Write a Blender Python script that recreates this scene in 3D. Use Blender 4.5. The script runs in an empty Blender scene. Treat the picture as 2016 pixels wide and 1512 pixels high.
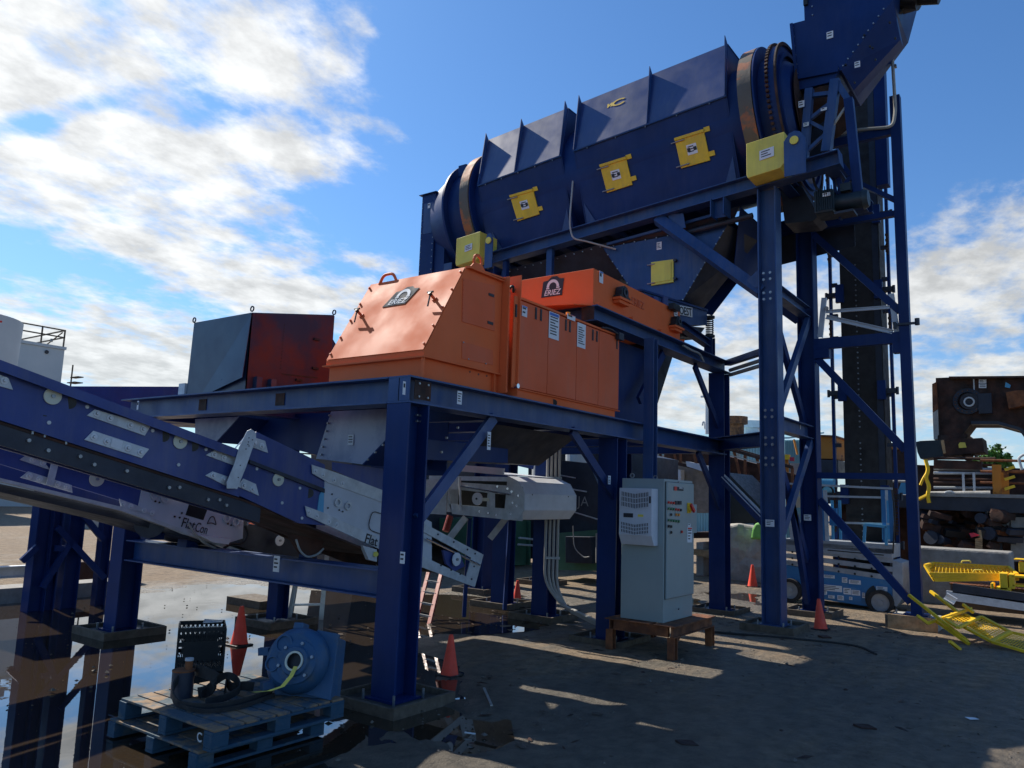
import bpy, bmesh, math, random
import numpy as np
from mathutils import Vector, Matrix, noise
random.seed(7)
V = Vector
SC = bpy.context.scene
COL = SC.collection
# ---------------------------------------------------------------- camera
FPX, PITCH, ROLL, YAW = 1530.0, math.radians(8.1), math.radians(1.955), math.radians(36.14)
f = V((math.cos(PITCH)*math.cos(YAW), math.cos(PITCH)*math.sin(YAW), math.sin(PITCH)))
r0 = V((math.sin(YAW), -math.cos(YAW), 0)); u0 = r0.cross(f)
RT = r0*math.cos(ROLL)+u0*math.sin(ROLL); UP = -r0*math.sin(ROLL)+u0*math.cos(ROLL)
CAM = V((0, 0, 2.0))
cd = bpy.data.cameras.new('camera'); cam = bpy.data.objects.new('camera', cd); COL.objects.link(cam)
cd.sensor_width = 36; cd.lens = FPX/2016*36; cd.clip_start = .1; cd.clip_end = 3000
mw = Matrix((RT, UP, -f)).transposed().to_4x4(); mw.translation = CAM; cam.matrix_world = mw
SC.camera = cam
# ---------------------------------------------------------------- light
SUN_AZ, SUN_EL = math.radians(80), math.radians(43)
SDIR = V((math.cos(SUN_AZ)*math.cos(SUN_EL), math.sin(SUN_AZ)*math.cos(SUN_EL), math.sin(SUN_EL)))
sl = bpy.data.lights.new('sun', 'SUN'); sl.energy = 3.5; sl.angle = math.radians(.53); sl.color = (1, .93, .82)
so = bpy.data.objects.new('sun', sl); COL.objects.link(so)
so.rotation_euler = (-SDIR).to_track_quat('-Z', 'Y').to_euler(); so.location = SDIR*60
SC.view_settings.view_transform = 'Standard'; SC.view_settings.look = 'None'
SC.view_settings.gamma = 1; SC.view_settings.use_curve_mapping = False
SC.view_settings.exposure = 0.86
SC.cycles.max_bounces = 6; SC.cycles.use_denoising = True

def pix_dir(x, y):
    return (f+RT*((x-1008)/FPX)-UP*((y-756)/FPX))

def sky():
    w = bpy.data.worlds.new('World'); SC.world = w; w.use_nodes = True
    nt = w.node_tree; N = nt.nodes; L = nt.links; N.clear()
    out = N.new('ShaderNodeOutputWorld'); bg = N.new('ShaderNodeBackground'); L.new(bg.outputs[0], out.inputs[0])
    st = N.new('ShaderNodeTexSky'); st.sky_type = 'NISHITA'; st.sun_disc = False
    st.sun_elevation = SUN_EL; st.sun_rotation = math.pi/2-SUN_AZ
    st.air_density = 1.0; st.dust_density = .5; st.ozone_density = 1.8
    bg.inputs[1].default_value = .1
    tc = N.new('ShaderNodeTexCoord')
    nz = N.new('ShaderNodeVectorMath'); nz.operation = 'NORMALIZE'; L.new(tc.outputs['Generated'], nz.inputs[0])
    sp = N.new('ShaderNodeSeparateXYZ'); L.new(nz.outputs[0], sp.inputs[0])
    def M(op, a, b=None, c=None, clamp=False):
        n = N.new('ShaderNodeMath'); n.operation = op; n.use_clamp = clamp
        for i, v in enumerate((a, b, c)):
            if v is None: continue
            if isinstance(v, (int, float)): n.inputs[i].default_value = v
            else: L.new(v, n.inputs[i])
        return n.outputs[0]
    # heading and elevation of the view ray
    az = M('ARCTAN2', sp.outputs[1], sp.outputs[0]); el = M('ARCSINE', sp.outputs[2])
    # cloud layer: the ray is carried up to a level sheet of cloud
    zc = M('ADD', M('MAXIMUM', sp.outputs[2], .0), .16)
    cx = M('DIVIDE', sp.outputs[0], zc); cy = M('DIVIDE', sp.outputs[1], zc)
    cb = N.new('ShaderNodeCombineXYZ'); L.new(cx, cb.inputs[0]); L.new(cy, cb.inputs[1])
    mp = N.new('ShaderNodeMapping'); L.new(cb.outputs[0], mp.inputs[0])
    mp.inputs['Rotation'].default_value = (0, 0, math.radians(-25)); mp.inputs['Scale'].default_value = (1.0, 1.25, 1)
    def noi(scale, det, rough, off, dist=0):
        m2 = N.new('ShaderNodeVectorMath'); m2.operation = 'ADD'; L.new(mp.outputs[0], m2.inputs[0]); m2.inputs[1].default_value = (off, off*1.7, off*.3)
        n = N.new('ShaderNodeTexNoise'); n.inputs['Scale'].default_value = scale; n.inputs['Detail'].default_value = det
        n.inputs['Roughness'].default_value = rough; n.inputs['Distortion'].default_value = dist; L.new(m2.outputs[0], n.inputs['Vector']); return n.outputs[0]
    n1 = noi(3.4, 10, .60, 3.1, 0); n2 = noi(10.0, 8, .60, 9.4, .0); n3 = noi(7, 8, .6, 17.3, .0)
    # where the photograph shows banks of cloud: ellipses in heading and elevation, negative ones keep gaps clear
    blobs = [(60, 60, 420, 260, 10, .30), (300, 60, 200, 110, 10, .16), (150, 320, 330, 80, 16, .26), (560, 60, 150, 75, -5, .26), (620, 180, 120, 60, 10, .22), (480, 160, 70, 60, 10, .16), (620, 295, 190, 42, 6, .22), (430, 310, 150, 60, 12, .16),
             (330, 500, 260, 30, 20, .20), (100, 660, 420, 60, 4, .30), (620, 590, 260, 40, 3, .24), (300, 740, 620, 36, 2, .26), (560, 530, 170, 24, 12, .14),
             (1500, 590, 420, 120, 0, .17), (1850, 600, 380, 70, -4, .15), (1910, 470, 230, 80, -18, .13), (1650, 780, 700, 70, 0, .28),
             (1860, 225, 150, 16, -10, .12), (1870, 265, 90, 12, -10, .10), (785, 250, 34, 60, -70, .18), (710, 80, 30, 50, 0, .14), (720, 515, 90, 14, 5, .18), (470, 472, 60, 10, 12, .16),
             (395, 110, 50, 140, -12, -.24), (450, 215, 130, 30, -14, -.24), (100, 235, 140, 18, -30, -.22), (250, 330, 160, 20, 12, -.14), (200, 30, 50, 70, 20, -.14), (560, 240, 60, 26, 10, -.12),
             (1080, 300, 330, 200, 0, -.34), (1350, 60, 560, 170, 0, -.34), (300, 425, 330, 34, 13, -.16), (820, 420, 180, 60, 0, -.2), (1830, 350, 240, 50, 0, -.18), (60, 515, 200, 26, 5, -.18), (1850, 695, 300, 20, 0, -.14)]
    dens = None
    for (px, py, rx, ry, rot, wt) in blobs:
        d = pix_dir(px, py).normalized(); a0 = math.atan2(d.y, d.x); e0 = math.asin(d.z)
        ax, ay = rx/FPX*1.05, ry/FPX*1.05
        t = -math.radians(rot-2)
        da = M('MULTIPLY', M('SUBTRACT', az, a0), -math.cos(e0)); de = M('SUBTRACT', el, e0)
        p = M('DIVIDE', M('ADD', M('MULTIPLY', da, math.cos(t)), M('MULTIPLY', de, math.sin(t))), ax)
        q = M('DIVIDE', M('SUBTRACT', M('MULTIPLY', de, math.cos(t)), M('MULTIPLY', da, math.sin(t))), ay)
        r2 = M('ADD', M('MULTIPLY', p, p), M('MULTIPLY', q, q))
        g = M('MULTIPLY', M('POWER', 2.718, M('MULTIPLY', r2, -.8)), wt)
        dens = g if dens is None else M('ADD', dens, g)
    base = M('ADD', M('MULTIPLY', n1, .75), M('MULTIPLY', n2, .62))
    tot = M('ADD', base, M('MULTIPLY', dens, 1.0))
    mr = N.new('ShaderNodeMapRange'); mr.interpolation_type = 'SMOOTHSTEP'; L.new(tot, mr.inputs[0])
    mr.inputs[1].default_value = .715; mr.inputs[2].default_value = 1.06; mr.inputs[3].default_value = 0; mr.inputs[4].default_value = .96  # low threshold: extra cloud added outside the view for softer fill light
    # clouds: white where lit, grey-blue where thick and away from the sun
    sd = N.new('ShaderNodeVectorMath'); sd.operation = 'DOT_PRODUCT'; L.new(nz.outputs[0], sd.inputs[0]); sd.inputs[1].default_value = SDIR
    fw = M('POWER', M('MAXIMUM', sd.outputs['Value'], 0), 3.0)
    sh = N.new('ShaderNodeMapRange'); L.new(n3, sh.inputs[0]); sh.inputs[1].default_value = .38; sh.inputs[2].default_value = .64; sh.inputs[3].default_value = 1.06; sh.inputs[4].default_value = .70
    br = M('MULTIPLY', M('ADD', 4.5, M('MULTIPLY', fw, 1.6)), sh.outputs[0])
    cc = N.new('ShaderNodeVectorMath'); cc.operation = 'SCALE'; cc.inputs[0].default_value = (1.0, 1.01, 1.0); L.new(br, cc.inputs['Scale'])
    tint = N.new('ShaderNodeVectorMath'); tint.operation = 'MULTIPLY'; L.new(st.outputs[0], tint.inputs[0]); tint.inputs[1].default_value = (.36, .59, .82)
    mx = N.new('ShaderNodeMix'); mx.data_type = 'RGBA'; L.new(mr.outputs[0], mx.inputs[0]); L.new(tint.outputs[0], mx.inputs[6]); L.new(cc.outputs[0], mx.inputs[7])
    hz = M('MULTIPLY', M('POWER', 2.718, M('MULTIPLY', M('MAXIMUM', el, 0), -11.0)), .8)
    mh = N.new('ShaderNodeMix'); mh.data_type = 'RGBA'; L.new(hz, mh.inputs[0]); L.new(mx.outputs[2], mh.inputs[6]); mh.inputs[7].default_value = (3.9, 4.4, 4.6, 1)
    L.new(mh.outputs[2], bg.inputs[0])
sky()

# ---------------------------------------------------------------- materials
MATS = {}
def mat(name, col, rough=.5, metal=0.0, var=.15, scale=3.0, bump=.0, bscale=None, col2=None, thr=(.45, .65), spec=.5, coat=0, emit=None, dust=0, dcol=(.22, .21, .20)):
    m = bpy.data.materials.new(name); m.use_nodes = True; nt = m.node_tree; N = nt.nodes; L = nt.links
    b = N['Principled BSDF']; b.inputs['Roughness'].default_value = rough; b.inputs['Metallic'].default_value = metal
    b.inputs['Specular IOR Level'].default_value = spec; b.inputs['Coat Weight'].default_value = coat; b.inputs['Coat Roughness'].default_value = .08
    g = N.new('ShaderNodeNewGeometry')
    n = N.new('ShaderNodeTexNoise'); n.inputs['Scale'].default_value = scale; n.inputs['Detail'].default_value = 8; n.inputs['Roughness'].default_value = .62
    L.new(g.outputs['Position'], n.inputs['Vector'])
    r = N.new('ShaderNodeValToRGB'); L.new(n.outputs[0], r.inputs[0])
    c = V(col)
    if col2 is None:
        r.color_ramp.elements[0].position = .3; r.color_ramp.elements[1].position = .7
        r.color_ramp.elements[0].color = (*(c*(1-var)), 1); r.color_ramp.elements[1].color = (*(c*(1+var)), 1)
    else:
        r.color_ramp.elements[0].position = thr[0]; r.color_ramp.elements[1].position = thr[1]
        r.color_ramp.elements[0].color = (*c, 1); r.color_ramp.elements[1].color = (*col2, 1)
    if dust:   # dried run-off: vertical streaks and blotches of pale dust
        mp = N.new('ShaderNodeMapping'); mp.inputs['Scale'].default_value = (5, 5, .55); L.new(g.outputs['Position'], mp.inputs[0])
        d1 = N.new('ShaderNodeTexNoise'); d1.inputs['Scale'].default_value = 2.2; d1.inputs['Detail'].default_value = 9; d1.inputs['Roughness'].default_value = .7; L.new(mp.outputs[0], d1.inputs['Vector'])
        d2 = N.new('ShaderNodeTexNoise'); d2.inputs['Scale'].default_value = .9; d2.inputs['Detail'].default_value = 5; L.new(g.outputs['Position'], d2.inputs['Vector'])
        dm = N.new('ShaderNodeMath'); dm.operation = 'MULTIPLY'; L.new(d1.outputs[0], dm.inputs[0]); L.new(d2.outputs[0], dm.inputs[1])
        dr = N.new('ShaderNodeMapRange'); L.new(dm.outputs[0], dr.inputs[0]); dr.inputs[1].default_value = .20; dr.inputs[2].default_value = .42; dr.inputs[4].default_value = dust
        dx = N.new('ShaderNodeMix'); dx.data_type = 'RGBA'; L.new(dr.outputs[0], dx.inputs[0]); L.new(r.outputs[0], dx.inputs[6]); dx.inputs[7].default_value = (*dcol, 1)
        L.new(dx.outputs[2], b.inputs['Base Color'])
    else: L.new(r.outputs[0], b.inputs['Base Color'])
    # uneven gloss
    n2 = N.new('ShaderNodeTexNoise'); n2.inputs['Scale'].default_value = scale*1.7; n2.inputs['Detail'].default_value = 6; L.new(g.outputs['Position'], n2.inputs['Vector'])
    mr = N.new('ShaderNodeMapRange'); L.new(n2.outputs[0], mr.inputs[0]); mr.inputs[1].default_value = .3; mr.inputs[2].default_value = .7
    mr.inputs[3].default_value = max(.02, rough*.8); mr.inputs[4].default_value = min(1, rough*1.25); L.new(mr.outputs[0], b.inputs['Roughness'])
    if bump:
        bp = N.new('ShaderNodeBump'); bp.inputs['Strength'].default_value = bump; bp.inputs['Distance'].default_value = .02
        n3 = N.new('ShaderNodeTexNoise'); n3.inputs['Scale'].default_value = bscale or scale*6; n3.inputs['Detail'].default_value = 5; L.new(g.outputs['Position'], n3.inputs['Vector'])
        L.new(n3.outputs[0], bp.inputs['Height']); L.new(bp.outputs[0], b.inputs['Normal'])
    if emit: b.inputs['Emission Color'].default_value = (*emit, 1); b.inputs['Emission Strength'].default_value = 2
    MATS[name] = m; return m
mat('blue', (.015, .058, .185), .42, spec=.4, dust=.22, var=.22, scale=1.6, bump=.05, bscale=2)
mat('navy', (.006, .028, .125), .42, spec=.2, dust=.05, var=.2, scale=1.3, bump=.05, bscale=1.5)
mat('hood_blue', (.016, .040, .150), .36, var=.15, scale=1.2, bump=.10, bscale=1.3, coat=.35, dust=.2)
mat('violet_blue', (.026, .052, .215), .45, dust=.25, var=.2, scale=2.0, bump=.03)
mat('orange', (.76, .155, .046), .6, var=.07, scale=1.2, spec=.18, dust=.10, dcol=(.34, .20, .13))
mat('orange_door', (.70, .135, .050), .62, dust=.25, dcol=(.34, .20, .13), spec=.25, var=.08, scale=1.2, bump=.04, bscale=2)
mat('orange_dirt', (.62, .12, .04), .6, var=.2, scale=5)
mat('yellow', (.80, .52, .018), .5, dust=.35, dcol=(.30, .22, .10), var=.15, scale=3, bump=.03)
mat('yellow_pale', (.78, .66, .10), .55, dust=.3, dcol=(.30, .25, .12), var=.12, scale=2.2, bump=.03)
mat('yellow_rail', (.90, .56, .015), .5, var=.15, scale=6)
mat('galv', (.52, .55, .57), .45, metal=.12, var=.18, scale=9, bump=.03)
mat('light_grey', (.54, .57, .62), .5, var=.08, scale=4)
mat('white_steel', (.66, .68, .70), .45, var=.1, scale=4)
mat('chute_sheen', (.05, .08, .19), .3, scale=.8, col2=(.33, .35, .45), thr=(.38, .60), bump=.05)  # blue paint, its sunlit sheen put into the colour as pale patches
mat('cabinet_grey', (.27, .33, .33), .42, dust=.15, var=.04, scale=2)
mat('chrome', (.72, .74, .76), .22, metal=1, var=.08, scale=8)
mat('bolt', (.30, .32, .34), .4, metal=.7, var=.2, scale=30)
mat('black', (.012, .013, .014), .5, var=.3, scale=8)
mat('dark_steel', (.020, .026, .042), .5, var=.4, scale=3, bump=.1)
mat('belt', (.022, .020, .019), .75, var=.3, scale=4, bump=.1)
mat('rubber', (.025, .024, .024), .8, var=.3, scale=8, bump=.1)
mat('rust', (.10, .038, .018), .85, scale=5, col2=(.28, .10, .035), thr=(.4, .68), bump=.3)
mat('rust_dark', (.030, .016, .012), .85, scale=3, col2=(.10, .04, .025), thr=(.42, .72), bump=.3)
mat('rust_orange', (.50, .20, .03), .8, scale=2.2, col2=(.12, .045, .02), thr=(.56, .62), bump=.2)
mat('tyre_ring', (.12, .10, .075), .6, metal=.1, scale=1.6, col2=(.34, .12, .05), thr=(.52, .58), bump=.2)
mat('concrete', (.27, .26, .24), .9, var=.25, scale=5, bump=.5, bscale=18)
mat('wet_concrete', (.07, .065, .055), .6, var=.4, scale=8, bump=.5, bscale=20)
mat('stone', (.13, .115, .095), .9, var=.4, scale=20)
mat('concrete_light', (.40, .38, .34), .9, var=.25, scale=4, bump=.5, bscale=14)
mat('pad_wood', (.115, .090, .064), .85, var=.35, scale=12, bump=.3)
mat('wood', (.42, .27, .14), .8, var=.35, scale=9, bump=.3)
mat('pallet_blue', (.022, .070, .12), .8, scale=7, col2=(.10, .12, .12), thr=(.52, .72), bump=.3)
mat('pallet_top', (.26, .17, .10), .85, scale=5, col2=(.05, .085, .11), thr=(.44, .54), bump=.3)
mat('gear_blue', (.022, .085, .18), .5, scale=5, col2=(.07, .10, .13), thr=(.5, .7), bump=.15)
mat('lift_blue', (.035, .19, .42), .45, scale=4, col2=(.10, .24, .38), thr=(.55, .75), bump=.1)
mat('lift_grey', (.36, .38, .40), .5, var=.2, scale=6, bump=.1)
mat('cyan_blue', (.10, .38, .60), .5, var=.15, scale=3)
mat('cone', (.90, .075, .035), .6, dust=.4, dcol=(.25, .10, .06), var=.12, scale=9)
mat('tank', (.50, .53, .54), .6, scale=.25, col2=(.40, .44, .46), thr=(.4, .7))
mat('old_hood', (.012, .030, .075), .34, scale=1.3, col2=(.040, .075, .12), thr=(.42, .68), bump=.15, bscale=1.6)
mat('old_red', (.11, .020, .016), .6, scale=1.0, col2=(.018, .030, .060), thr=(.42, .58), bump=.15, bscale=1.4)
mat('motor_green', (.010, .025, .038), .5, var=.2, scale=6)
mat('green', (.04, .13, .08), .6, var=.25, scale=2)
mat('lime', (.22, .55, .12), .6, var=.15, scale=4)
mat('corrugated', (.24, .44, .50), .6, scale=1.2, col2=(.44, .30, .20), thr=(.56, .74))
mat('pvc', (.36, .36, .34), .5, var=.1, scale=8)
mat('paper', (.72, .74, .76), .7, var=.05, scale=20)
mat('ink', (.02, .022, .03), .6)
mat('logo_grey', (.050, .060, .070), .75, spec=.15)
mat('white_print', (.74, .75, .74), .7, spec=.2, var=.02)
mat('red', (.62, .02, .015), .45)
mat('pink', (.55, .03, .07), .6)
mat('btn_green', (.01, .16, .06), .4)
mat('amber', (.9, .32, .02), .4)
mat('print_blue', (.03, .13, .5), .5)
mat('red_ladder', (.30, .035, .02), .5, var=.2, scale=9)
mat('alu', (.50, .50, .48), .35, metal=.6, var=.15, scale=9)
mat('leaf', (.06, .16, .025), .7, var=.5, scale=2.5)
mat('bark', (.08, .06, .045), .9)
mat('brown_truck', (.11, .07, .045), .7, var=.3, scale=3)

# wet yard mud: a pale dry crust, darker where damp and across the foreground
def ground_mat():
    m = bpy.data.materials.new('yard_mud'); m.use_nodes = True; nt = m.node_tree; N = nt.nodes; L = nt.links
    b = N['Principled BSDF']; g = N.new('ShaderNodeNewGeometry')
    def noi(sc, det=8, ro=.65, sx=1, sy=1):
        mp = N.new('ShaderNodeMapping'); mp.inputs['Scale'].default_value = (sx, sy, 1); L.new(g.outputs['Position'], mp.inputs[0])
        n = N.new('ShaderNodeTexNoise'); n.inputs['Scale'].default_value = sc; n.inputs['Detail'].default_value = det; n.inputs['Roughness'].default_value = ro
        L.new(mp.outputs[0], n.inputs['Vector']); return n.outputs[0]
    def ramp(fac, p0, c0, p1, c1):
        r = N.new('ShaderNodeValToRGB'); L.new(fac, r.inputs[0]); e = r.color_ramp.elements
        e[0].position = p0; e[1].position = p1; e[0].color = (*c0, 1); e[1].color = (*c1, 1); return r.outputs[0]
    damp = noi(.35, 6, .6); fine = noi(5, 12, .78); tr = noi(1.8, 8, .68, .35, 1.8)
    at = N.new('ShaderNodeAttribute'); at.attribute_name = 'wet_dark'; at.attribute_type = 'GEOMETRY'
    c_dry = ramp(fine, .35, (.135, .095, .058), .66, (.34, .25, .16)); c_wet = ramp(fine, .3, (.026, .022, .015), .66, (.175, .145, .103))
    a = N.new('ShaderNodeMath'); a.operation = 'ADD'; L.new(damp, a.inputs[0]); L.new(at.outputs['Fac'], a.inputs[1])
    a2 = N.new('ShaderNodeMath'); a2.operation = 'MULTIPLY_ADD'; L.new(tr, a2.inputs[0]); a2.inputs[1].default_value = .9; L.new(a.outputs[0], a2.inputs[2])
    mr = N.new('ShaderNodeMapRange'); mr.interpolation_type = 'SMOOTHSTEP'; L.new(a2.outputs[0], mr.inputs[0]); mr.inputs[1].default_value = .92; mr.inputs[2].default_value = 1.36
    mx = N.new('ShaderNodeMix'); mx.data_type = 'RGBA'; L.new(mr.outputs[0], mx.inputs[0]); L.new(c_dry, mx.inputs[6]); L.new(c_wet, mx.inputs[7]); L.new(mx.outputs[2], b.inputs['Base Color'])
    ro = N.new('ShaderNodeMapRange'); L.new(mr.outputs[0], ro.inputs[0]); ro.inputs[3].default_value = .95; ro.inputs[4].default_value = .48; L.new(ro.outputs[0], b.inputs['Roughness'])
    bp = N.new('ShaderNodeBump'); bp.inputs['Strength'].default_value = 1; bp.inputs['Distance'].default_value = .05; L.new(noi(14, 8, .75), bp.inputs['Height']); L.new(bp.outputs[0], b.inputs['Normal'])
    MATS['ground'] = m
    w = bpy.data.materials.new('muddy_water'); w.use_nodes = True; nt = w.node_tree; N = nt.nodes; L = nt.links
    b = N['Principled BSDF']; b.inputs['Base Color'].default_value = (.036, .026, .017, 1); b.inputs['Roughness'].default_value = .015; b.inputs['IOR'].default_value = 1.85
    g = N.new('ShaderNodeNewGeometry'); n = N.new('ShaderNodeTexNoise'); n.inputs['Scale'].default_value = 5; n.inputs['Detail'].default_value = 3; L.new(g.outputs['Position'], n.inputs['Vector'])
    n2 = N.new('ShaderNodeTexNoise'); n2.inputs['Scale'].default_value = .8; n2.inputs['Detail'].default_value = 3; L.new(g.outputs['Position'], n2.inputs['Vector'])
    r2 = N.new('ShaderNodeMapRange'); L.new(n2.outputs[0], r2.inputs[0]); r2.inputs[1].default_value = .5; r2.inputs[2].default_value = .75; r2.inputs[3].default_value = .004; r2.inputs[4].default_value = .05
    bp = N.new('ShaderNodeBump'); bp.inputs['Distance'].default_value = .02; L.new(r2.outputs[0], bp.inputs['Strength']); L.new(n.outputs[0], bp.inputs['Height']); L.new(bp.outputs[0], b.inputs['Normal'])
    MATS['water'] = w
ground_mat()

# ---------------------------------------------------------------- helpers
def at(x, y, X=None, Y=None, Z=None):
    """the point of a real plane (X, Y or Z constant) that the photograph shows at pixel x, y"""
    d = pix_dir(x, y)
    t = (X-CAM.x)/d.x if X is not None else (Y-CAM.y)/d.y if Y is not None else (Z-CAM.z)/d.z
    return CAM+d*t
def onpl(x, y, p, n):
    d = pix_dir(x, y); return CAM+d*((p-CAM).dot(n)/d.dot(n))
def thing(name, label, cat, loc=(0, 0, 0), group=None):
    o = bpy.data.objects.new(name, None); COL.objects.link(o); o.location = loc; o.empty_display_size = .2
    o['label'] = label; o['category'] = cat
    if group: o['group'] = group
    return o
def tag(o, label=None, cat=None, group=None, kind=None):
    for k, v in (('label', label), ('category', cat), ('group', group), ('kind', kind)):
        if v: o[k] = v
    return o
def origin(o):
    v = V((0, 0, 0))
    while o is not None: v += V(o.location); o = o.parent
    return v
class MB:
    def __init__(s): s.v = []; s.f = []
    def add(s, vs, fs):
        k = len(s.v); s.v += [V(v) for v in vs]; s.f += [tuple(i+k for i in q) for q in fs]; return s
    def prism(s, pts, vec):
        pts = [V(p) for p in pts]; vec = V(vec); n = len(pts)
        return s.add(pts+[p+vec for p in pts], [tuple(range(n))[::-1], tuple(range(n, 2*n))]+[(i, (i+1) % n, n+(i+1) % n, n+i) for i in range(n)])
    def box(s, a, b):
        x0, x1 = sorted((a[0], b[0])); y0, y1 = sorted((a[1], b[1])); z0, z1 = sorted((a[2], b[2]))
        return s.prism([(x0, y0, z0), (x1, y0, z0), (x1, y1, z0), (x0, y1, z0)], (0, 0, z1-z0))
    def prof(s, a, b, pr, up=(0, 0, 1)):
        """sweep the closed profile pr (side, up) straight from a to b"""
        a = V(a); b = V(b); d = (b-a).normalized(); u = V(up); u = u-d*u.dot(d)
        if u.length < 1e-4: u = V((1, 0, 0))-d*d.x
        u.normalize(); w = d.cross(u)
        return s.prism([a+w*p[0]+u*p[1] for p in pr], b-a)
    def bar(s, a, b, w, h=None, up=(0, 0, 1)):
        h = h or w; return s.prof(a, b, [(-w/2, -h/2), (w/2, -h/2), (w/2, h/2), (-w/2, h/2)], up)
    def H(s, a, b, w, h, up=(0, 0, 1), t=.016, tw=.011):
        w /= 2; h /= 2; q = tw/2
        return s.prof(a, b, [(-w, -h), (w, -h), (w, -h+t), (q, -h+t), (q, h-t), (w, h-t), (w, h), (-w, h), (-w, h-t), (-q, h-t), (-q, -h+t), (-w, -h+t)], up)
    def ang(s, a, b, w, up=(0, 0, 1), t=.010):
        return s.prof(a, b, [(0, 0), (w, 0), (w, t), (t, t), (t, w), (0, w)], up)
    def C(s, a, b, w, h, up=(0, 0, 1), t=.012):
        h /= 2; return s.prof(a, b, [(0, -h), (w, -h), (w, -h+t), (t, -h+t), (t, h-t), (w, h-t), (w, h), (0, h)], up)
    def cyl(s, a, b, r, n=12, r2=None):
        a = V(a); b = V(b); d = (b-a).normalized(); u = d.orthogonal().normalized(); w = d.cross(u); r2 = r if r2 is None else r2
        A = [a+(u*math.cos(6.2832*i/n)+w*math.sin(6.2832*i/n))*r for i in range(n)]; B = [b+(u*math.cos(6.2832*i/n)+w*math.sin(6.2832*i/n))*r2 for i in range(n)]
        return s.add(A+B, [tuple(range(n))[::-1], tuple(range(n, 2*n))]+[(i, (i+1) % n, n+(i+1) % n, n+i) for i in range(n)])
    def ring(s, c, ax, ro, ri, l, n=40):
        c = V(c); ax = V(ax).normalized(); u = ax.orthogonal().normalized(); w = ax.cross(u); vs = []
        for i in range(n):
            e = u*math.cos(6.2832*i/n)+w*math.sin(6.2832*i/n)
            vs += [c+e*ro-ax*l/2, c+e*ro+ax*l/2, c+e*ri+ax*l/2, c+e*ri-ax*l/2]
        fs = []
        for i in range(n):
            j = (i+1) % n
            for k in range(4): fs.append((4*i+k, 4*i+(k+1) % 4, 4*j+(k+1) % 4, 4*j+k))
        return s.add(vs, fs)
    def lathe(s, c, ax, prof, n=24):
        c = V(c); ax = V(ax).normalized(); u = ax.orthogonal().normalized(); w = ax.cross(u); vs = []; m = len(prof)
        for i in range(n):
            e = u*math.cos(6.2832*i/n)+w*math.sin(6.2832*i/n)
            vs += [c+e*r+ax*h for r, h in prof]
        fs = [(m*i+k, m*((i+1) % n)+k, m*((i+1) % n)+k+1, m*i+k+1) for i in range(n) for k in range(m-1)]
        return s.add(vs, fs)
    def path(s, pts, r, n=8):
        pts = [V(p) for p in pts]; P = [pts[0]]
        for i in range(1, len(pts)-1):      # round the corners
            a, b, c = pts[i-1], pts[i], pts[i+1]; q = min((a-b).length, (c-b).length)*.45
            A = b+(a-b).normalized()*q; B = b+(c-b).normalized()*q
            for t in (0, .25, .5, .75, 1): P.append(A*(1-t)**2+b*2*t*(1-t)+B*t*t)
        P.append(pts[-1]); vs = []; u = None
        for i, p in enumerate(P):
            d = (P[min(i+1, len(P)-1)]-P[max(i-1, 0)]).normalized()
            if u is None: u = d.orthogonal().normalized()
            u = (u-d*u.dot(d)).normalized(); w = d.cross(u)
            vs += [p+(u*math.cos(6.2832*k/n)+w*math.sin(6.2832*k/n))*r for k in range(n)]
        fs = [(n*i+k, n*i+(k+1) % n, n*(i+1)+(k+1) % n, n*(i+1)+k) for i in range(len(P)-1) for k in range(n)]
        fs += [tuple(range(n))[::-1], tuple(range(n*(len(P)-1), n*len(P)))]
        return s.add(vs, fs)
    def strip(s, pts, vec, th):
        """a bent sheet: polyline pts swept along vec with thickness vector th"""
        pts = [V(p) for p in pts]; vec = V(vec); th = V(th); n = len(pts)
        vs = pts+[p+vec for p in pts]+[p+th for p in pts]+[p+vec+th for p in pts]; fs = []
        for i in range(n-1):
            fs += [(i, i+1, n+i+1, n+i), (2*n+i, 3*n+i, 3*n+i+1, 2*n+i+1), (i, 2*n+i, 2*n+i+1, i+1), (n+i, n+i+1, 3*n+i+1, 3*n+i)]
        fs += [(0, n, 3*n, 2*n), (n-1, 3*n-1, 4*n-1, 2*n-1)]
        return s.add(vs, fs)
    def build(s, name, m, parent=None, smooth=False, bevel=0, label=None):
        og = origin(parent); me = bpy.data.meshes.new(name); me.from_pydata([v-og for v in s.v], [], s.f); me.update()
        bm = bmesh.new(); bm.from_mesh(me); bmesh.ops.recalc_face_normals(bm, faces=bm.faces)
        if bevel:
            bmesh.ops.remove_doubles(bm, verts=bm.verts, dist=1e-5)
            bmesh.ops.bevel(bm, geom=[e for e in bm.edges if e.is_manifold and e.calc_face_angle(0) > .5], offset=bevel, segments=2, affect='EDGES', profile=.5)
        bm.to_mesh(me); bm.free()
        me.materials.append(MATS[m])
        if smooth:
            me.polygons.foreach_set('use_smooth', [True]*len(me.polygons)); me.update()
            try: me.set_sharp_from_angle(angle=math.radians(40))
            except Exception: pass
        o = bpy.data.objects.new(name, me); COL.objects.link(o)
        if parent is not None: o.parent = parent
        if label: o['label'] = label
        return o
def one(name, label, cat, mb, m, group=None, **k):
    return tag(mb.build(name, m, None, **k), label, cat, group)
def part(name, m, parent, mb, **k): return mb.build(name, m, parent, **k)
def share(o, parent, loc=None):
    c = bpy.data.objects.new(o.name.split('.')[0], o.data); COL.objects.link(c); c.parent = parent
    if loc is not None: c.location = loc
    return c
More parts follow.
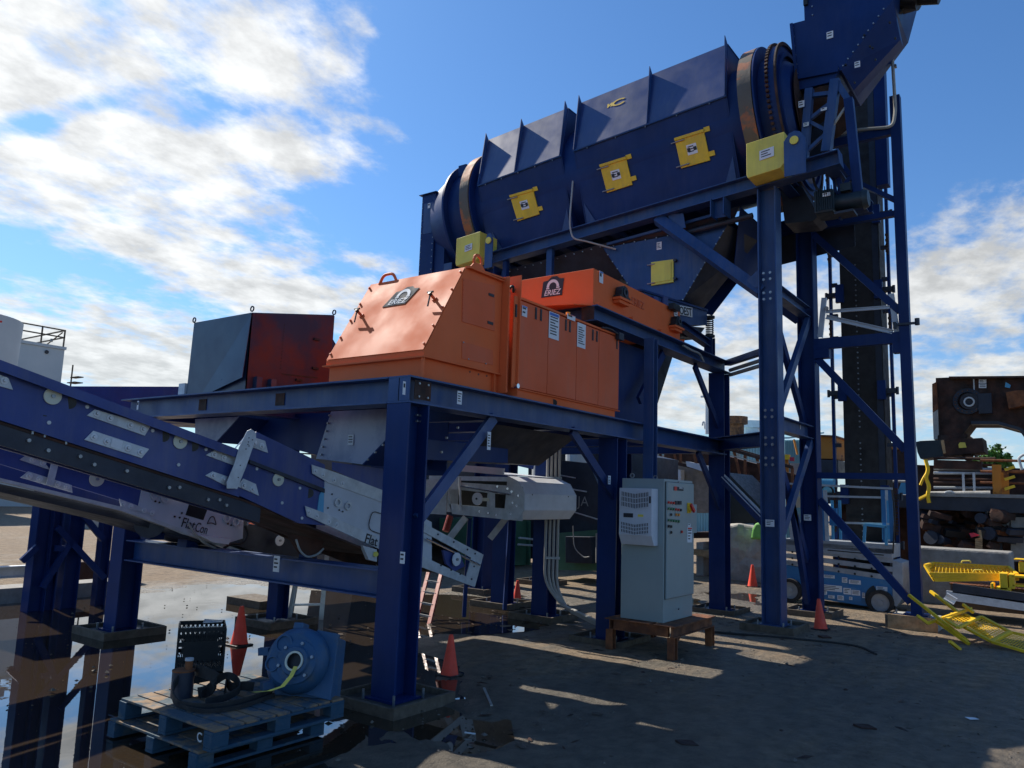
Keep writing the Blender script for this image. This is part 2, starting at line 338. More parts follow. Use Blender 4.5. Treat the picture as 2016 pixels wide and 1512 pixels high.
def studs(name, m, parent, pts, ax, r=.012, l=.02, n=6):
    """one bolt mesh, shared by a bolt at every point"""
    o = None; ax = V(ax).normalized(); og = origin(parent)
    for p in pts:
        if o is None:
            b = MB().cyl(-ax*.004, ax*l, r, n); me_o = b.build(name, m, None); me_o.parent = parent; me_o.location = V(p)-og; o = me_o
        else: share(o, parent, V(p)-og)
def line(a, b, n, ends=True):
    a = V(a); b = V(b)
    return [a.lerp(b, (i/(n-1)) if ends else (i+.5)/n) for i in range(n)]
def text(s, p, right, up, size, m, parent, name='lettering', bold=.0, shear=0, depth=.002, align='CENTER', width=None):
    c = bpy.data.curves.new('t', 'FONT'); c.body = s; c.size = 1; c.extrude = .5*depth; c.offset = bold; c.shear = shear; c.align_x = align; c.align_y = 'CENTER'; c.resolution_u = 3
    o = bpy.data.objects.new('t', c); COL.objects.link(o); bpy.context.view_layer.update()
    me = bpy.data.meshes.new_from_object(o.evaluated_get(bpy.context.evaluated_depsgraph_get())); bpy.data.objects.remove(o)
    r = V(right).normalized(); u = V(up); u = (u-r*u.dot(r)).normalized(); n = r.cross(u)
    xs = [v.co.x for v in me.vertices]; sx = size if width is None else width/(max(xs)-min(xs)); og = origin(parent)
    for v in me.vertices: v.co = V(p)-og+r*v.co.x*sx+u*v.co.y*size+n*v.co.z
    me.materials.clear(); me.materials.append(MATS[m]); me.name = name
    q = bpy.data.objects.new(name, me); COL.objects.link(q)
    if parent is not None: q.parent = parent
    return q
def sticker(pts, n, parent, rows=3, name='label_plate', m='paper', ink='ink', hdr=None):
    """a thin printed plate on a quad (tl, tr, br, bl) with small raised print"""
    tl, tr, br, bl = [V(p) for p in pts]; n = V(n).normalized()
    o = MB().prism([tl, tr, br, bl], n*.004).build(name, m, parent)
    pr = MB()
    Q = lambda a, b: (tl.lerp(tr, a)).lerp(bl.lerp(br, a), b)
    random.seed(int(abs(tl.x+tl.y*7+tl.z*13)*100))
    for i in range(rows):
        b = .16+.74*i/max(1, rows); h = .30/rows; x0 = .12; x1 = random.uniform(.55, .9)
        pr.prism([Q(x0, b)+n*.0045, Q(x1, b)+n*.0045, Q(x1, b+h)+n*.0045, Q(x0, b+h)+n*.0045], n*.001)
    pr.build('print', ink, o if parent is not None else o)
    if hdr: MB().prism([Q(.06, .03)+n*.0045, Q(.94, .03)+n*.0045, Q(.94, .13)+n*.0045, Q(.06, .13)+n*.0045], n*.001).build('header_band', hdr, o)
    return o
NX, NY, NZ = V((-1, 0, 0)), V((0, -1, 0)), V((0, 0, 1))
# ---------------------------------------------------------------- ground and standing water
POOLS = [[(1.0, 5.2), (4.2, 4.35), (5.6, 4.3), (6.5, 5.1), (7.1, 5.9), (7.6, 7.1), (8.6, 7.6), (9.6, 7.1), (11, 6.8), (12.6, 7.9), (13, 9), (11.6, 10.5), (10.6, 12), (10.3, 13.9), (7.5, 14.2), (5.5, 14.3), (4, 16.5), (-1, 15)],
         [(13.9, 5.7), (15.6, 6.4), (15.3, 7.5), (13.9, 6.9)], [(15.5, 4.6), (17.6, 6), (17.2, 7), (15.8, 5.6)]]
def poly_sd(x, y, poly):
    d = np.full(x.shape, 1e9); ins = np.zeros(x.shape, bool); n = len(poly)
    for i in range(n):
        ax, ay = poly[i]; bx, by = poly[(i+1) % n]; ex, ey = bx-ax, by-ay
        t = np.clip(((x-ax)*ex+(y-ay)*ey)/(ex*ex+ey*ey), 0, 1); d = np.minimum(d, np.hypot(x-ax-t*ex, y-ay-t*ey))
        c = (ay > y) != (by > y); ins ^= c & (x < (bx-ax)*(y-ay)/((by-ay) if by != ay else 1e-9)+ax)
    return np.where(ins, -d, d)
def vnoise(x, y, s, seed):
    rng = np.random.RandomState(seed); G = rng.rand(256, 256); x = x*s+100; y = y*s+100
    xi = np.floor(x).astype(int); yi = np.floor(y).astype(int); fx = x-xi; fy = y-yi; fx = fx*fx*(3-2*fx); fy = fy*fy*(3-2*fy)
    g = lambda a, b: G[a % 256, b % 256]
    return (g(xi, yi)*(1-fx)+g(xi+1, yi)*fx)*(1-fy)+(g(xi, yi+1)*(1-fx)+g(xi+1, yi+1)*fx)*fy-.5
def ground():
    xs = np.concatenate([[-300, -120, -40, -15, -6], np.arange(-3, 26, .085), [28, 32, 40, 60, 100, 180, 350, 700]])
    ys = np.concatenate([[-300, -120, -40, -15], np.arange(-6, 20, .085), [22, 26, 32, 40, 60, 100, 180, 350, 700]])
    X, Y = np.meshgrid(xs, ys, indexing='ij')
    sd = np.minimum.reduce([poly_sd(X, Y, p) for p in POOLS])
    c_, s_ = math.cos(.5), math.sin(.5); U = X*c_+Y*s_; W = -X*s_+Y*c_
    rut = vnoise(U*.25, W, 2.6, 21)*.035+vnoise(U*.2, W, 6, 22)*.014
    n = rut+vnoise(X, Y, .7, 1)*.04+vnoise(X, Y, 2.1, 2)*.028+vnoise(X, Y, 6, 3)*.010+vnoise(X, Y, 13, 4)*.006
    near = (np.abs(X) < 30) & (np.abs(Y) < 30)
    sdw = sd+vnoise(X, Y, 1.5, 8)*1.2+vnoise(X, Y, 4, 9)*.5+vnoise(X, Y, 11, 10)*.15
    Z = np.clip(sdw*.05, -.035, .022)+np.where(near, n*.55, 0)*np.clip(.35+sd*.5, .25, 1)
    Z = np.where(sdw > .35, np.maximum(Z, .004), Z)
    wet_dark = np.clip(.42-np.maximum(sd, 0)*.20, 0, .42)+.20*np.exp(-np.maximum(0, X-6.5)**2/14)*(Y < 5)+.16*(Y < 4.5)*(X < 14)  # damp round the pools; the last two terms darken the foreground
    vs = np.stack([X, Y, Z], -1).reshape(-1, 3); a, b = X.shape
    i = np.arange((a-1)*(b-1)); r = i//(b-1); c = i % (b-1); q = np.stack([r*b+c, (r+1)*b+c, (r+1)*b+c+1, r*b+c+1], -1)
    me = bpy.data.meshes.new('ground'); me.vertices.add(len(vs)); me.vertices.foreach_set('co', vs.ravel())
    me.loops.add(q.size); me.loops.foreach_set('vertex_index', q.ravel()); me.polygons.add(len(q)); me.polygons.foreach_set('loop_start', np.arange(len(q))*4)
    me.polygons.foreach_set('use_smooth', [True]*len(q)); me.update(calc_edges=True); me.validate()
    at_ = me.attributes.new('wet_dark', 'FLOAT', 'POINT'); at_.data.foreach_set('value', wet_dark.ravel().astype(np.float32))
    me.materials.append(MATS['ground']); o = bpy.data.objects.new('ground', me); COL.objects.link(o); o['kind'] = 'structure'
ground()
for k, p in enumerate(POOLS):
    c = V((sum(q[0] for q in p)/len(p), sum(q[1] for q in p)/len(p), 0))
    pts = [(V((*q, 0))-c)*(1.0+.55/max(1, (V((*q, 0))-c).length))+c for q in p]
    me = bpy.data.meshes.new('puddle'); me.from_pydata(pts, [], [tuple(range(len(pts)))]); me.materials.append(MATS['water'])
    o = bpy.data.objects.new('puddle', me); COL.objects.link(o); o['kind'] = 'structure'

# stones, chips and scraps scattered on the mud
def debris():
    b = MB(); random.seed(3)
    for i in range(3800):
        u = random.random()
        if u < .6: x = random.uniform(4.5, 14); y = random.uniform(-1, 6)
        else: x = random.uniform(3, 20); y = random.uniform(0, 15)
        r = random.choice([.004, .004, .005, .005, .006, .006, .008, .01, .013, .018, .028])*random.uniform(.7, 1.2)
        c = V((x, y, .018+r*.1)); vs = []
        for k in range(6):
            d = [V((1, 0, 0)), V((-1, 0, 0)), V((0, 1, 0)), V((0, -1, 0)), V((0, 0, 1)), V((0, 0, -1))][k]
            vs.append(c+Matrix.Rotation(random.uniform(0, 3), 3, 'Z') @ (d*r*random.uniform(.6, 1.3)*(1 if k < 4 else .55)))
        b.add(vs, [(0, 2, 4), (2, 1, 4), (1, 3, 4), (3, 0, 4), (2, 0, 5), (1, 2, 5), (3, 1, 5), (0, 3, 5)])
    o = b.build('loose_stones', 'stone'); o['kind'] = 'stuff'; o['label'] = 'small stones and chips scattered over the muddy yard'
debris()
def litter():
    random.seed(21)
    for m_, n_, nm, lab in (('rust_dark', 260, 'metal_scraps', 'flakes and curls of rusty scrap strewn over the yard'), ('bark', 300, 'mud_clods', 'dark clods of mud thrown up across the yard')):
        b = MB()
        for i in range(n_):
            x, y = (random.uniform(5, 15), random.uniform(-1, 5.5)) if random.random() < .7 else (random.uniform(7, 18), random.uniform(5, 9)); r = random.uniform(.012, .045) if m_ == 'bark' else random.uniform(.01, .03); a = random.uniform(0, 6.28)
            n = random.choice([4, 5, 6]); st = random.uniform(1, 2.2 if m_ == 'bark' else 5)
            P = [V((x+math.cos(a)*math.cos(t)*r*st-math.sin(a)*math.sin(t)*r, y+math.sin(a)*math.cos(t)*r*st+math.cos(a)*math.sin(t)*r, .012+random.uniform(0, .4)*r)) for t in [6.2832*k/n+random.uniform(-.3, .3) for k in range(n)]]
            c = V((x, y, .014+r*random.uniform(.4, .8))); b.add(P+[c], [(k, (k+1) % n, n) for k in range(n)])
        o = b.build(nm, m_); o['kind'] = 'stuff'; o['label'] = lab
litter()

# ---------------------------------------------------------------- footings
def footing(x, y, lab, s=.38, h=.10, m='pad_wood', top='wet_concrete'):
    t = thing('column_footing', lab, 'footing', (x, y, 0), 'footings under the steel columns')
    part('concrete_pad', top, t, MB().box((x-s, y-s, -.05), (x+s, y+s, h-.055)))
    w = .04
    for a, b in (((x-s-w, y-s-w), (x+s+w, y-s)), ((x-s-w, y+s), (x+s+w, y+s+w)), ((x-s-w, y-s), (x-s, y+s)), ((x+s, y-s), (x+s+w, y+s))):
        part('form_board', m, t, MB().box((*a, -.05), (*b, h+random.uniform(-.006, .006))), bevel=.004)
    studs('anchor_bolt', 'bolt', t, [(x+i*.2, y+j*.2, h-.055) for i in (-1, 1) for j in (-1, 1)], (0, 0, 1), .014, .09)
    return h-.04
def column(t, x, y, z1, z0=.046, face='X', s=.30, m='navy'):
    up = (1, 0, 0) if face == 'X' else (0, 1, 0)
    part('base_plate', m, t, MB().box((x-.19, y-.19, z0), (x+.19, y+.19, z0+.02)))
    return part('column', m, t, MB().H((x, y, z0+.02), (x, y, z1), s, s, up, .022, .014))
def label_tag(t, px, py, w, h, rows=3, hdr=None, skew=0, **k):
    """a small printed tag stuck on the plane (X= or Y=) where the photograph shows it"""
    n = NX if 'X' in k else NY
    a = at(px, py, **k); r = V((0, -1, 0)) if 'X' in k else V((1, 0, 0))
    n2 = n; p = a+n2*.003
    return sticker([p-r*w/2+NZ*h/2, p+r*w/2+NZ*h/2, p+r*w/2-NZ*h/2, p-r*w/2-NZ*h/2], n2, t, rows, hdr=hdr)

# ---------------------------------------------------------------- separator platform
PF = thing('separator_platform', 'blue steel H-beam platform carrying the orange separator, near column in front', 'steel platform', (5.65, 5.4, 0))
foots = [(5.65, 5.4, 'square timber-framed footing under the nearest thick blue column, in the puddle edge'), (5.65, 10.45, 'timber-framed footing standing in the puddle left of the milk crate'),
         (10.0, 5.45, 'footing hidden half behind the rusty table under the control cabinet'), (14.15, 5.45, 'timber-framed footing under the column right of the control cabinet'),
         (11.04, 7.26, 'timber-framed footing under the column with grey conduits'), (11.7, 8.6, 'footing under the dark column behind the grey conveyor head'), (7.6, 9.7, 'footing under the thin column behind the stepladder')]
for x, y, l in foots: footing(x, y, l)
zt = 2.855
for x, y in ((5.65, 5.4), (5.65, 10.45), (10.0, 5.45), (11.04, 7.26), (11.7, 8.6), (14.15, 10.45)): column(PF, x, y, zt)
column(PF, 14.15, 5.45, 4.42)
part('column', 'navy', PF, MB().H((7.6, 9.7, .07), (7.6, 9.7, zt), .22, .22, (1, 0, 0)))
fb = part('front_beam', 'blue', PF, MB().H((5.50, 5.4, 2.995), (14.0, 5.4, 2.995), .30, .27, t=.018))
part('side_beam', 'blue', PF, MB().H((5.65, 5.56, 2.995), (5.65, 10.75, 2.995), .30, .27, t=.018))
part('corner_plate', 'blue', PF, MB().box((5.50, 5.26, 2.88), (5.512, 5.545, 3.11)))
for yy in (8.9, 7.35): part('rust_patch', 'rust_dark', PF, MB().box((5.634, yy, 2.93), (5.642, yy+.16, 3.07)))
part('rusty_splice_plate', 'rust_dark', PF, MB().box((5.56, 5.243, 2.90), (5.80, 5.249, 3.09)))
part('rear_beam', 'navy', PF, MB().H((5.82, 10.45, 2.995), (14.0, 10.45, 2.995), .30, .27))
for x in (7.3, 8.6, 10.0, 11.6, 13.6): part('cross_beam', 'navy', PF, MB().H((x, 5.56, 2.98), (x, 10.28, 2.98), .2, .24))
part('middle_beam', 'navy', PF, MB().H((5.82, 8.1, 2.98), (7.19, 8.1, 2.98), .2, .24))
for x, y in ((7.85, 5.25), ):
    pass
# low beam carrying the conveyors
part('low_beam', 'blue', PF, MB().H((5.65, 5.57, 1.10), (5.65, 10.28, 1.10), .26, .27))
# knee braces
def knee(t, a, b, w=.13, m='navy', up=(0, 1, 0)):
    return part('knee_brace', m, t, MB().bar(a, b, .05, w, up=V(up).cross(V(b)-V(a))))
knee(PF, (6.98, 5.34, 2.86), (5.80, 5.34, 1.72), m='blue')
knee(PF, (8.70, 5.36, 2.86), (9.9, 5.36, 2.02))
knee(PF, (13.0, 5.4, 2.86), (14.02, 5.4, 1.9)); knee(PF, (12.9, 5.42, 4.38), (14.02, 5.42, 3.4))
# upper tier under the second magnet
part('upper_front_beam', 'blue', PF, MB().H((9.14, 5.4, 4.535), (14.30, 5.4, 4.535), .28, .22, t=.016))
part('upper_side_beam', 'blue', PF, MB().H((9.28, 5.56, 4.535), (9.28, 7.6, 4.535), .28, .22))
part('upper_rear_beam', 'navy', PF, MB().H((9.43, 7.5, 4.535), (14.15, 7.5, 4.535), .28, .22))
part('end_plate', 'rust_dark', PF, MB().box((9.12, 5.30, 4.44), (9.13, 5.5, 4.62)))
column(PF, 9.98, 5.95, 4.41, z0=3.13, s=.34); column(PF, 14.15, 7.5, 4.42)
part('upper_post', 'blue', PF, MB().H((10.62, 5.16, 2.1), (10.62, 5.16, 4.42), .16, .15, (1, 0, 0)))
part('web_panel', 'navy', PF, MB().box((10.2, 5.62, 3.13), (11.7, 5.64, 4.40)))
knee(PF, (11.6, 5.42, 4.38), (10.75, 5.42, 3.5), .14)
# light tags
label_tag(PF, 904, 783, .075, .14, 4, Y=5.25); label_tag(PF, 795, 764, .035, .13, 1, Y=5.24); label_tag(PF, 272, 798, .04, .12, 1, X=5.5)
label_tag(PF, 793, 1098, .06, .11, 2, X=5.50); label_tag(PF, 545, 1110, .10, .17, 3, X=5.51)
label_tag(PF, 962, 868, .06, .2, 5, Y=5.28); label_tag(PF, 1199, 945, .07, .12, 4, Y=5.3)
studs('bolt', 'bolt', PF, [(5.62+i*.13, 5.243, 2.93+j*.13) for i in (0, 1) for j in (0, 1)], NY, .012, .012)
studs('bolt', 'bolt', PF, [(5.73+i*.05, 5.36, 2.7+j*.06) for i in (0, 1) for j in (0, 1)], NY, .012, .02)

# ---------------------------------------------------------------- orange separator
OS = thing('magnetic_separator', 'long orange separator housing with sloped front hood on the blue platform', 'magnetic separator', (6.0, 5.4, 3.13))
y0, y1 = 5.30, 6.78
part('base_frame', 'orange', OS, MB().box((5.76, y0+.03, 3.13), (7.03, y1-.03, 3.345)))
part('base_flange', 'orange', OS, MB().box((5.70, y0-.03, 3.346), (7.03, y1+.03, 3.360)))
for x in (5.72, 6.9): part('base_stiffener', 'orange', OS, MB().box((x, y0-.015, 3.14), (x+.012, y0+.028, 3.344)))
zs = 3.362; zt_ = 4.44
hood = MB().prism([(5.73, y0, zs), (5.73, y0, zs+.055), (6.33, y0, zt_), (7.0, y0, zt_+.03), (7.0, y0, zs)], (0, y1-y0, 0))
part('hood', 'orange', OS, hood, bevel=.006)
sl0 = V((5.73, 0, zs+.055)); sl1 = V((6.33, 0, zt_)); sup = (sl1-sl0).normalized(); sn = V((-sup.z, 0, sup.x))
# the bolted cover sheet on the slope
cv = [V((5.732, y1-.01, zs+.062))+sn*.004, V((5.732, y0+.01, zs+.062))+sn*.004, V((6.332, y0+.01, zt_))+sn*.004, V((6.332, y1-.01, zt_))+sn*.004]
part('slope_cover', 'orange', OS, MB().prism(cv, sn*.006))
for ys in (y0+.035, y1-.035): studs('bolt', 'orange_dirt', OS, [V((0, ys, 0))+sl0.lerp(sl1, k)+sn*.012 for k in (.07, .28, .5, .72, .94)], sn, .014, .018)
part('side_flange', 'orange', OS, MB().box((6.34, y0-.05, zt_-.005), (6.98, y0-.002, zt_+.007)))
part('top_rail', 'orange', OS, MB().bar((6.34, y0-.01, zt_+.012), (7.0, y0-.01, zt_+.04), .05, .02))
def lug(y, x=6.36, s=.17):
    b = MB(); a = V((x, y, zt_+.0)); d = V((1, 0, 0)) if y < 6 else V((0, 1, 0))
    b.ring(a+d*s*.95+NZ*s*.72, d.cross(NZ), .085, .05, .014, 14); b.prism([a, a+d*s*1.9, a+d*s*1.35+NZ*s*.55, a+d*s*.55+NZ*s*.55], d.cross(NZ)*.014)
    part('lifting_lug', 'orange', OS, b)
lug(y0-.006)
part('lifting_lug', 'orange', OS, MB().path([(6.32, 6.62, zt_-.02), (6.34, 6.58, zt_+.10), (6.34, 6.42, zt_+.10), (6.34, 6.36, zt_-.0)], .018))
def latch(py, k):
    p = V((0, py, 0))+sl0.lerp(sl1, k)+sn*.008
    b = MB().cyl(p, p+sn*.075, .016, 10).bar(p+sn*.008-sup*.02, p+sn*.008+sup*.02, .05, .015, up=sn)
    o = part('latch', 'orange_dirt', OS, b)
    q = p+sn*.09; h = MB().cyl(q-sn*.015, q+sn*.02, .02, 10).bar(q+V((0, .0, 0)), q-NZ*.14+V((-.02, .01, 0)), .016, .014).cyl(q+V((0, .04, .02)), q+V((0, -.04, .02)), .012, 8)
    h.build('latch_handle', 'black', o)
latch(5.52, .62); latch(6.60, .55)
# side panel of the hood: a hinged door and a lower cover, both proud sheets
part('side_door', 'orange_door', OS, MB().prism([at(911, 548, Y=y0), at(973, 562, Y=y0), at(973, 652, Y=y0), at(909, 633, Y=y0)], (0, -.008, 0)))
part('lower_cover', 'orange_door', OS, MB().prism([at(909, 672, Y=y0), at(970, 690, Y=y0), at(970, 719, Y=y0), at(909, 706, Y=y0)], (0, -.006, 0)))
studs('rivet', 'orange_dirt', OS, line(at(913, 552, Y=y0-.008), at(911, 626, Y=y0-.008), 9), NY, .006, .006)
studs('rivet', 'bolt', OS, [at(912, 674, Y=y0-.006), at(922, 707, Y=y0-.006), at(956, 716, Y=y0-.006)], NY, .008, .008)
for a in ((967, 581), (965, 636)): part('slot_handle', 'black', OS, MB().box(at(*a, Y=y0-.008)-V((.05, 0, .016)), at(*a, Y=y0-.008)+V((.05, -.006, .016))))
studs('hole_plug', 'black', OS, [at(925, 732, Y=y0+.03), at(942, 737, Y=y0+.03), at(958, 740, Y=y0+.03)], NY, .012, .003)
# flanged joint
part('joint_flange', 'orange', OS, MB().box((7.004, y0-.10, 3.14), (7.016, y0+.25, 4.50))); part('joint_channel', 'orange_dirt', OS, MB().box((7.02, y0-.04, 3.16), (7.12, y1, 4.34)))
part('joint_flange', 'orange', OS, MB().box((7.205, y0-.12, 3.135), (7.219, y0+.2, 4.56))); part('joint_angle', 'orange', OS, MB().box((7.125, y0-.09, 3.22), (7.20, y0-.078, 4.30)))
part('slot_handle', 'black', OS, MB().box((7.145, y0-.10, 4.05), (7.175, y0-.09, 4.2)))
part('pivot_pin', 'chrome', OS, MB().cyl((7.19, y0-.14, 3.24), (7.19, y0-.06, 3.24), .028))
part('cable_loop', 'black', OS, MB().path([(7.05, y0-.02, 4.33), (7.08, y0-.1, 4.42), (7.14, y0-.06, 4.34), (7.2, y0-.02, 4.40)], .016))
# door cabinet behind the joint
x0, x1 = 7.222, 9.86
part('cabinet_body', 'orange', OS, MB().box((x0, y0+.02, 3.245), (x1, y1, 4.315)), bevel=.004)
part('cabinet_skid', 'orange', OS, MB().box((x0, y0+.01, 3.131), (x1-.08, y1, 3.243)))
part('cabinet_top_rail', 'orange', OS, MB().box((x0, y0-.015, 4.318), (x1+.02, y0+.06, 4.345)))
part('cabinet_sill', 'orange', OS, MB().box((x0, y0-.02, 3.232), (x1+.015, y0+.018, 3.2445)))
dx = [x0+.012, 7.99, 8.68, 9.27, x1]
for a, b in zip(dx, dx[1:]): part('cabinet_door', 'orange_door', OS, MB().box((a+.005, y0-.004, 3.258), (b-.005, y0+.018, 4.305)), bevel=.003)
for px, py in ((1055, 617), (1065, 620), (1114, 640), (1122, 643), (1167, 659.5), (1175, 662.5), (1214.5, 677)):
    p = at(px, py, Y=y0-.006); part('slot_handle', 'black', OS, MB().box(p-V((.018, 0, .075)), p+V((.018, -.006, .075))))
label_tag(OS, 1032, 613, .11, .13, 2, hdr='print_blue', Y=y0-.006); label_tag(OS, 1090, 642, .235, .34, 7, hdr='print_blue', Y=y0-.006); label_tag(OS, 1144, 661, .215, .33, 8, Y=y0-.006)
label_tag(OS, 1124, 625, .2, .07, 1, hdr='red', Y=y0-.016)
part('flash_lamp', 'amber', OS, MB().cyl((8.45, y0-.0, 4.346), (8.45, y0-.0, 4.39), .03)); part('skid_hole', 'black', OS, MB().cyl(at(1090, 793, Y=y0+.009), at(1090, 793, Y=y0+.004), .045, 14))
part('limit_switch', 'dark_steel', OS, MB().box((9.72, y0-.08, 4.26), (9.86, y0-.02, 4.36)).path([(9.3, y0-.03, 4.35), (9.5, y0-.06, 4.37), (9.74, y0-.05, 4.33)], .014))

def emblem(t, c, right, up, n, w, h, slant, bg='logo_grey'):
    """grey parallelogram plate with a horseshoe magnet over the word ERIEZ"""
    r = V(right).normalized(); u = V(up).normalized(); n = V(n).normalized(); s = r*slant
    q = [c-r*w/2-u*h/2-s, c+r*w/2-u*h/2-s, c+r*w/2+u*h*.42+s, c+r*w*.30+u*h*.44+s, c+r*w*.16+u*h*.60+s, c-r*w*.10+u*h*.60+s, c-r*w*.26+u*h*.42+s, c-r*w/2+u*h*.38+s]
    o = MB().prism(q, n*.006).build('emblem_plate', bg, t)
    b = MB(); m = c+n*.0065+s*.55+u*h*.02; k = 14; vs = []
    for i in range(k+1):
        a = math.pi*i/k; e = r*math.cos(a)+u*math.sin(a)*1.05
        vs += [m+e*w*.30, m+e*w*.185]
    nn = len(vs); b.add(vs+[v+n*.003 for v in vs], [(2*i, 2*i+1, 2*i+3, 2*i+2) for i in range(k)]+[(nn+2*i, nn+2*i+1, nn+2*i+3, nn+2*i+2) for i in range(k)]+[(2*i, 2*i+2, nn+2*i+2, nn+2*i) for i in range(k)]+[(2*i+1, 2*i+3, nn+2*i+3, nn+2*i+1) for i in range(k)])
    for sg in (-1, 1): b.prism([m+r*sg*w*.17-u*h*.02, m+r*sg*w*.32-u*h*.02, m+r*sg*w*.32-u*h*.09, m+r*sg*w*.17-u*h*.09], n*.003)
    b.build('magnet_mark', 'white_print', o)
    text('ERIEZ', c-u*h*.29-s*.4+n*.008, r, u, h*.42, 'white_print', o, 'eriez_lettering', bold=.014, shear=.25, width=w*.82)
ec = onpl(790, 585, V((5.73, 0, zs+.055))+sn*.011, sn)
emblem(OS, ec, (0, -1, 0), sup, sn, .35, .25, .05)

# second magnet on the upper tier
UM = thing('crossbelt_magnet', 'flat orange overhead magnet with black bearings on the upper tier', 'overhead magnet', (9.3, 5.4, 4.65))
part('frame_box', 'orange', UM, MB().box((9.28, 5.41, 4.70), (12.25, 7.35, 5.22)), bevel=.006)
part('bottom_flange', 'orange', UM, MB().box((9.2, 5.30, 4.655), (12.42, 7.4, 4.667))); part('bottom_web', 'orange', UM, MB().box((9.26, 5.39, 4.668), (12.3, 7.36, 4.699)))
for x in (9.3, 10.3, 11.3, 12.2): part('web_stiffener', 'orange', UM, MB().box((x, 5.31, 4.668), (x+.012, 5.388, 4.72)))
part('tongue_plate', 'orange', UM, MB().prism([(9.18, 5.32, 4.64), (9.18, 7.3, 4.64), (8.3, 7.2, 4.60), (8.9, 5.5, 4.62)], (0, 0, .012)))
emblem(UM, at(1088, 566, X=9.275), (0, -1, 0), NZ, NX, .36, .27, .015)
def bearing(px, py, s=1):
    p = at(px, py, Y=5.40); o = part('bearing_bracket', 'orange', UM, MB().box(p+V((-.17, -.13, -.11))*s, p+V((.20, .005, -.075))*s).box(p+V((-.14, -.10, -.16))*s, p+V((.17, .005, -.112))*s))
    b = MB().prism([p+V(v)*s for v in ((-.17, -.12, -.07), (.17, -.12, -.07), (.17, -.12, -.045), (.11, -.12, -.03), (.105, -.12, .05), (.06, -.12, .10), (-.02, -.12, .115), (-.08, -.12, .09), (-.11, -.12, .03), (-.12, -.12, -.045), (-.17, -.12, -.045))], V((0, .11, 0))*s)
    part('bearing_housing', 'black', UM, b, bevel=.004); part('bearing_cap', 'dark_steel', UM, MB().ring(p+V((0, -.125, .015))*s, NY, .07*s, .035*s, .02, 20))
bearing(1217, 580); bearing(1325, 636, .95)
part('end_motor_cover', 'black', UM, MB().box(at(1322, 606, Y=5.38)-V((.12, 0, .05)), at(1322, 606, Y=5.38)+V((.12, -.1, .05))))
text('ERIEZ', at(1256, 598, Y=5.405), (1, 0, 0), NZ, .17, 'orange_dirt', UM, 'embossed_eriez_lettering', bold=.01, depth=.012, width=.42)
label_tag(UM, 1183, 546, .11, .17, 1, hdr='print_blue', Y=5.405); label_tag(UM, 1330, 618, .14, .09, 2, Y=5.40)
part('hydraulic_hose', 'pvc', UM, MB().path([at(1345, 680, Y=5.3), at(1362, 690, Y=5.3), at(1378, 696, Y=5.3), at(1386, 714, Y=5.3)], .02))

# ---------------------------------------------------------------- rotary screen (trommel)
TH = math.radians(4.87)
TS = V((0, math.cos(TH), -math.sin(TH))); TN = V((0, math.sin(TH), math.cos(TH))); TO = V((12.65, 2.9, 7.46))
def T(x, s, h): return TO+V((x, 0, 0))+TS*s+TN*h
TR = thing('trommel', 'big navy blue enclosed trommel screen high on the inclined gantry', 'trommel', T(1.4, 4, .3))
def tprism(pts, s0, s1, name, m, parent=None, **k):
    return part(name, m, parent or TR, MB().prism([T(x, s0, h) for x, h in pts], TS*(s1-s0)), **k)
HX = [(.33, .29), (.0, 1.86), (.40, 3.12), (2.4, 3.12), (2.8, 1.86), (2.45, .29)]
def hood_part(s0, s1, ribs):
    a, b, c, d, e, g = HX; th = .012
    tprism(HX, s0+.02, s0+.03, 'end_plate', 'navy'); tprism(HX, s1-.03, s1-.02, 'end_plate', 'navy')
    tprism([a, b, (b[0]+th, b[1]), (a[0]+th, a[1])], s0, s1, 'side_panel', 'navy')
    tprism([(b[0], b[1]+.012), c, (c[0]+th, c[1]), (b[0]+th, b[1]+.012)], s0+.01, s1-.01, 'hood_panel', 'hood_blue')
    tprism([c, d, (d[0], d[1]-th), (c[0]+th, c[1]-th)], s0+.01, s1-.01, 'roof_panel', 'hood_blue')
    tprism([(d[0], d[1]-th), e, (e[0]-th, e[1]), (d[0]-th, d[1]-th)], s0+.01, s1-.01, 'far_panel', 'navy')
    tprism([(-.035, 1.84), (.01, 1.84), (.01, 1.852), (-.035, 1.852)], s0, s1, 'seam_flange', 'blue'); tprism([(-.035, 1.856), (0, 1.856), (0, 1.868), (-.035, 1.868)], s0, s1, 'seam_flange', 'blue')
    
    dx_, dh = c[0]-b[0], c[1]-b[1]; L_ = math.hypot(dx_, dh); nx, nh = -dh/L_, dx_/L_; w = .095
    for s in ribs:
        tprism([(b[0]+nx*.002, b[1]+nh*.002+.01), (c[0]+nx*.002, c[1]+nh*.002), (c[0]+nx*w-.0, c[1]+nh*w+.10), (b[0]+nx*.05, b[1]+nh*.05+.0)], s, s+.014, 'hood_rib', 'blue')
    studs('seam_bolt', 'bolt', TR, [T(-.02, s0+(s1-s0)*(i+.5)/5, 1.83) for i in range(5)], -TN, .012, .02)
hood_part(5.14, 7.31, (5.17, 6.30, 7.28)); hood_part(1.66, 4.85, (1.68, 3.21, 4.83))
for s, sg in ((5.2, 1), (7.12, -1), (4.8, -1), (1.72, 1)):
    part('foot_gusset', 'blue', TR, MB().prism([T(.30, s, .27), T(.30, s+sg*.25, .27), T(.20, s, .80)], V((.012, 0, 0))))
CX, CH = 1.35, 1.62
def tring(s, ro, ri, l, name, m): return part(name, m, TR, MB().ring(T(CX, s, CH), TS, ro, ri, l, 72), smooth=True)
tring(1.30, 1.52, 1.40, .24, 'riding_ring', 'tyre_ring'); tring(7.62, 1.50, 1.38, .24, 'riding_ring', 'tyre_ring')
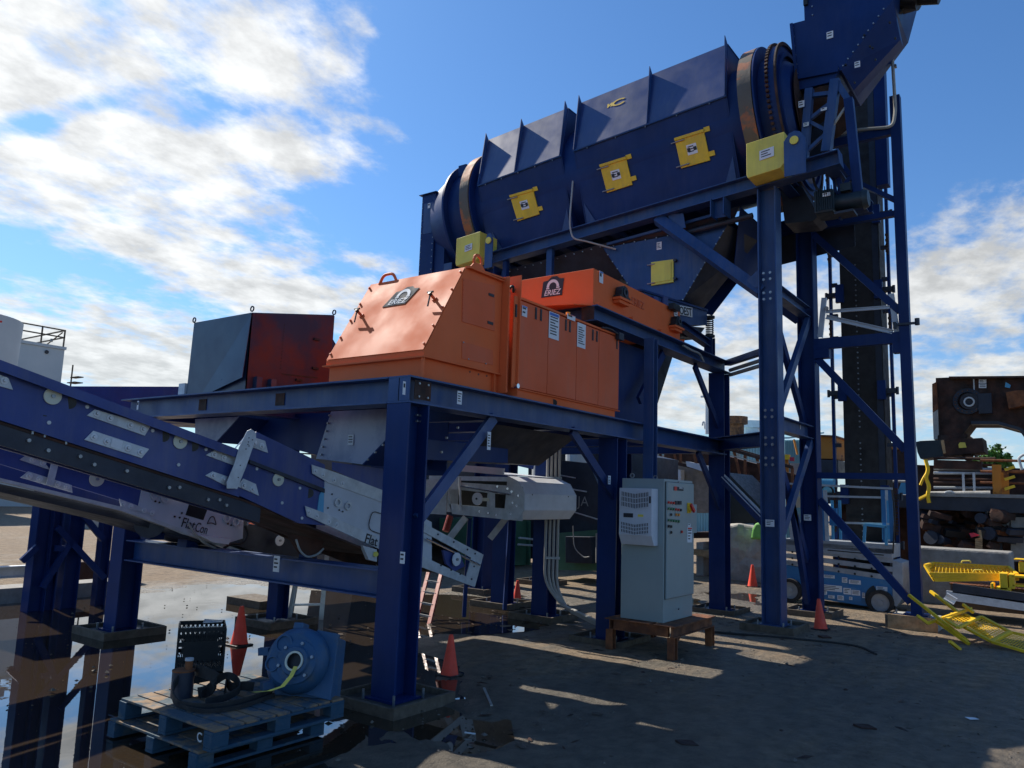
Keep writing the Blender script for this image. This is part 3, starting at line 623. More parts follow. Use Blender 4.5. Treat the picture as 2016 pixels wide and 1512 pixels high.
tring(1.15, 1.515, 1.2, .03, 'ring_web', 'navy'); tring(7.48, 1.47, 1.2, .03, 'ring_web', 'navy')
part('drum_shell', 'navy', TR, MB().ring(T(CX, 4.5, CH), TS, 1.28, 1.2, 7.5, 56), smooth=True)
part('sprocket_disc', 'navy', TR, MB().cyl(T(CX, .95, CH), T(CX, .80, CH), 1.43, 72), smooth=True); tring(.78, 1.465, 1.40, .03, 'drum_end_ring', 'rust_dark')
b = MB()
for i in range(96):
    a = 6.2832*i/96; e = V((math.cos(a), 0, 0))+TN*math.sin(a); tt = TS.cross(e).normalized(); c = T(CX, .92, CH)+e*1.455
    b.bar(c-e*.02, c+e*.035, .045, .05, up=TS)
o = part('sprocket_teeth', 'rust_dark', TR, b); o['kind'] = 'stuff'
part('end_hub', 'navy', TR, MB().cyl(T(CX, .80, CH), T(CX, .66, CH), 1.15, 48, 1.0), smooth=True)
part('drum_throat', 'rust_dark', TR, MB().cyl(T(CX, .60, CH), T(CX, .61, CH), .95, 40))
# discharge end
tring(8.28, 1.44, .9, .05, 'end_flange', 'navy'); part('end_cone', 'navy', TR, MB().cyl(T(CX, 8.25, CH), T(CX, 8.9, CH), 1.40, 40, 1.15), smooth=True)
part('bolted_bracket', 'navy', TR, MB().box(T(.40, 8.2, 2.5), T(.46, 7.95, 2.75)))
def yguard(px0, py0, px1, py1, X, dpt, s):
    a = at(px0, py0, X=X); c = at(px1, py1, X=X); b0 = a.y; b1 = c.y; z1_ = a.z; z0_ = c.z; k = .08; sl = math.tan(TH)*(b0-b1)
    g = part('guard_cover', 'yellow_pale', TR, MB().prism([(X, b0, z1_), (X, b1, z1_+sl), (X, b1, z0_+k+sl), (X, b1+k, z0_+sl), (X, b0-.02, z0_), (X, b0, z0_+.06)], (dpt, 0, 0)), bevel=.008)
    p = V((X-.012, (b0+b1)/2-.03, (z1_+z0_)/2+.03)); w = .10*s
    sticker([p+V((0, w, w*.7)), p+V((0, -w, w*.7+.03)), p+V((0, -w, -w*.7+.03)), p+V((0, w, -w*.7))], NX, TR, 3)
yguard(1469, 283, 1545, 335, 12.25, .75, 1.2); yguard(899, 470, 943, 515, 12.3, .6, 1.0)
def ydoor(pts, sx, sy, lab):
    """hinged yellow inspection door on the side panel (tl, tr, br, bl in the photograph)"""
    p0 = T(HX[0][0], 0, HX[0][1]); e = T(HX[1][0], 0, HX[1][1])-p0; n = TS.cross(e).normalized()
    if n.x > 0: n = -n
    p0 = p0+n*.003; q = [onpl(*p, p0, n) for p in pts]; r = (q[1]-q[0]).normalized(); u = (q[0]-q[3]).normalized()
    part('inspection_door', 'yellow', TR, MB().prism(q, n*.03), bevel=.004, label=lab)
    part('door_fold', 'yellow', TR, MB().prism([q[0]+n*.031, q[1]+n*.031, q[1]-u*.05+n*.031, q[0]-u*.05+n*.031], n*.02))
    for c, sg in ((q[1]-u*.06, 1), (q[2]+u*.07, 1)): part('door_lug', 'yellow', TR, MB().prism([c+n*.01, c+r*.11+n*.01, c+r*.11+u*.09+n*.01, c+u*.09+n*.01], n*.012))
    for c in (q[0]-u*.08, q[3]+u*.04): part('hinge_pin', 'bolt', TR, MB().cyl(c-r*.08+n*.04, c+r*.18+n*.045, .012, 8))
    m = (q[0]+q[1]+q[2]+q[3])/4+n*.032; w = .095
    o = sticker([m-r*w+u*w, m+r*w+u*w, m+r*w-u*w, m-r*w-u*w], n, TR, 3, name='warning_sign')
    for sg in (-1, 1): MB().prism([m+r*(sg*.06-.03)+u*.035+n*.0045, m+r*(sg*.06+.03)+u*.035+n*.0045, m+r*(sg*.06+.03)-u*.035+n*.0045, m+r*(sg*.06-.03)-u*.035+n*.0045], n*.002).build('pictogram', 'ink', o)
ydoor([(1005, 385), (1050, 372), (1063, 422), (1020, 436)], 0, 0, 'leftmost yellow inspection door')
ydoor([(1182, 325), (1233, 309), (1246, 364), (1196, 380)], 0, 0, 'middle yellow inspection door'); ydoor([(1329, 273), (1386, 255), (1399, 316), (1342, 332)], 0, 0, 'rightmost yellow inspection door')
# yellow maker's mark on the hood
p0 = T(HX[1][0], 0, HX[1][1]); e = (T(HX[2][0], 0, HX[2][1])-p0).normalized(); hn = TS.cross(e).normalized(); hn = -hn if hn.x > 0 else hn
c = onpl(1210, 204, p0+hn*.004, hn)
text('W', c+TS*.115, -TS, e, .13, 'yellow', TR, 'maker_mark_w', bold=.06, shear=.4, depth=.004, width=.2)
b = MB(); k = 14; vs = []
for i in range(k+1):
    a = math.radians(35+290*i/k); d = -TS*math.cos(a)+e*math.sin(a)*.5
    vs += [c-TS*.10+d*.17, c-TS*.10+d*.11]
b.add(vs+[v+hn*.004 for v in vs], [(2*i, 2*i+1, 2*i+3, 2*i+2) for i in range(k)]+[(30+2*i, 30+2*i+1, 30+2*i+3, 30+2*i+2) for i in range(k)])
part('maker_mark_ring', 'yellow', TR, b)

# end discharge box
EB = thing('end_chute_box', 'narrow navy discharge box bolted at the left end of the trommel', 'chute', (13.3, 12.2, 7))
def vb(px, py, X): return at(px, py, X=X)
a0 = at(830, 388, X=12.95); a1 = at(858, 378, X=12.95)
zt2 = (a0.z+a1.z)/2
yA, yB = 12.28, 11.86
part('box_shell', 'navy', EB, MB().prism([(12.95, yA, zt2), (12.95, yB, zt2), (12.95, yB, 7.6), (12.95, yB+.0, 6.6), (12.95, yA, 6.6)], (1.7, 0, 0)))
part('box_rim', 'navy', EB, MB().box((12.89, yA+.06, zt2+.002), (14.7, yB-.06, zt2+.015)))
part('side_cheek', 'navy', EB, MB().prism([(13.0, yB-.004, zt2-.05), (14.4, yB-.004, zt2-.05), (14.4, yB-.004, 6.6), (13.0, yB-.004, 6.6)], (0, -.3, 0)))
part('inset_panel', 'blue', EB, MB().box((12.944, yA-.07, 8.75), (12.949, yB+.07, 8.0)))
part('hanger_leg', 'blue', EB, MB().box((13.0, yB-.31, 6.6), (13.02, yB-.55, 7.2)))
studs('edge_bolt', 'bolt', EB, line((12.95, yA-.03, 8.8), (12.95, yA-.03, 6.8), 14)+line((12.95, yB+.03, 8.8), (12.95, yB+.03, 6.8), 14), NX, .012, .015)
label_tag(EB, 845, 405, .08, .12, 1, X=12.94); label_tag(EB, 867, 426, .08, .12, 3, X=12.95)

# ---------------------------------------------------------------- gantry under the trommel
GF = thing('trommel_gantry', 'tall blue steel gantry with crossed braces holding up the trommel', 'steel gantry', (12.85, 4.05, 0))
part('main_beam', 'blue', GF, MB().H(T(.12, -.05, .13), T(.12, 7.75, .13), .26, .26, TN, t=.018)); part('main_beam', 'navy', GF, MB().H(T(2.6, -.05, .13), T(2.6, 7.9, .13), .26, .26, TN, t=.018))
part('beam_end_plate', 'blue', GF, MB().prism([T(-.02, -.052, 0), T(.26, -.052, 0), T(.26, -.052, .26), T(-.02, -.052, .26)], -TS*.012))
for s in (.9, 2.4, 4.2, 5.4, 7.0, 7.7): part('cross_tie', 'navy', GF, MB().H(T(.25, s, .10), T(2.47, s, .10), .18, .2, TN))
for s in (.0, ): part('stub_beam', 'blue', GF, MB().H(T(.25, s+.1, .13), T(2.47, s+.1, .13), .2, .26, TN))
for px in ((1543, 285), (955, 478)):
    p = at(*px, X=12.2); b = MB().box((12.2, p.y+.0, p.z-.30), (12.22, p.y-.34 if px[0] > 1000 else p.y-.16, p.z+.25))
    w = .34 if px[0] > 1000 else .2
    part('trunnion_bracket', 'blue', GF, MB().prism([(12.2, p.y, p.z-.55), (12.2, p.y-w, p.z-.55), (12.2, p.y-w, p.z+.05), (12.2, p.y-w*.75, p.z+.17), (12.2, p.y-w*.5, p.z+.2), (12.2, p.y-w*.25, p.z+.17), (12.2, p.y, p.z+.05)], (.02, 0, 0)))
    part('shaft_end', 'yellow_pale', GF, MB().cyl((12.19, p.y-w/2, p.z+.03), (12.17, p.y-w/2, p.z+.03), .07, 16))
for x, y, l in ((12.85, 4.05, 'timber-framed footing under the tall front gantry column'), (15.1, 4.05, 'timber-framed footing behind the right-hand traffic cone'),
                (12.85, 10.0, 'far footing under the left front gantry column'), (15.1, 10.0, 'far footing under the left rear gantry column')): footing(x, y, l, h=.13)
column(GF, 12.85, 4.05, 7.34, face='Y', s=.31, m='blue', z0=.09); column(GF, 15.1, 4.05, 7.34, face='Y', s=.31, z0=.09)
for x in (12.85, 15.1): column(GF, x, 10.0, 6.82, face='Y', s=.31, z0=.09)
ya = 4.05
part('tie_beam', 'blue', GF, MB().H((13.0, ya, 5.62), (14.95, ya, 5.62), .2, .2)); part('tie_beam', 'blue', GF, MB().H((13.0, ya, 3.33), (14.95, ya, 3.33), .22, .24))
for a, b2 in (((13.0, 5.48), (14.95, 3.5)), ((14.95, 5.48), (13.0, 3.5)), ((13.0, 3.16), (14.95, 1.0)), ((14.95, 3.16), (13.0, 1.4)), ((14.0, 2.2), (14.95, .25))):
    part('diagonal_brace', 'blue' if a[0] > 14 else 'navy', GF, MB().bar((a[0], ya-.05 if a[0] > 14 else ya+.06, a[1]), (b2[0], ya-.05 if a[0] > 14 else ya+.06, b2[1]), .08, .16, up=(1, 0, .9)))
part('knee_brace', 'blue', GF, MB().bar(T(.12, 3.2, -.01), (12.85, 4.2, 5.55), .16, .19, up=(0, 1, 1))); part('knee_brace', 'navy', GF, MB().bar(T(2.6, 3.2, -.01), (15.1, 4.2, 5.55), .16, .19, up=(0, 1, 1)))
part('gusset_plate', 'blue', GF, MB().prism([at(1312, 422, X=12.76), at(1345, 420, X=12.76), at(1350, 448, X=12.76), at(1332, 452, X=12.76)], (.014, 0, 0)))
part('gusset_plate', 'blue', GF, MB().prism([at(1470, 552, X=12.76), at(1493, 530, X=12.76), at(1494, 566, X=12.76), at(1484, 566, X=12.76)], (.014, 0, 0)))
part('hanger_post', 'blue', GF, MB().bar(T(.14, 5.6, 0), T(.14, 5.6, 0)-NZ*.75, .13, .1)); part('hanger_post', 'blue', GF, MB().H(T(.10, 1.98, 0), T(.10, 1.98, 0)-NZ*.32, .34, .25, (0, 1, 0)))
part('hanger_post', 'navy', GF, MB().bar(T(.1, 6.7, 0), T(.1, 6.7, 0)-NZ*.8, .1, .1)); part('hanger_brace', 'blue', GF, MB().bar(T(.3, 6.8, 0), T(.3, 7.2, -.75), .1, .1))
studs('splice_bolt', 'bolt', GF, [(12.70, 4.05+j*.055, z+k*.11) for z in (5.72, 5.38, 3.4, 2.95, 2.62) for j in (-1, 1) for k in (0, 1)], NX, .024, .02)
label_tag(GF, 1516, 1030, .14, .11, 3, X=12.695); label_tag(GF, 1590, 1019, .13, .11, 3, X=14.945)
label_tag(GF, 1575, 838, .03, .13, 1, Y=4.04)
# horizontal ties to the platform
part('link_beam', 'navy', GF, MB().H((14.15, 5.62, 3.06), (12.98, 4.2, 3.06), .2, .24)); part('link_beam', 'navy', GF, MB().bar((14.2, 5.3, 4.62), (12.95, 4.2, 4.55), .12, .10))
part('link_conduit', 'pvc', GF, MB().cyl((14.2, 5.25, 4.48), (12.95, 4.15, 4.42), .035)); part('link_conduit', 'pvc', GF, MB().cyl((14.2, 5.25, 4.39), (12.95, 4.15, 4.33), .035))
part('light_brace', 'white_steel', GF, MB().ang((14.0, 5.3, 2.45), (13.0, 4.2, 1.72), .06)); part('dark_brace', 'navy', GF, MB().bar((14.0, 5.32, 2.40), (13.0, 4.22, 1.66), .06, .14))

# ---------------------------------------------------------------- hopper and feeder under the trommel
HP = thing('undersize_hopper', 'blue tapered hopper with one yellow hatch hanging under the trommel', 'hopper', (13.0, 6, 5.6))
hx = 13.0
fq = [at(1188, 488, X=hx), at(1432, 443, X=hx), at(1345, 590, X=hx), at(1262, 590, X=hx), at(1245, 572, X=hx)]
part('front_plate', 'blue', HP, MB().prism(fq, (.012, 0, 0)))
rq = [at(1432, 443, X=hx), at(1345, 590, X=hx), V((14.4, at(1345, 590, X=hx).y-.0, at(1345, 590, X=hx).z)), V((15.2, at(1432, 443, X=hx).y, at(1432, 443, X=hx).z))]
cor = [at(1432, 443, X=hx), at(1492, 474, X=hx+.9), at(1384, 608, X=hx+.9), at(1345, 590, X=hx)]
part('side_plate', 'dark_steel', HP, MB().prism(cor, (.01, .012, 0)))
part('far_plate', 'navy', HP, MB().prism([fq[0]+V((1.8, 0, 0)), fq[1]+V((1.8, 0, 0)), fq[2]+V((1.4, 0, 0)), fq[4]+V((1.4, 0, 0))], (.012, 0, 0)))
part('left_plate', 'navy', HP, MB().prism([fq[0], fq[4], fq[4]+V((1.5, 0, 0)), fq[0]+V((1.8, 0, 0))], (0, .012, 0)))
studs('edge_bolt', 'bolt', HP, line(fq[0], fq[1], 12)[1:-1]+line(fq[1], fq[2], 13)[1:]+line(fq[0], fq[4], 7)[1:], NX, .013, .02)
hq = [at(1283, 517, X=hx-.003), at(1327, 511, X=hx-.003), at(1327, 556, X=hx-.003), at(1283, 563, X=hx-.003)]
part('hatch', 'yellow_pale', HP, MB().prism(hq, (-.03, 0, 0)), bevel=.004)
part('hatch_frame', 'yellow_pale', HP, MB().prism([hq[0].lerp(hq[2], .1)-V((.031, 0, 0)), hq[1].lerp(hq[3], .1)-V((.031, 0, 0)), hq[2].lerp(hq[0], .1)-V((.031, 0, 0)), hq[3].lerp(hq[1], .1)-V((.031, 0, 0))], (-.012, 0, 0)))
for p in (hq[0]-NZ*.05, hq[3]+NZ*.04): part('hinge_pin', 'bolt', HP, MB().cyl(p+V((-.04, .07, 0)), p+V((-.04, -.08, 0)), .014, 8))
for p in (hq[1]-NZ*.03, hq[2]+NZ*.06): part('knob', 'dark_steel', HP, MB().cyl(p+V((-.0, -.04, 0)), p+V((-.07, -.04, 0)), .03, 10))
label_tag(HP, 1298, 484, .10, .15, 4, X=hx-.002); 
sticker([at(1421, 517, X=13.3), at(1426, 520, X=13.3), at(1417, 533, X=13.3), at(1412, 530, X=13.3)], NX, HP, 4)
UT = thing('collecting_trough', 'dark blue trough sheeting below the trommel drum', 'trough', (13.0, 8, 6.2))
part('sloped_sheet', 'dark_steel', UT, MB().prism([(12.95, 9.9, 6.75), (12.95, 4.6, 7.2), (13.5, 5.2, 6.55), (13.5, 9.9, 6.1)], (.012, 0, 0)))
part('bottom_sheet', 'dark_steel', UT, MB().prism([(13.5, 9.9, 6.1), (13.5, 7.2, 6.35), (15.0, 7.2, 6.35), (15.0, 9.9, 6.1)], (0, 0, .012)))
part('far_sheet', 'dark_steel', UT, MB().prism([(15.3, 10.4, 6.1), (15.3, 3.2, 6.9), (15.3, 3.2, 7.5), (15.3, 10.4, 6.9)], (.012, 0, 0)))
part('end_sheet', 'navy', UT, MB().prism([(13.0, 4.6, 7.2), (15.2, 4.6, 7.2), (14.6, 4.9, 6.3), (13.5, 4.9, 6.3)], (0, .012, 0)))
part('seam_rail', 'blue', UT, MB().bar((12.94, 7.25, 6.93), (12.94, 5.0, 7.12), .05, .05)); part('round_edge', 'dark_steel', UT, MB().cyl((12.9, 5.55, 6.86), (12.9, 4.35, 6.96), .05, 12))
part('drain_pipe', 'pvc', UT, MB().path([T(.12, 4.98, 1.3), T(-.05, 4.99, .5), T(-.06, 5.0, .26), T(-.06, 4.95, .0), T(.05, 4.75, -.06), T(.3, 4.2, -.3)], .018, 8))
studs('edge_bolt', 'bolt', UT, line((12.94, 9.6, 6.72), (12.94, 7.4, 6.9), 12), NX, .013, .02)
FD = thing('vibrating_feeder', 'blue vibrating feeder with white JOEST sign behind the overhead magnet', 'vibrating feeder', (12.6, 5.7, 5.2))
fy = 5.55
part('trough_side', 'blue', FD, MB().prism([at(1262, 572, Y=fy), at(1392, 612, Y=fy), at(1392, 640, Y=fy), at(1345, 640, Y=fy), at(1262, 610, Y=fy)], (0, .9, 0)))
part('trough_rim', 'navy', FD, MB().prism([at(1262, 568, Y=fy-.03), at(1394, 609, Y=fy-.03), at(1394, 613, Y=fy-.03), at(1262, 572, Y=fy-.03)], (0, .95, 0)))
for px in (1283, 1302): part('rib', 'violet_blue', FD, MB().prism([at(px, 583, Y=fy-.004), at(px+9, 586, Y=fy-.004), at(px+9, 612, Y=fy-.004), at(px, 610, Y=fy-.004)], (0, -.04, 0)))
q = [at(1322, 598, Y=fy-.005), at(1362, 606, Y=fy-.005), at(1362, 625, Y=fy-.005), at(1322, 616, Y=fy-.005)]
sg = part('name_sign', 'white_print', FD, MB().prism(q, (0, -.012, 0)))
text('JOEST', (q[0]+q[1]+q[2]+q[3])/4+V((.10, -.018, 0)), q[1]-q[0], NZ, .20, 'ink', sg, 'joest_lettering', bold=.012, width=.62)
text('>', q[0].lerp(q[3], .5)+V((.11, -.018, 0)), q[1]-q[0], NZ, .25, 'red', sg, 'chevron_mark', bold=.04)
b = MB()
sp = at(1397, 640, Y=fy); n = 90; b.path([sp+V((.07*math.cos(i*.55), .07*math.sin(i*.55), .12-i*.0035)) for i in range(90)], .012, 5)
part('coil_spring', 'dark_steel', FD, b); part('spring_seat', 'black', FD, MB().cyl(sp+NZ*.17, sp+NZ*.13, .1, 14).cyl(sp-NZ*.20, sp-NZ*.24, .1, 14))
part('spring_post', 'navy', FD, MB().H(sp-NZ*.25, V((sp.x, sp.y, 4.65)), .16, .16, (1, 0, 0)))
part('support_arm', 'navy', FD, MB().H(at(1340, 640, Y=fy), at(1392, 676, Y=fy), .14, .14))
part('discharge_lip', 'dark_steel', FD, MB().prism([at(1330, 640, Y=fy+.1), at(1388, 645, Y=fy+.1), at(1372, 668, Y=fy+.1), at(1345, 662, Y=fy+.1)], (0, .6, 0)))
# chute below the feeder with a yellow hatch
CH2 = thing('transfer_chute', 'dark blue slanting chute with yellow hatch behind the upper platform post', 'chute', (11.5, 6, 3.2))
part('chute_face', 'dark_steel', CH2, MB().prism([at(1275, 665, Y=5.9), at(1325, 700, Y=5.9), at(1282, 835, Y=5.9), at(1262, 830, Y=5.9), at(1262, 700, Y=5.9)], (0, .9, 0)))
part('hatch', 'yellow', CH2, MB().prism([at(1276, 742, Y=5.89), at(1284, 744, Y=5.89), at(1274, 795, Y=5.89), at(1270, 793, Y=5.89)], (0, -.05, 0)))

# ---------------------------------------------------------------- feed chute, drive and elevator tower
FC = thing('feed_chute', 'dark navy feed chute with bolted seams at the top right above the gear ring', 'chute', (13.5, 3, 9.6))
XF = 13.45
A1 = [at(1558, 47, X=XF), at(1584, 40, X=XF), at(1578, -120, X=XF), at(1800, -160, X=XF), at(1757, 0, X=XF), at(1656, 138, X=XF), at(1568, 152, X=XF)]
part('chute_box', 'navy', FC, MB().prism(A1, (1.5, 0, 0)))
B1 = [at(1757, 0, X=XF), at(1656, 138, X=XF), at(1681, 178, X=XF+.25), at(1773, 78, X=XF+.25)]
part('angled_plate', 'navy', FC, MB().prism(B1, (.25, 0, 0)))
part('seam_angle', 'navy', FC, MB().bar(at(1558, 47, X=XF-.02), at(1568, 152, X=XF-.02), .05, .05)); part('rim_flange', 'navy', FC, MB().bar(at(1563, 153, X=XF-.03), at(1650, 136, X=XF-.03), .04, .1))
part('head_box', 'black', FC, MB().box(at(1580, -60, X=XF-.05), at(1606, 38, X=XF+.5)))
part('lower_skirt', 'navy', FC, MB().prism([at(1568, 154, X=XF), at(1652, 138, X=XF), at(1640, 160, X=XF), at(1568, 178, X=XF)], (.8, 0, 0)))
studs('edge_bolt', 'bolt', FC, line(at(1561, 55, X=XF), at(1570, 145, X=XF), 6)+line(at(1572, 150, X=XF), at(1650, 135, X=XF), 6)+line(at(1660, 130, X=XF), at(1740, 18, X=XF), 9)+line(at(1600, 30, X=XF), at(1598, -20, X=XF), 4), NX, .014, .02)
studs('edge_bolt', 'black', FC, [at(px, py, X=XF-.0) for px, py in ((1702, 70), (1718, 95), (1752, 45), (1763, 76), (1713, 92), (1724, 118), (1683, 163), (1665, 128))], NX, .018, .03)
label_tag(FC, 1634, 69, .11, .13, 2, X=XF-.004); label_tag(FC, 1688, 127, .09, .11, 2, X=XF-.02)
FB = thing('chute_support', 'blue braced support frame under the feed chute beside the gear ring', 'support frame', (13.3, 3.3, 7.5))
XB = 13.2
def fbar(a, b, w, m='blue', x=XB, nm='strut'): return part(nm, m, FB, MB().bar(at(*a, X=x), at(*b, X=x), w, w, up=(1, 0, 0)))
fbar((1594, 176), (1583, 318), .13); fbar((1645, 158), (1627, 300), .15); fbar((1600, 188), (1634, 184), .07); fbar((1594, 235), (1632, 205), .06); fbar((1594, 240), (1628, 258), .06); fbar((1586, 300), (1625, 265), .06)
fbar((1630, 262), (1672, 200), .035, 'pvc'); fbar((1646, 160), (1672, 200), .10); fbar((1671, 196), (1690, 382), .14, 'navy', nm='hanger_arm'); fbar((1648, 312), (1676, 346), .07, 'navy'); fbar((1648, 385), (1678, 346), .07, 'navy'); fbar((1645, 330), (1662, 392), .07, 'navy')
part('shaft_disc', 'rust_dark', FB, MB().cyl(at(1622, 225, X=13.6), at(1622, 225, X=13.7), .48, 28)); part('back_plate', 'dark_steel', FB, MB().prism([at(1562, 180, X=13.65), at(1640, 170, X=13.65), at(1640, 290, X=13.65), at(1600, 320, X=13.65), at(1570, 280, X=13.65)], (.05, 0, 0)))
label_tag(FB, 1578, 205, .1, .12, 2, X=13.1); label_tag(FB, 1622, 215, .1, .05, 1, X=13.1); label_tag(FB, 1587, 245, .09, .07, 2, X=13.1)
DM = thing('drive_motor', 'dark green finned drive motor hanging below the right end of the trommel beam', 'motor', at(1650, 400, X=13.1))
a = at(1608, 402, X=13.1); c = at(1646, 402, X=13.1); e = at(1700, 392, X=13.1)
part('gear_housing', 'motor_green', DM, MB().box(a+V((-.2, 0, -.24)), c+V((.25, 0, .22))), bevel=.03)
for i in range(9): part('cooling_fin', 'motor_green', DM, MB().box((12.87, a.y-.04-i*.035, a.z-.2), (12.9, a.y-.048-i*.035, a.z+.2)))
part('motor_body', 'motor_green', DM, MB().cyl(c+V((0, 0, .02)), e, .14, 20).cyl(e, e+(e-c).normalized()*.08, .17, 20, .13), smooth=True); part('motor_foot', 'dark_steel', DM, MB().bar(c-NZ*.2, c.lerp(e, .7)-NZ*.2, .3, .04)); part('terminal_box', 'motor_green', DM, MB().box(c.lerp(e, .4)+V((-.1, .08, .17)), c.lerp(e, .4)+V((.1, -.08, .30))))
part('cable', 'black', DM, MB().path([at(1600, 345, X=13.0), at(1606, 372, X=13.0), at(1630, 385, X=13.0), at(1640, 398, X=12.95)], .02)); label_tag(DM, 1627, 383, .12, .06, 1, X=12.88); part('mount_plate', 'navy', DM, MB().bar(at(1640, 345, X=13.2), at(1655, 432, X=13.2), .12, .03))
part('chain_guard', 'dark_steel', DM, MB().prism([at(1572, 355, X=13.5), at(1612, 425, X=13.5), at(1600, 435, X=13.5), at(1545, 440, X=13.5), at(1535, 355, X=13.5)], (.6, 0, 0)))

TW = thing('elevator_tower', 'slender dark blue braced tower standing right of the gantry around the elevator', 'steel tower', (15, 2.3, 0))
TX = 15.0; ly = 2.33; cy = 3.90
footing_t = thing('tower_footing', 'pale block footing under the far right tower leg beside yellow railings', 'footing', (15, 2.33, 0))
part('concrete_block', 'concrete_light', footing_t, MB().box((14.65, 2.0, -.05), (15.3, 2.7, .22)), bevel=.01)
part('form_board', 'wood', footing_t, MB().box((14.6, 1.98, -.03), (14.645, 2.72, .24))); part('form_board', 'pad_wood', footing_t, MB().box((14.6, 2.721, -.03), (15.3, 2.76, .23)))
studs('anchor_bolt', 'bolt', footing_t, [(14.72, 2.1, .22), (14.72, 2.6, .22)], NZ, .014, .1)
part('base_plate', 'navy', TW, MB().box((14.83, 2.15, .222), (15.17, 2.52, .245))); part('tower_leg', 'navy', TW, MB().bar((TX, ly, .245), (TX, ly+.04, 9.55), .17, .17, up=(0, 1, 0)))

for z, w in ((8.9, .16), (7.3, .10), (5.0, .20), (2.54, .11)): part('girt', 'navy', TW, MB().bar((TX, cy, z), (TX, ly+.09, z), .12, w))
part('upper_post', 'navy', TW, MB().bar((16.9, 2.95, 8.6), (16.9, 2.95, 12.5), .22, .26))
for z0, z1_ in ((7.15, 5.48), (4.75, 3.0), (2.1, .42), (9.0, 7.6)):
    if z0 == 9.0: part('tower_brace', 'navy', TW, MB().bar((TX, 3.5, 8.35), (TX, ly+.09, 7.55), .08, .13, up=(1, 0, 0)))
    else: part('tower_brace', 'navy', TW, MB().bar((TX, cy-.02, z0), (TX, ly+.09, z1_), .08, .13, up=(0, 0, 1)))
for y, z in ((cy-.02, 4.86), (ly+.2, 4.86)): part('seat_bracket', 'navy', TW, MB().box((TX-.08, y-.25, 4.72), (TX+.08, y+.02, 4.895)))
part('conduit', 'pvc', TW, MB().path([at(1755, 82, X=14.9), at(1763, 220, X=14.9), at(1758, 250, X=14.9), at(1680, 256, X=14.9), at(1640, 268, X=14.9)], .03))
part('conduit_clamp', 'bolt', TW, MB().box(at(1755, 128, X=14.88), at(1766, 134, X=14.95)))
part('beam_clamp', 'dark_steel', TW, MB().box((14.88, ly+.17, 5.2), (14.92, ly-.19, 5.24)).cyl((14.9, ly+.17, 5.27), (14.9, ly+.17, 5.15), .03).cyl((14.9, ly-.19, 5.30), (14.9, ly-.19, 5.18), .04))
AF = thing('tensioner_frame', 'galvanised A-shaped take-up frame standing on the tower cross beam', 'support frame', (15, 3, 5.1))
def afb(a, b, w, m='light_grey', nm='frame_bar'): part(nm, m, AF, MB().C(at(*a, X=14.97), at(*b, X=14.97), w*.6, w, up=(0, 1, 0) if abs(a[0]-b[0]) < 30 else (0, 0, 1)))
afb((1622, 586), (1614, 664), .09, nm='frame_leg'); afb((1754, 578), (1766, 658), .09, nm='frame_leg'); afb((1626, 614), (1752, 605), .06, 'light_grey'); afb((1627, 624), (1758, 654), .08, 'light_grey')
part('pivot', 'bolt', AF, MB().cyl(at(1627, 607, X=14.9), at(1627, 607, X=15.05), .04)); 

EL = thing('bucket_elevator', 'tall black vertical elevator casing with a line of bolt heads, chains on both sides', 'elevator', (17.9, 3.6, .4))
ex = 17.7; ya, yb = 4.04, 3.22
part('casing', 'belt', EL, MB().box((ex, ya, .63), (ex+.6, yb, 14.0)))
part('casing_strip', 'dark_steel', EL, MB().box((ex-.01, yb+.14, .65), (ex-.003, yb+.02, 13.9)))
zz = []; z = 1.15
while z < 10.3:
    if not any(abs(z-k) < .15 for k in (2.2, 3.5, 5.6, 7.45)): zz.append(z)
    z += .115
studs('stud', 'bolt', EL, [(ex, 3.715, z) for z in zz], NX, .018, .02, 6)
for sg, y in ((1, 4.24), (-1, 3.05)):
    part('guide_rod', 'navy', EL, MB().bar((ex, y, .7), (ex, y, 11.0), .06, .085))
    for z in (1.25, 2.2, 3.25, 4.3, 5.6, 6.1, 6.8, 7.5, 8.2, 8.9): part('rod_bracket', 'dark_steel', EL, MB().box((ex-.04, y-sg*.02, z), (ex+.04, y-sg*.14, z+.08)))
    for z in (1.07, 2.05, 4.24, 6.42, 8.1):
        part('bearing_pad', 'navy', EL, MB().box((ex-.11, y-sg*.12, z), (ex-.005, y-sg*.28, z+.40))); part('clamp', 'dark_steel', EL, MB().box((ex-.09, y+sg*.07, z+.13), (ex+.04, y-sg*.12, z+.23)).cyl((ex-.02, y+sg*.09, z+.10), (ex-.02, y+sg*.09, z+.26), .03))
    for (z0, z1_) in ((1.45, 2.4), (5.4, 6.0), (7.35, 7.8), (9.2, 10.3)):
        b = MB(); z = z0; k = 0
        while z < z1_:
            b.bar((ex-.08, y, z), (ex-.08, y, z+.05), .065 if k % 2 else .04, .03); z += .06; k += 1
        part('roller_chain', 'rust_dark', EL, b)
HM = thing('head_motor', 'black head motor jutting into the sky at the very top right', 'motor', at(1800, 0, X=14))
part('motor_body', 'black', HM, MB().cyl(at(1775, -6, X=14), at(1812, -6, X=14), .22, 18).cyl(at(1812, -4, X=14), at(1850, -6, X=14), .12, 14)); part('motor_bracket', 'black', HM, MB().bar(at(1757, 18, X=14), at(1780, 16, X=14), .06).bar(at(1772, -10, X=14), at(1772, 26, X=14), .06))
HMb = part('motor_base', 'black', HM, MB().box(at(1772, 8, X=13.9), at(1800, 22, X=14.2)))

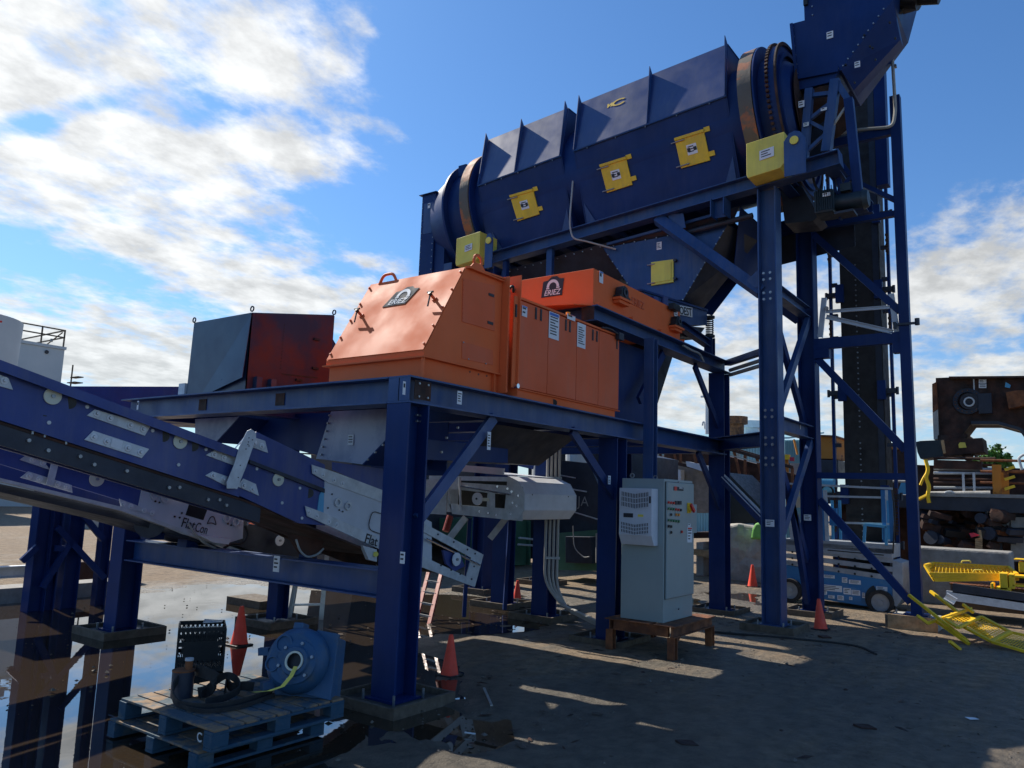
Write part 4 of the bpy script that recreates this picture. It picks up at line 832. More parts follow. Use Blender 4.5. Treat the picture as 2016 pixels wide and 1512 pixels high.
# ---------------------------------------------------------------- conveyors
CV = thing('inclined_conveyor', 'violet-blue inclined belt conveyor nearest the camera with grey splice plates', 'conveyor', (4.6, 6.6, 2.1))
cy = 6.60
def cz(x): return 2.86-.252*(x-2.43)        # top edge of the near side frame
def CP(x, dz, y=cy): return V((x, y, cz(x)+dz))
def plate(t, pts, m, th=.012, y=cy, nm='splice_plate', **k): return part(nm, m, t, MB().prism([at(*p, Y=y) for p in pts], (0, -th, 0)), **k)
part('side_frame', 'violet_blue', CV, MB().prism([CP(-.5, -.02), CP(4.62, -.02), CP(4.62, -.42), CP(-.5, -.42)], (0, .05, 0)))
part('frame_lip', 'violet_blue', CV, MB().prism([CP(-.5, 0, cy-.07), CP(4.62, 0, cy-.07), CP(4.62, -.075, cy-.07), CP(-.5, -.075, cy-.07)], (0, .012, 0)).prism([CP(-.5, 0, cy-.07), CP(4.62, 0, cy-.07), CP(4.62, .008, cy-.07), CP(-.5, .008, cy-.07)], (0, .12, 0)))
part('side_frame', 'violet_blue', CV, MB().prism([at(488, 868, Y=cy), at(505, 850, Y=cy), at(640, 915, Y=cy), at(640, 1035, Y=cy), at(588, 1030, Y=cy), at(470, 975, Y=cy)], (0, .05, 0)))
part('skirt_fold', 'dark_steel', CV, MB().prism([at(488, 905, Y=cy-.003), at(636, 962, Y=cy-.003), at(636, 970, Y=cy-.003), at(488, 912, Y=cy-.003)], (0, -.03, 0)))
part('far_side_frame', 'violet_blue', CV, MB().prism([CP(-.5, 0, 7.6), CP(6.4, .05, 7.6), CP(6.4, -.5, 7.6), CP(-.5, -.5, 7.6)], (0, -.05, 0)))
part('belt', 'belt', CV, MB().prism([CP(-.5, -.10, cy+.07), CP(8.2, -.16, cy+.07), CP(8.2, -.18, cy+.07), CP(-.5, -.12, cy+.07)], (0, .88, 0)))
part('return_pan', 'rust_dark', CV, MB().prism([CP(-.5, -.425, cy+.02), CP(4.7, -.425, cy+.02), CP(6.6, -.55, cy+.02), CP(6.6, -.57, cy+.02), CP(4.7, -.445, cy+.02), CP(-.5, -.445, cy+.02)], (0, .96, 0)))
part('lower_side_plate', 'dark_steel', CV, MB().prism([CP(-.5, -.425, cy+.03), CP(4.9, -.425, cy+.03), CP(4.9, -.60, cy+.03), CP(-.5, -.60, cy+.03)], (0, .02, 0)))
studs('plate_bolt', 'bolt', CV, [CP(x, -.5-.03*(i % 2), cy+.03) for i, x in enumerate((2.7, 2.85, 3.1, 3.22, 3.5, 3.9, 4.0, 4.3, 4.42, 4.5))], NY, .016, .02)
part('inner_frame', 'rust_dark', CV, MB().prism([at(490, 1000, Y=7.6), at(600, 1035, Y=7.6), at(740, 1090, Y=7.6), at(740, 1130, Y=7.6), at(600, 1075, Y=7.6), at(500, 1030, Y=7.6)], (0, .05, 0)))
lp = [((172, 800), (296, 838), (284, 858), (180, 830)), ((183, 848), (293, 884), (278, 902), (165, 866)), ((424, 885), (472, 904), (472, 921), (404, 896)), ((418, 928), (447, 938), (443, 956), (403, 936)), ((490, 858), (521, 868), (527, 892), (488, 878)), ((478, 942), (503, 953), (509, 976), (465, 957)), ((-30, 725), (16, 745), (25, 768), (-30, 752))]
lp[0] = ((186, 806), (296, 838), (284, 858), (170, 818))
for q in lp: part('splice_plate', 'galv', CV, MB().prism([at(*p, Y=cy-.002) for p in q], (0, -.010, 0)), bevel=.002)
part('rating_plate', 'white_steel', CV, MB().prism([at(221, 862, Y=cy-.013), at(242, 869, Y=cy-.013), at(238, 886, Y=cy-.013), at(217, 879, Y=cy-.013)], (0, -.003, 0)))
bolts = [(191, 814), (217, 823), (257, 837), (282, 845), (185, 860), (211, 869), (252, 882), (277, 890), (422, 895), (441, 901), (420, 936), (440, 943), (516, 878), (501, 872), (480, 956), (497, 963), (9, 749), (621, 928), (636, 936)]
def washers(t, pts, y, r=.028):
    o = None
    for p in pts:
        c = at(*p, Y=y)
        if o is None:
            o = MB().ring((0, 0, 0), NY, r, r*.52, .010, 16).cyl((0, .0, 0), (0, -.022, 0), r*.42, 6).build('bolt', 'white_steel', None); o.parent = t; o.location = c-origin(t)
        else: share(o, t, c-origin(t))
washers(CV, bolts, cy-.016)
def wheel(t, px, py, y, r=.068, m='paper'):
    c = at(px, py, Y=y); o = part('roller_cap', m, t, MB().cyl(c, c+V((0, -.014, 0)), r, 28), bevel=.003); MB().cyl(c+V((0, -.014, 0)), c+V((0, -.03, 0)), r*.22, 10).build('axle_nut', 'bolt', o); return o
MATS['cap'] = mat('cap', (.62, .62, .50), .5, var=.06)
for p in ((103, 780), (354, 869), (547, 944)): wheel(CV, *p, cy-.002, m='cap')
for p in ((137, 793), (322, 859), (380, 878), (608, 971)): part('port_hole', 'black', CV, MB().cyl(at(*p, Y=cy-.001), at(*p, Y=cy-.004), .05, 18))
studs('rivet', 'galv', CV, [at(*p, Y=cy) for p in ((96, 832), (171, 801), (300, 848), (351, 915), (405, 885), (505, 923), (590, 961), (555, 990), (594, 1020))], NY, .016, .008, 8)
part('slot', 'black', CV, MB().prism([at(85, 817, Y=cy-.001), at(92, 818, Y=cy-.001), at(92, 820, Y=cy-.001), at(85, 819, Y=cy-.001)], (0, -.002, 0)))
studs('pan_bolt', 'bolt', CV, [at(x, y, Y=cy+.03) for x, y in ((64, 850), (88, 856), (130, 870))], -NZ, .014, .02)
br = part('stiffener_strap', 'galv', CV, MB().prism([at(*p, Y=cy-.075) for p in ((486, 848), (494, 845), (503, 852), (503, 866), (481, 915), (463, 962), (446, 962), (445, 950), (460, 915), (470, 880))], (0, -.012, 0)), bevel=.003)
part('strap_edge', 'galv', CV, MB().prism([at(503, 866, Y=cy-.088), at(463, 962, Y=cy-.088), at(467, 963, Y=cy-.088), at(485, 918, Y=cy-.088)], (0, .1, 0)))
studs('strap_bolt', 'black', CV, [at(*p, Y=cy-.087) for p in ((490, 862), (497, 866), (489, 870), (490, 878), (488, 875), (484, 884), (469, 940), (473, 916))], NY, .006, .004)
part('tie_wire', 'white_steel', CV, MB().cyl(at(484, 858, Y=cy-.08), at(462, 884, Y=cy-.02), .006, 5))
# grey tail section with FlatCon lettering, and the tail end beyond the column
tail = [(612, 920), (640, 918), (760, 975), (950, 1092), (935, 1155), (900, 1140), (740, 1085), (600, 1012), (598, 1000), (640, 1012), (652, 965), (640, 958), (613, 936)]
part('tail_frame', 'light_grey', CV, MB().prism([at(*p, Y=cy-.012) for p in ((640, 925), (770, 985), (850, 1028), (850, 1118), (740, 1078), (637, 1012))], (0, .01, 0)))
part('splice_plate', 'galv', CV, MB().prism([at(*p, Y=cy-.014) for p in ((613, 915), (660, 930), (760, 968), (760, 992), (645, 950), (614, 932))], (0, -.01, 0)))
part('splice_plate', 'galv', CV, MB().prism([at(*p, Y=cy-.014) for p in ((600, 996), (638, 1010), (740, 1056), (740, 1078), (604, 1016))], (0, -.01, 0)))
part('inner_plate', 'cyan_blue', CV, MB().prism([at(*p, Y=cy-.002) for p in ((638, 958), (655, 960), (637, 1012), (624, 1005), (628, 975))], (0, -.008, 0)))
washers(CV, [(621, 928), (636, 935), (658, 945), (674, 952), (608, 1008), (624, 1016), (648, 1027), (663, 1033)], cy-.024, .026)
for p in ((666, 989), (686, 996)): part('adjuster', 'galv', CV, MB().ring(at(*p, Y=cy-.026), NY, .05, .025, .014, 20))
studs('hole', 'black', CV, [at(*p, Y=cy-.022) for p in ((668, 1004), (675, 1007), (654, 973), (646, 1000))], NY, .010, .003)
part('access_cover', 'black', CV, MB().path([at(*p, Y=cy-.024) for p in ((752, 1012), (733, 1005), (723, 1042), (752, 1052))], .005, 4))
rr = (at(755, 1069, Y=cy)-at(720, 1055, Y=cy)).normalized()
text('Flat', at(731, 1064, Y=cy-.026), V((1, 0, -.27)), NZ, .15, 'ink', CV, 'flatcon_lettering', bold=.015, width=.20); text('Con', at(759, 1076, Y=cy-.026), V((1, 0, -.27)), NZ, .15, 'ink', CV, 'flatcon_lettering', width=.21)
part('pedestal', 'galv', CV, MB().prism([at(*p, Y=cy-.02) for p in ((714, 1074), (742, 1082), (742, 1106), (726, 1102))], (0, .05, 0))); part('pedestal_bolt', 'yellow_pale', CV, MB().cyl(at(740, 1091, Y=cy-.02), at(740, 1091, Y=cy-.05), .03, 10))
# the tail end: an open frame round the tail pulley
def endframe(t, P, y, m='galv'):
    """open side frame: outline P with a window, bolts along it"""
    q = [at(*p, Y=y) for p in P['out']]; b = MB()
    wq = [at(*p, Y=y) for p in P['win']]
    def bar4(a, b_, c, d): b.prism([a, b_, c, d], (0, .012, 0))
    bar4(q[0], q[1], wq[1], wq[0]); bar4(q[1], q[2], wq[2], wq[1]); bar4(q[2], q[3], wq[3], wq[2]); bar4(q[3], q[0], wq[0], wq[3])
    part('end_frame', m, t, b)
endframe(CV, dict(out=[(815, 1020), (952, 1092), (935, 1156), (800, 1105)], win=[(830, 1045), (928, 1098), (918, 1135), (822, 1090)]), cy-.03)
part('adjusting_rod', 'chrome', CV, MB().cyl(at(838, 1060, Y=cy-.05), at(945, 1112, Y=cy-.05), .014, 8)); wheel(CV, 898, 1101, cy-.06, .085, 'white_steel')
part('pulley_block', 'violet_blue', CV, MB().prism([at(*p, Y=cy-.03) for p in ((872, 1083), (905, 1088), (915, 1115), (895, 1125), (878, 1110))], (0, .03, 0))); part('tail_pulley', 'rubber', CV, MB().cyl((7.9, cy+.05, 1.12), (7.9, cy+1.3, 1.12), .17, 20), smooth=True)
studs('frame_bolt', 'dark_steel', CV, [at(*p, Y=cy-.032) for p in ((862, 1052), (893, 1067), (920, 1082), (935, 1090), (933, 1115), (928, 1140), (868, 1113), (888, 1122), (906, 1130))], NY, .012, .01)
part('far_end_frame', 'galv', CV, MB().prism([(6.6, 8.0, 1.95), (8.3, 8.0, 1.35), (8.3, 8.0, .8), (6.6, 8.0, 1.3)], (0, -.02, 0)))
part('conveyor_leg', 'navy', CV, MB().prism([at(*p, Y=7.0) for p in ((603, 1078), (622, 1075), (625, 1108), (598, 1108))], (0, .1, 0)))
part('support_bracket', 'rust_dark', CV, MB().prism([at(*p, Y=6.9) for p in ((565, 1050), (640, 1065), (620, 1100), (592, 1090))], (0, .04, 0)))
part('loose_hose', 'pvc', CV, MB().path([at(*p, Y=6.85) for p in ((583, 1062), (590, 1085), (605, 1098), (625, 1092), (637, 1080))], .012))

C2 = thing('lower_conveyor', 'second blue conveyor below the nearest one with FlatCon lettering on its grey plate', 'conveyor', (5.2, 8.6, 1.6))
y2 = 8.6
def c2z(x): return 2.60-.275*(x-3.2)
part('side_frame', 'violet_blue', C2, MB().prism([V((0, y2, c2z(0))), V((5.05, y2, c2z(5.05))), V((5.05, y2, c2z(5.05)-.45)), V((0, y2, c2z(0)-.45))], (0, .05, 0)))
part('bottom_channel', 'galv', C2, MB().prism([at(*p, Y=y2-.05) for p in ((-60, 925), (0, 941), (240, 998), (480, 1085), (480, 1092), (240, 1006), (0, 948), (-60, 932))], (0, .1, 0)))
part('return_pan', 'dark_steel', C2, MB().prism([at(*p, Y=y2+.1) for p in ((-60, 940), (240, 1003), (500, 1092), (560, 1118), (440, 1082), (240, 1024), (-60, 955))], (0, 1.0, 0)))
part('far_side_frame', 'violet_blue', C2, MB().prism([V((0, 9.9, c2z(0))), V((8, 9.9, c2z(8))), V((8, 9.9, c2z(8)-.45)), V((0, 9.9, c2z(0)-.45))], (0, -.05, 0)))
part('hydraulic_pipe', 'pvc', C2, MB().path([at(*p, Y=y2-.12) for p in ((-80, 850), (0, 880), (100, 904), (250, 950), (340, 981), (395, 982))], .022)); part('pipe_clamp', 'chrome', C2, MB().cyl(at(172, 921, Y=y2-.15), at(187, 922, Y=y2-.15), .025, 8))
part('tail_frame', 'light_grey', C2, MB().prism([at(*p, Y=y2-.015) for p in ((283, 945), (330, 962), (480, 1005), (478, 1060), (440, 1072), (360, 1052), (240, 1002), (272, 1000))], (0, .012, 0)))
part('window', 'black', C2, MB().prism([at(*p, Y=y2-.017) for p in ((374, 987), (410, 998), (400, 1024), (365, 1014))], (0, -.003, 0)))
for q in (((234, 982), (272, 996), (300, 1012), (238, 1000)), ((50, 897), (85, 908), (98, 925), (38, 905)), ((55, 928), (140, 955), (142, 970), (40, 940))): part('splice_plate', 'galv', C2, MB().prism([at(*p, Y=y2-.018) for p in q], (0, -.01, 0)))
part('stiffener_strap', 'galv', C2, MB().prism([at(*p, Y=y2-.06) for p in ((103, 900), (117, 903), (104, 955), (90, 955))], (0, -.012, 0)))
washers(C2, [(65, 905), (85, 911), (58, 937), (78, 943), (114, 953), (132, 958), (243, 993), (258, 997), (284, 1005), (300, 1010)], y2-.03, .03)
for p in ((305, 974), (326, 981), (447, 1020), (465, 1027)): part('adjuster', 'galv', C2, MB().ring(at(*p, Y=y2-.03), NY, .055, .028, .014, 20))
wheel(C2, 190, 943, y2-.003, .08, 'cap'); wheel(C2, 550, 1064, y2-.03, .07, 'white_steel')
studs('hole', 'black', C2, [at(*p, Y=y2-.028) for p in ((306, 987), (314, 989), (449, 1031), (455, 1034), (358, 1010), (344, 1017), (354, 1019))], NY, .012, .004)
text('Flat', at(371, 1032, Y=y2-.03), V((1, 0, -.25)), NZ, .16, 'ink', C2, 'flatcon_lettering', bold=.006, width=.175); text('Con', at(397, 1041, Y=y2-.03), V((1, 0, -.25)), NZ, .16, 'ink', C2, 'flatcon_lettering', width=.165)
part('frog_mark', 'ink', C2, MB().path([at(*p, Y=y2-.03) for p in ((408, 1031), (411, 1024), (415, 1017), (421, 1017), (424, 1026), (426, 1034), (417, 1029), (408, 1031))], .006, 5))
part('tail_box', 'dark_steel', C2, MB().prism([at(*p, Y=y2+.1) for p in ((480, 1008), (600, 1050), (640, 1090), (560, 1110), (470, 1075))], (0, .9, 0)))
part('cable', 'black', C2, MB().path([at(*p, Y=y2-.1) for p in ((482, 1035), (490, 1052), (478, 1072), (455, 1070), (440, 1080))], .016)); part('rod', 'chrome', C2, MB().cyl(at(488, 1031, Y=y2-.08), at(515, 1035, Y=y2-.08), .022, 8)); part('rod', 'galv', C2, MB().cyl(at(515, 1035, Y=y2-.08), at(580, 1058, Y=y2-.08), .012, 6))
for q in (((290, 1025), (330, 1030), (322, 1063), (295, 1063)), ((372, 1048), (378, 1046), (392, 1078), (366, 1078))): part('conveyor_foot', 'navy', C2, MB().prism([at(*p, Y=y2+.2) for p in q], (0, .2, 0)))
part('drum_guard', 'dark_steel', C2, MB().cyl(at(295, 1030, Y=y2+.1), at(295, 1030, Y=y2+1.1), .17, 16)); part('loose_sheet', 'white_steel', C2, MB().prism([at(*p, Y=y2-.2) for p in ((395, 1055), (455, 1062), (450, 1072), (420, 1068))], (0, .3, .02)))
part('hose', 'pvc', C2, MB().path([at(*p, Y=y2-.1) for p in ((370, 1030), (385, 1052), (400, 1068), (425, 1080))], .014))

# third conveyor: its side faces the camera, its hooded head points right
C3 = thing('discharge_conveyor', 'grey hooded discharge conveyor head sticking out under the platform', 'conveyor', (9.5, 7.3, 1.9))
X3 = 9.5
def Q3(px, py, d=0): return at(px, py, X=X3+d)
def frame3(P, W):
    q = [Q3(*p) for p in P]; w = [Q3(*p) for p in W]; b = MB()
    for i in range(4): b.prism([q[i], q[(i+1) % 4], w[(i+1) % 4], w[i]], (.012, 0, 0))
    return b
part('head_frame', 'galv', C3, frame3([(880, 948), (1030, 958), (1028, 1026), (890, 1012)], [(880, 962), (1006, 975), (1004, 1002), (884, 992)]))
part('window', 'black', C3, MB().box((X3+.35, 8.2, 1.75), (X3+.36, 6.8, 2.2)))
part('upright', 'galv', C3, MB().prism([Q3(*p, -.003) for p in ((960, 968), (974, 970), (974, 1003), (958, 1000))], (.01, 0, 0))); part('rail', 'chrome', C3, MB().cyl(Q3(905, 957, -.02), Q3(1006, 974, -.02), .014, 8))
a3 = Q3(941, 982, -.01); wh = part('roller_cap', 'white_steel', C3, MB().cyl(a3, a3-V((.03, 0, 0)), .095, 26), bevel=.003); MB().cyl(a3-V((.03, 0, 0)), a3-V((.045, 0, 0)), .015, 8).build('axle_nut', 'black', wh)
part('tensioner', 'cap', C3, MB().box(Q3(950, 980, -.03), Q3(963, 987, -.01))); part('cross_pipe', 'galv', C3, MB().cyl(Q3(905, 940, -.02), Q3(907, 1005, -.02), .02, 8))
studs('frame_bolt', 'chrome', C3, [Q3(*p, -.002) for p in ((1008, 968), (1021, 976), (1010, 990), (1018, 996), (1000, 962), (980, 958), (962, 1010), (978, 1014), (945, 1007), (1006, 1012))], NX, .020, .014, 8)
hd = [(1024, 950), (1030, 968), (1029, 1012), (1012, 1026), (960, 1020), (900, 935), (985, 940)]
yH0 = 6.66
hp = [(X3, 6.95, 2.28), (X3, 6.75, 2.20), (X3, 6.63, 2.02), (X3, 6.63, 1.78), (X3, 6.75, 1.64), (X3, 7.0, 1.62)]
part('head_hood', 'white_steel', C3, MB().strip(hp, (1.45, 0, 0), (0, .012, 0)), bevel=0)
part('hood_end', 'galv', C3, MB().prism([(X3-.012, p[1], p[2]) for p in hp], (.01, 0, 0))); part('hood_end', 'light_grey', C3, MB().prism([(X3+1.452, p[1], p[2]) for p in hp], (.01, 0, 0)))
part('top_cover', 'light_grey', C3, MB().prism([(X3, 8.0, 2.36), (X3, 6.96, 2.285), (X3+1.45, 6.96, 2.285), (X3+1.45, 8.0, 2.36)], (0, 0, .012))); part('skirt_board', 'white_steel', C3, MB().prism([Q3(*p, -.1) for p in ((905, 915), (992, 922), (990, 935), (905, 928))], (.03, 0, 0)))
part('belt', 'belt', C3, MB().box((X3+.1, 6.9, 2.10), (X3+1.35, 9.8, 2.13))); part('far_side', 'galv', C3, MB().box((X3+1.40, 6.95, 1.65), (X3+1.43, 9.8, 2.3))); part('head_pulley', 'rubber', C3, MB().cyl((X3+.1, 7.0, 1.93), (X3+1.35, 7.0, 1.93), .2, 20), smooth=True)
part('side_skin', 'galv', C3, MB().box((X3+.0, 8.15, 1.65), (X3+.02, 9.8, 2.2)))
for x in (9.7, 10.8): part('support_leg', 'galv', C3, MB().bar((x, 7.9, 1.62), (x-.12, 8.15, 1.25), .05, .1)); part('support_leg', 'navy', C3, MB().bar((x+.1, 7.9, 1.6), (x+.3, 8.1, .05), .06, .1))
part('hood_slot', 'black', C3, MB().box((X3+.18, 6.626, 2.0), (X3+.20, 6.629, 2.02)).box((X3+1.2, 6.626, 1.99), (X3+1.22, 6.629, 2.01)))

# chutes under the platform
CHT = thing('discharge_chute', 'blue tapered chute dropping from the orange separator onto the nearest conveyor', 'chute', (6.2, 6.7, 2.3))
part('chute_face', 'chute_sheen', CHT, MB().prism([at(652, 810, X=6.15), at(768, 804, X=6.15), at(768, 856, X=6.15), at(713, 914, X=6.15), at(640, 905, X=6.15), at(622, 903, X=6.15)], (.012, 0, 0)))
part('chute_side', 'navy', CHT, MB().prism([at(768, 856, X=6.15), at(713, 914, X=6.15), at(713, 914, X=6.15)+V((1.0, 0, 0)), at(768, 856, X=6.15)+V((1.5, 0, 0))], (0, -.01, -.01)))
part('chute_back', 'navy', CHT, MB().box((7.2, 6.2, 2.2), (7.215, 7.5, 2.85))); part('apron', 'violet_blue', CHT, MB().prism([at(655, 910, Y=6.62), at(712, 917, Y=6.62), at(770, 925, Y=6.62), at(770, 975, Y=6.62), at(655, 925, Y=6.62)], (0, .012, 0)))
studs('edge_bolt', 'bolt', CHT, line(at(650, 818, X=6.14), at(633, 895, X=6.14), 6)+line(at(755, 876, X=6.14), at(725, 905, X=6.14), 3), NX, .012, .02)
label_tag(CHT, 691, 866, .09, .12, 3, X=6.145)
CHT2 = thing('small_chute', 'blue chute with painted pale sheen at left below the platform side beam', 'chute', (6.2, 8.9, 2.5))
part('chute_face', 'chute_sheen', CHT2, MB().prism([at(384, 825, X=5.95), at(471, 820, X=5.95), at(425, 870, X=5.95), at(384, 868, X=5.95)], (.012, 0, 0))); part('chute_side', 'navy', CHT2, MB().prism([at(471, 820, X=5.95), at(425, 870, X=5.95), at(425, 870, X=5.95)+V((.8, 0, 0)), at(471, 820, X=5.95)+V((1.2, 0, 0))], (0, -.01, -.01)))
UP_ = thing('hopper_under_platform', 'dark hopper sheeting between the two chutes under the platform', 'hopper', (6.6, 8, 2.4))
part('hopper_front', 'navy', UP_, MB().prism([at(470, 818, X=6.4), at(655, 812, X=6.4), at(640, 900, X=6.4), at(560, 880, X=6.4), at(440, 862, X=6.4)], (.012, 0, 0))); part('hopper_side', 'dark_steel', UP_, MB().prism([(7.3, 5.7, 2.84), (9.4, 5.7, 2.84), (9.2, 6.2, 2.42), (7.5, 6.2, 2.42)], (0, .012, 0)))
part('hopper_floor', 'dark_steel', UP_, MB().prism([(7.5, 6.2, 2.42), (9.2, 6.2, 2.42), (9.2, 9.5, 2.5), (7.5, 9.5, 2.5)], (0, 0, .012)))
studs('edge_bolt', 'bolt', UP_, [at(*p, Y=5.69) for p in ((900, 842), (878, 862), (868, 890), (905, 896))], NY, .014, .02)
part('ledge', 'navy', UP_, MB().prism([at(840, 865, Y=6.0), at(1000, 880, Y=6.0), at(1000, 912, Y=6.0), at(840, 905, Y=6.0)], (0, .02, 0)))

# ---------------------------------------------------------------- old hood on the platform
OH = thing('old_separator_hood', 'battered dark blue and faded red box standing behind on the platform', 'separator hood', (6.4, 9, 3.13))
xa, xb, yb_, ya_ = 5.9, 7.25, 8.48, 9.78
part('blue_face', 'old_hood', OH, MB().prism([(xa, ya_+.03, 3.14), (xa, ya_, 4.19), (xa, yb_, 4.19), (xa, yb_, 3.14)], (.012, 0, 0)))
part('fold_plate', 'old_hood', OH, MB().prism([(xa-.002, yb_, 4.17), (xa-.06, yb_+.0, 3.35), (xa-.03, yb_+.95, 3.14), (xa-.002, yb_+.02, 4.17)], (-.006, 0, 0)))
part('red_face', 'old_red', OH, MB().prism([(xa, yb_, 3.14), (xa, yb_, 4.19), (xb, yb_, 4.44), (xb, yb_, 3.14)], (0, .012, 0)))
part('roof', 'old_hood', OH, MB().prism([(xa, yb_, 4.19), (xb, yb_, 4.44), (xb, ya_, 4.44), (xa, ya_, 4.19)], (0, 0, .012))); part('far_side', 'old_hood', OH, MB().box((xb, yb_, 3.14), (xb+.012, ya_, 4.44)).prism([(xb+.012, yb_, 4.1), (xb+.3, yb_, 3.8), (xb+.3, yb_, 3.2), (xb+.012, yb_, 3.14)], (0, 1.2, 0)))
for p in ((xa, ya_, 4.19), (xa, yb_, 4.20), (xb, yb_, 4.44)): part('lifting_eye', 'dark_steel', OH, MB().ring(V(p)+NZ*.05, NX, .04, .025, .012, 14))
for x in (6.0, 6.22): part('mount_bracket', 'old_hood', OH, MB().box((x, yb_-.08, 3.14), (x+.08, yb_-.002, 3.38)))
part('mount_bracket', 'galv', OH, MB().box((xa-.02, ya_+.05, 3.14), (xa+.1, ya_+.2, 3.36))); part('scratch_bar', 'black', OH, MB().prism([at(555, 735, Y=yb_-.003), at(625, 743, Y=yb_-.003), at(625, 745, Y=yb_-.003), at(555, 737, Y=yb_-.003)], (0, -.004, 0)))
for p in ((625, 668), (590, 748), (622, 725)): part('catch', 'black', OH, MB().box(at(*p, Y=yb_-.03)-V((.05, 0, .015)), at(*p, Y=yb_-.03)+V((.05, .03, .015))))
studs('rivet', 'black', OH, line(at(560, 640, Y=yb_), at(552, 725, Y=yb_), 14), NY, .007, .006)
BW = thing('rear_conveyor_housing', 'long blue conveyor housing behind the old hood at left', 'conveyor housing', (7, 13.3, 3))
part('housing', 'violet_blue', BW, MB().prism([at(0, 760, Y=13), at(620, 762, Y=13), at(620, 850, Y=13), at(0, 815, Y=13)], (0, 1.0, 0)))
for x in (4.2, 6.2): part('support_leg', 'navy', BW, MB().H((x, 13.3, .0), (x, 13.3, 2.95), .2, .2))

# ---------------------------------------------------------------- control cabinet on its table
cx0, cx1, cy0, cy1, cz0, cz1 = 9.56, 10.50, 4.44, 5.06, .425, 2.275
CC = thing('control_cabinet', 'tall grey-green electrical control cabinet with push buttons and red switch', 'control cabinet', (10, 4.75, cz0))
part('cabinet_box', 'cabinet_grey', CC, MB().box((cx0, cy0, cz0), (cx1, cy1, cz1)), bevel=.006)
part('door', 'cabinet_grey', CC, MB().box((cx0+.035, cy0-.03, cz0+.30), (cx1-.02, cy0-.004, cz1-.04)), bevel=.008)
part('door_gasket', 'black', CC, MB().box((cx0+.028, cy0-.004, cz0+.292), (cx1-.014, cy0-.001, cz1-.033)))
yf = cy0-.031
def fr(px, py): return at(px, py, Y=yf)
col_ = {'r': 'red', 'g': 'btn_green', 'k': 'black', 'o': 'amber', 'w': 'white_print'}
rows = [(989, 'rrr', 1315, 5.0), (1001, 'gggrrk', 1315, 4.8), (1013, 'k', 1320, 5), (1013, 'oo', 1330, 5), (1024, 'ggggg', 1315, 5), (1036, 'kk', 1315, 5), (1048, 'k', 1320, 5), (1047, 'r', 1341, 5)]
for py, s, px, st in rows:
    for i, ch in enumerate(s):
        p = fr(px+i*st, py+i*.6); o = part('push_button', 'bolt', CC, MB().ring(p, NY, .026, .017, .012, 16)); MB().cyl(p, p+NY*.022, .017, 12).build('button_cap', col_[ch], o)
for px in (1331, 1338): part('display', 'ink', CC, MB().box(fr(px-2.5, 986), fr(px+2.5, 993.5)+V((0, -.012, 0))))
pl = part('name_plate', 'ink', CC, MB().box(fr(1326, 958), fr(1345, 966.5)+V((0, -.005, 0)))); MB().box(fr(1327, 957.5)+V((0, -.006, 0)), fr(1332, 966)+V((0, -.007, 0))).build('red_square', 'red', pl); text('ERIEZ', fr(1340, 961)+V((0, -.008, 0)), (1, 0, 0), NZ, .04, 'white_print', pl, 'eriez_lettering', width=.13)
p = fr(1356, 1000); o = part('main_switch', 'yellow', CC, MB().cyl(p, p+NY*.03, .055, 20).box(p+V((-.06, -.002, -.07)), p+V((.06, -.01, .07)))); MB().bar(p+NY*.045+V((-.03, 0, .05)), p+NY*.06+V((.05, 0, -.05)), .04, .03, up=NY).build('switch_handle', 'red', o)
q = cx1; part('breaker_box', 'cabinet_grey', CC, MB().box((q+.001, cy0+.02, 1.55), (q+.2, cy0+.2, 1.95)))
def cabsign(px0, py0, px1, py1, rows, hdr=None):
    a, b, c, d = fr(px0, py0), fr(px1, py0), fr(px1, py1), fr(px0, py1); return sticker([a, b, c, d], NY, CC, rows, hdr=hdr)
cabsign(1353, 1038, 1362, 1068, 4, 'red'); cabsign(1354, 1031, 1359, 1037, 1)
for x in (cx0+.1, cx1-.12): part('eye_bolt', 'bolt', CC, MB().ring((x, cy1-.1, cz1+.04), NX, .035, .02, .012, 14))
part('latch', 'bolt', CC, MB().cyl(fr(1335, 949), fr(1335, 949)+NY*.02, .012, 8)); part('latch', 'bolt', CC, MB().cyl(fr(1335, 1199), fr(1335, 1199)+NY*.02, .012, 8))
# air conditioner on the left side
ax = cx0-.002
def fx(px, py, d=0): return at(px, py, X=ax-d)
a, b, c, d = fx(1218, 963, .16), fx(1276, 964, .16), fx(1276, 1076, .16), fx(1217, 1070, .16)
ya2, yb2 = 5.0, 4.52; za, zb = 2.14, 1.40
part('air_conditioner', 'light_grey', CC, MB().prism([(ax, yb2, za), (ax-.19, yb2, za), (ax-.19, yb2, zb+.13), (ax-.12, yb2, zb), (ax, yb2, zb)], (0, ya2-yb2, 0)), bevel=.008)
gx = ax-.1915
def louvres(z0, z1_, dip):
    bk = MB(); sl = MB(); w0, w1 = ya2-.035, yb2+.045
    bk.prism([(gx, w0, z1_), (gx, (w0+w1)/2, z1_-dip), (gx, w1, z1_), (gx, w1, z0), (gx, (w0+w1)/2, z0-dip), (gx, w0, z0)], (-.002, 0, 0)); part('louvre_backing', 'black', CC, bk)
    n = 17
    for i in range(n+1):
        y = w0+(w1-w0)*i/n; dd = dip*(1-abs(y-(w0+w1)/2)/((w0-w1)/2))
        sl.box((gx-.002, y-.0045, z0-dd), (gx-.008, y+.0045, z1_-dd))
    for k in range(4):
        z = z0+(z1_-z0)*k/3; m = (w0+w1)/2
        sl.bar((gx-.006, w0, z), (gx-.006, m, z-dip), .008, .010, up=NZ).bar((gx-.006, m, z-dip), (gx-.006, w1, z), .008, .010, up=NZ)
    part('louvre', 'light_grey', CC, sl)
louvres(1.90, 2.10, .03); louvres(1.56, 1.70, .03)
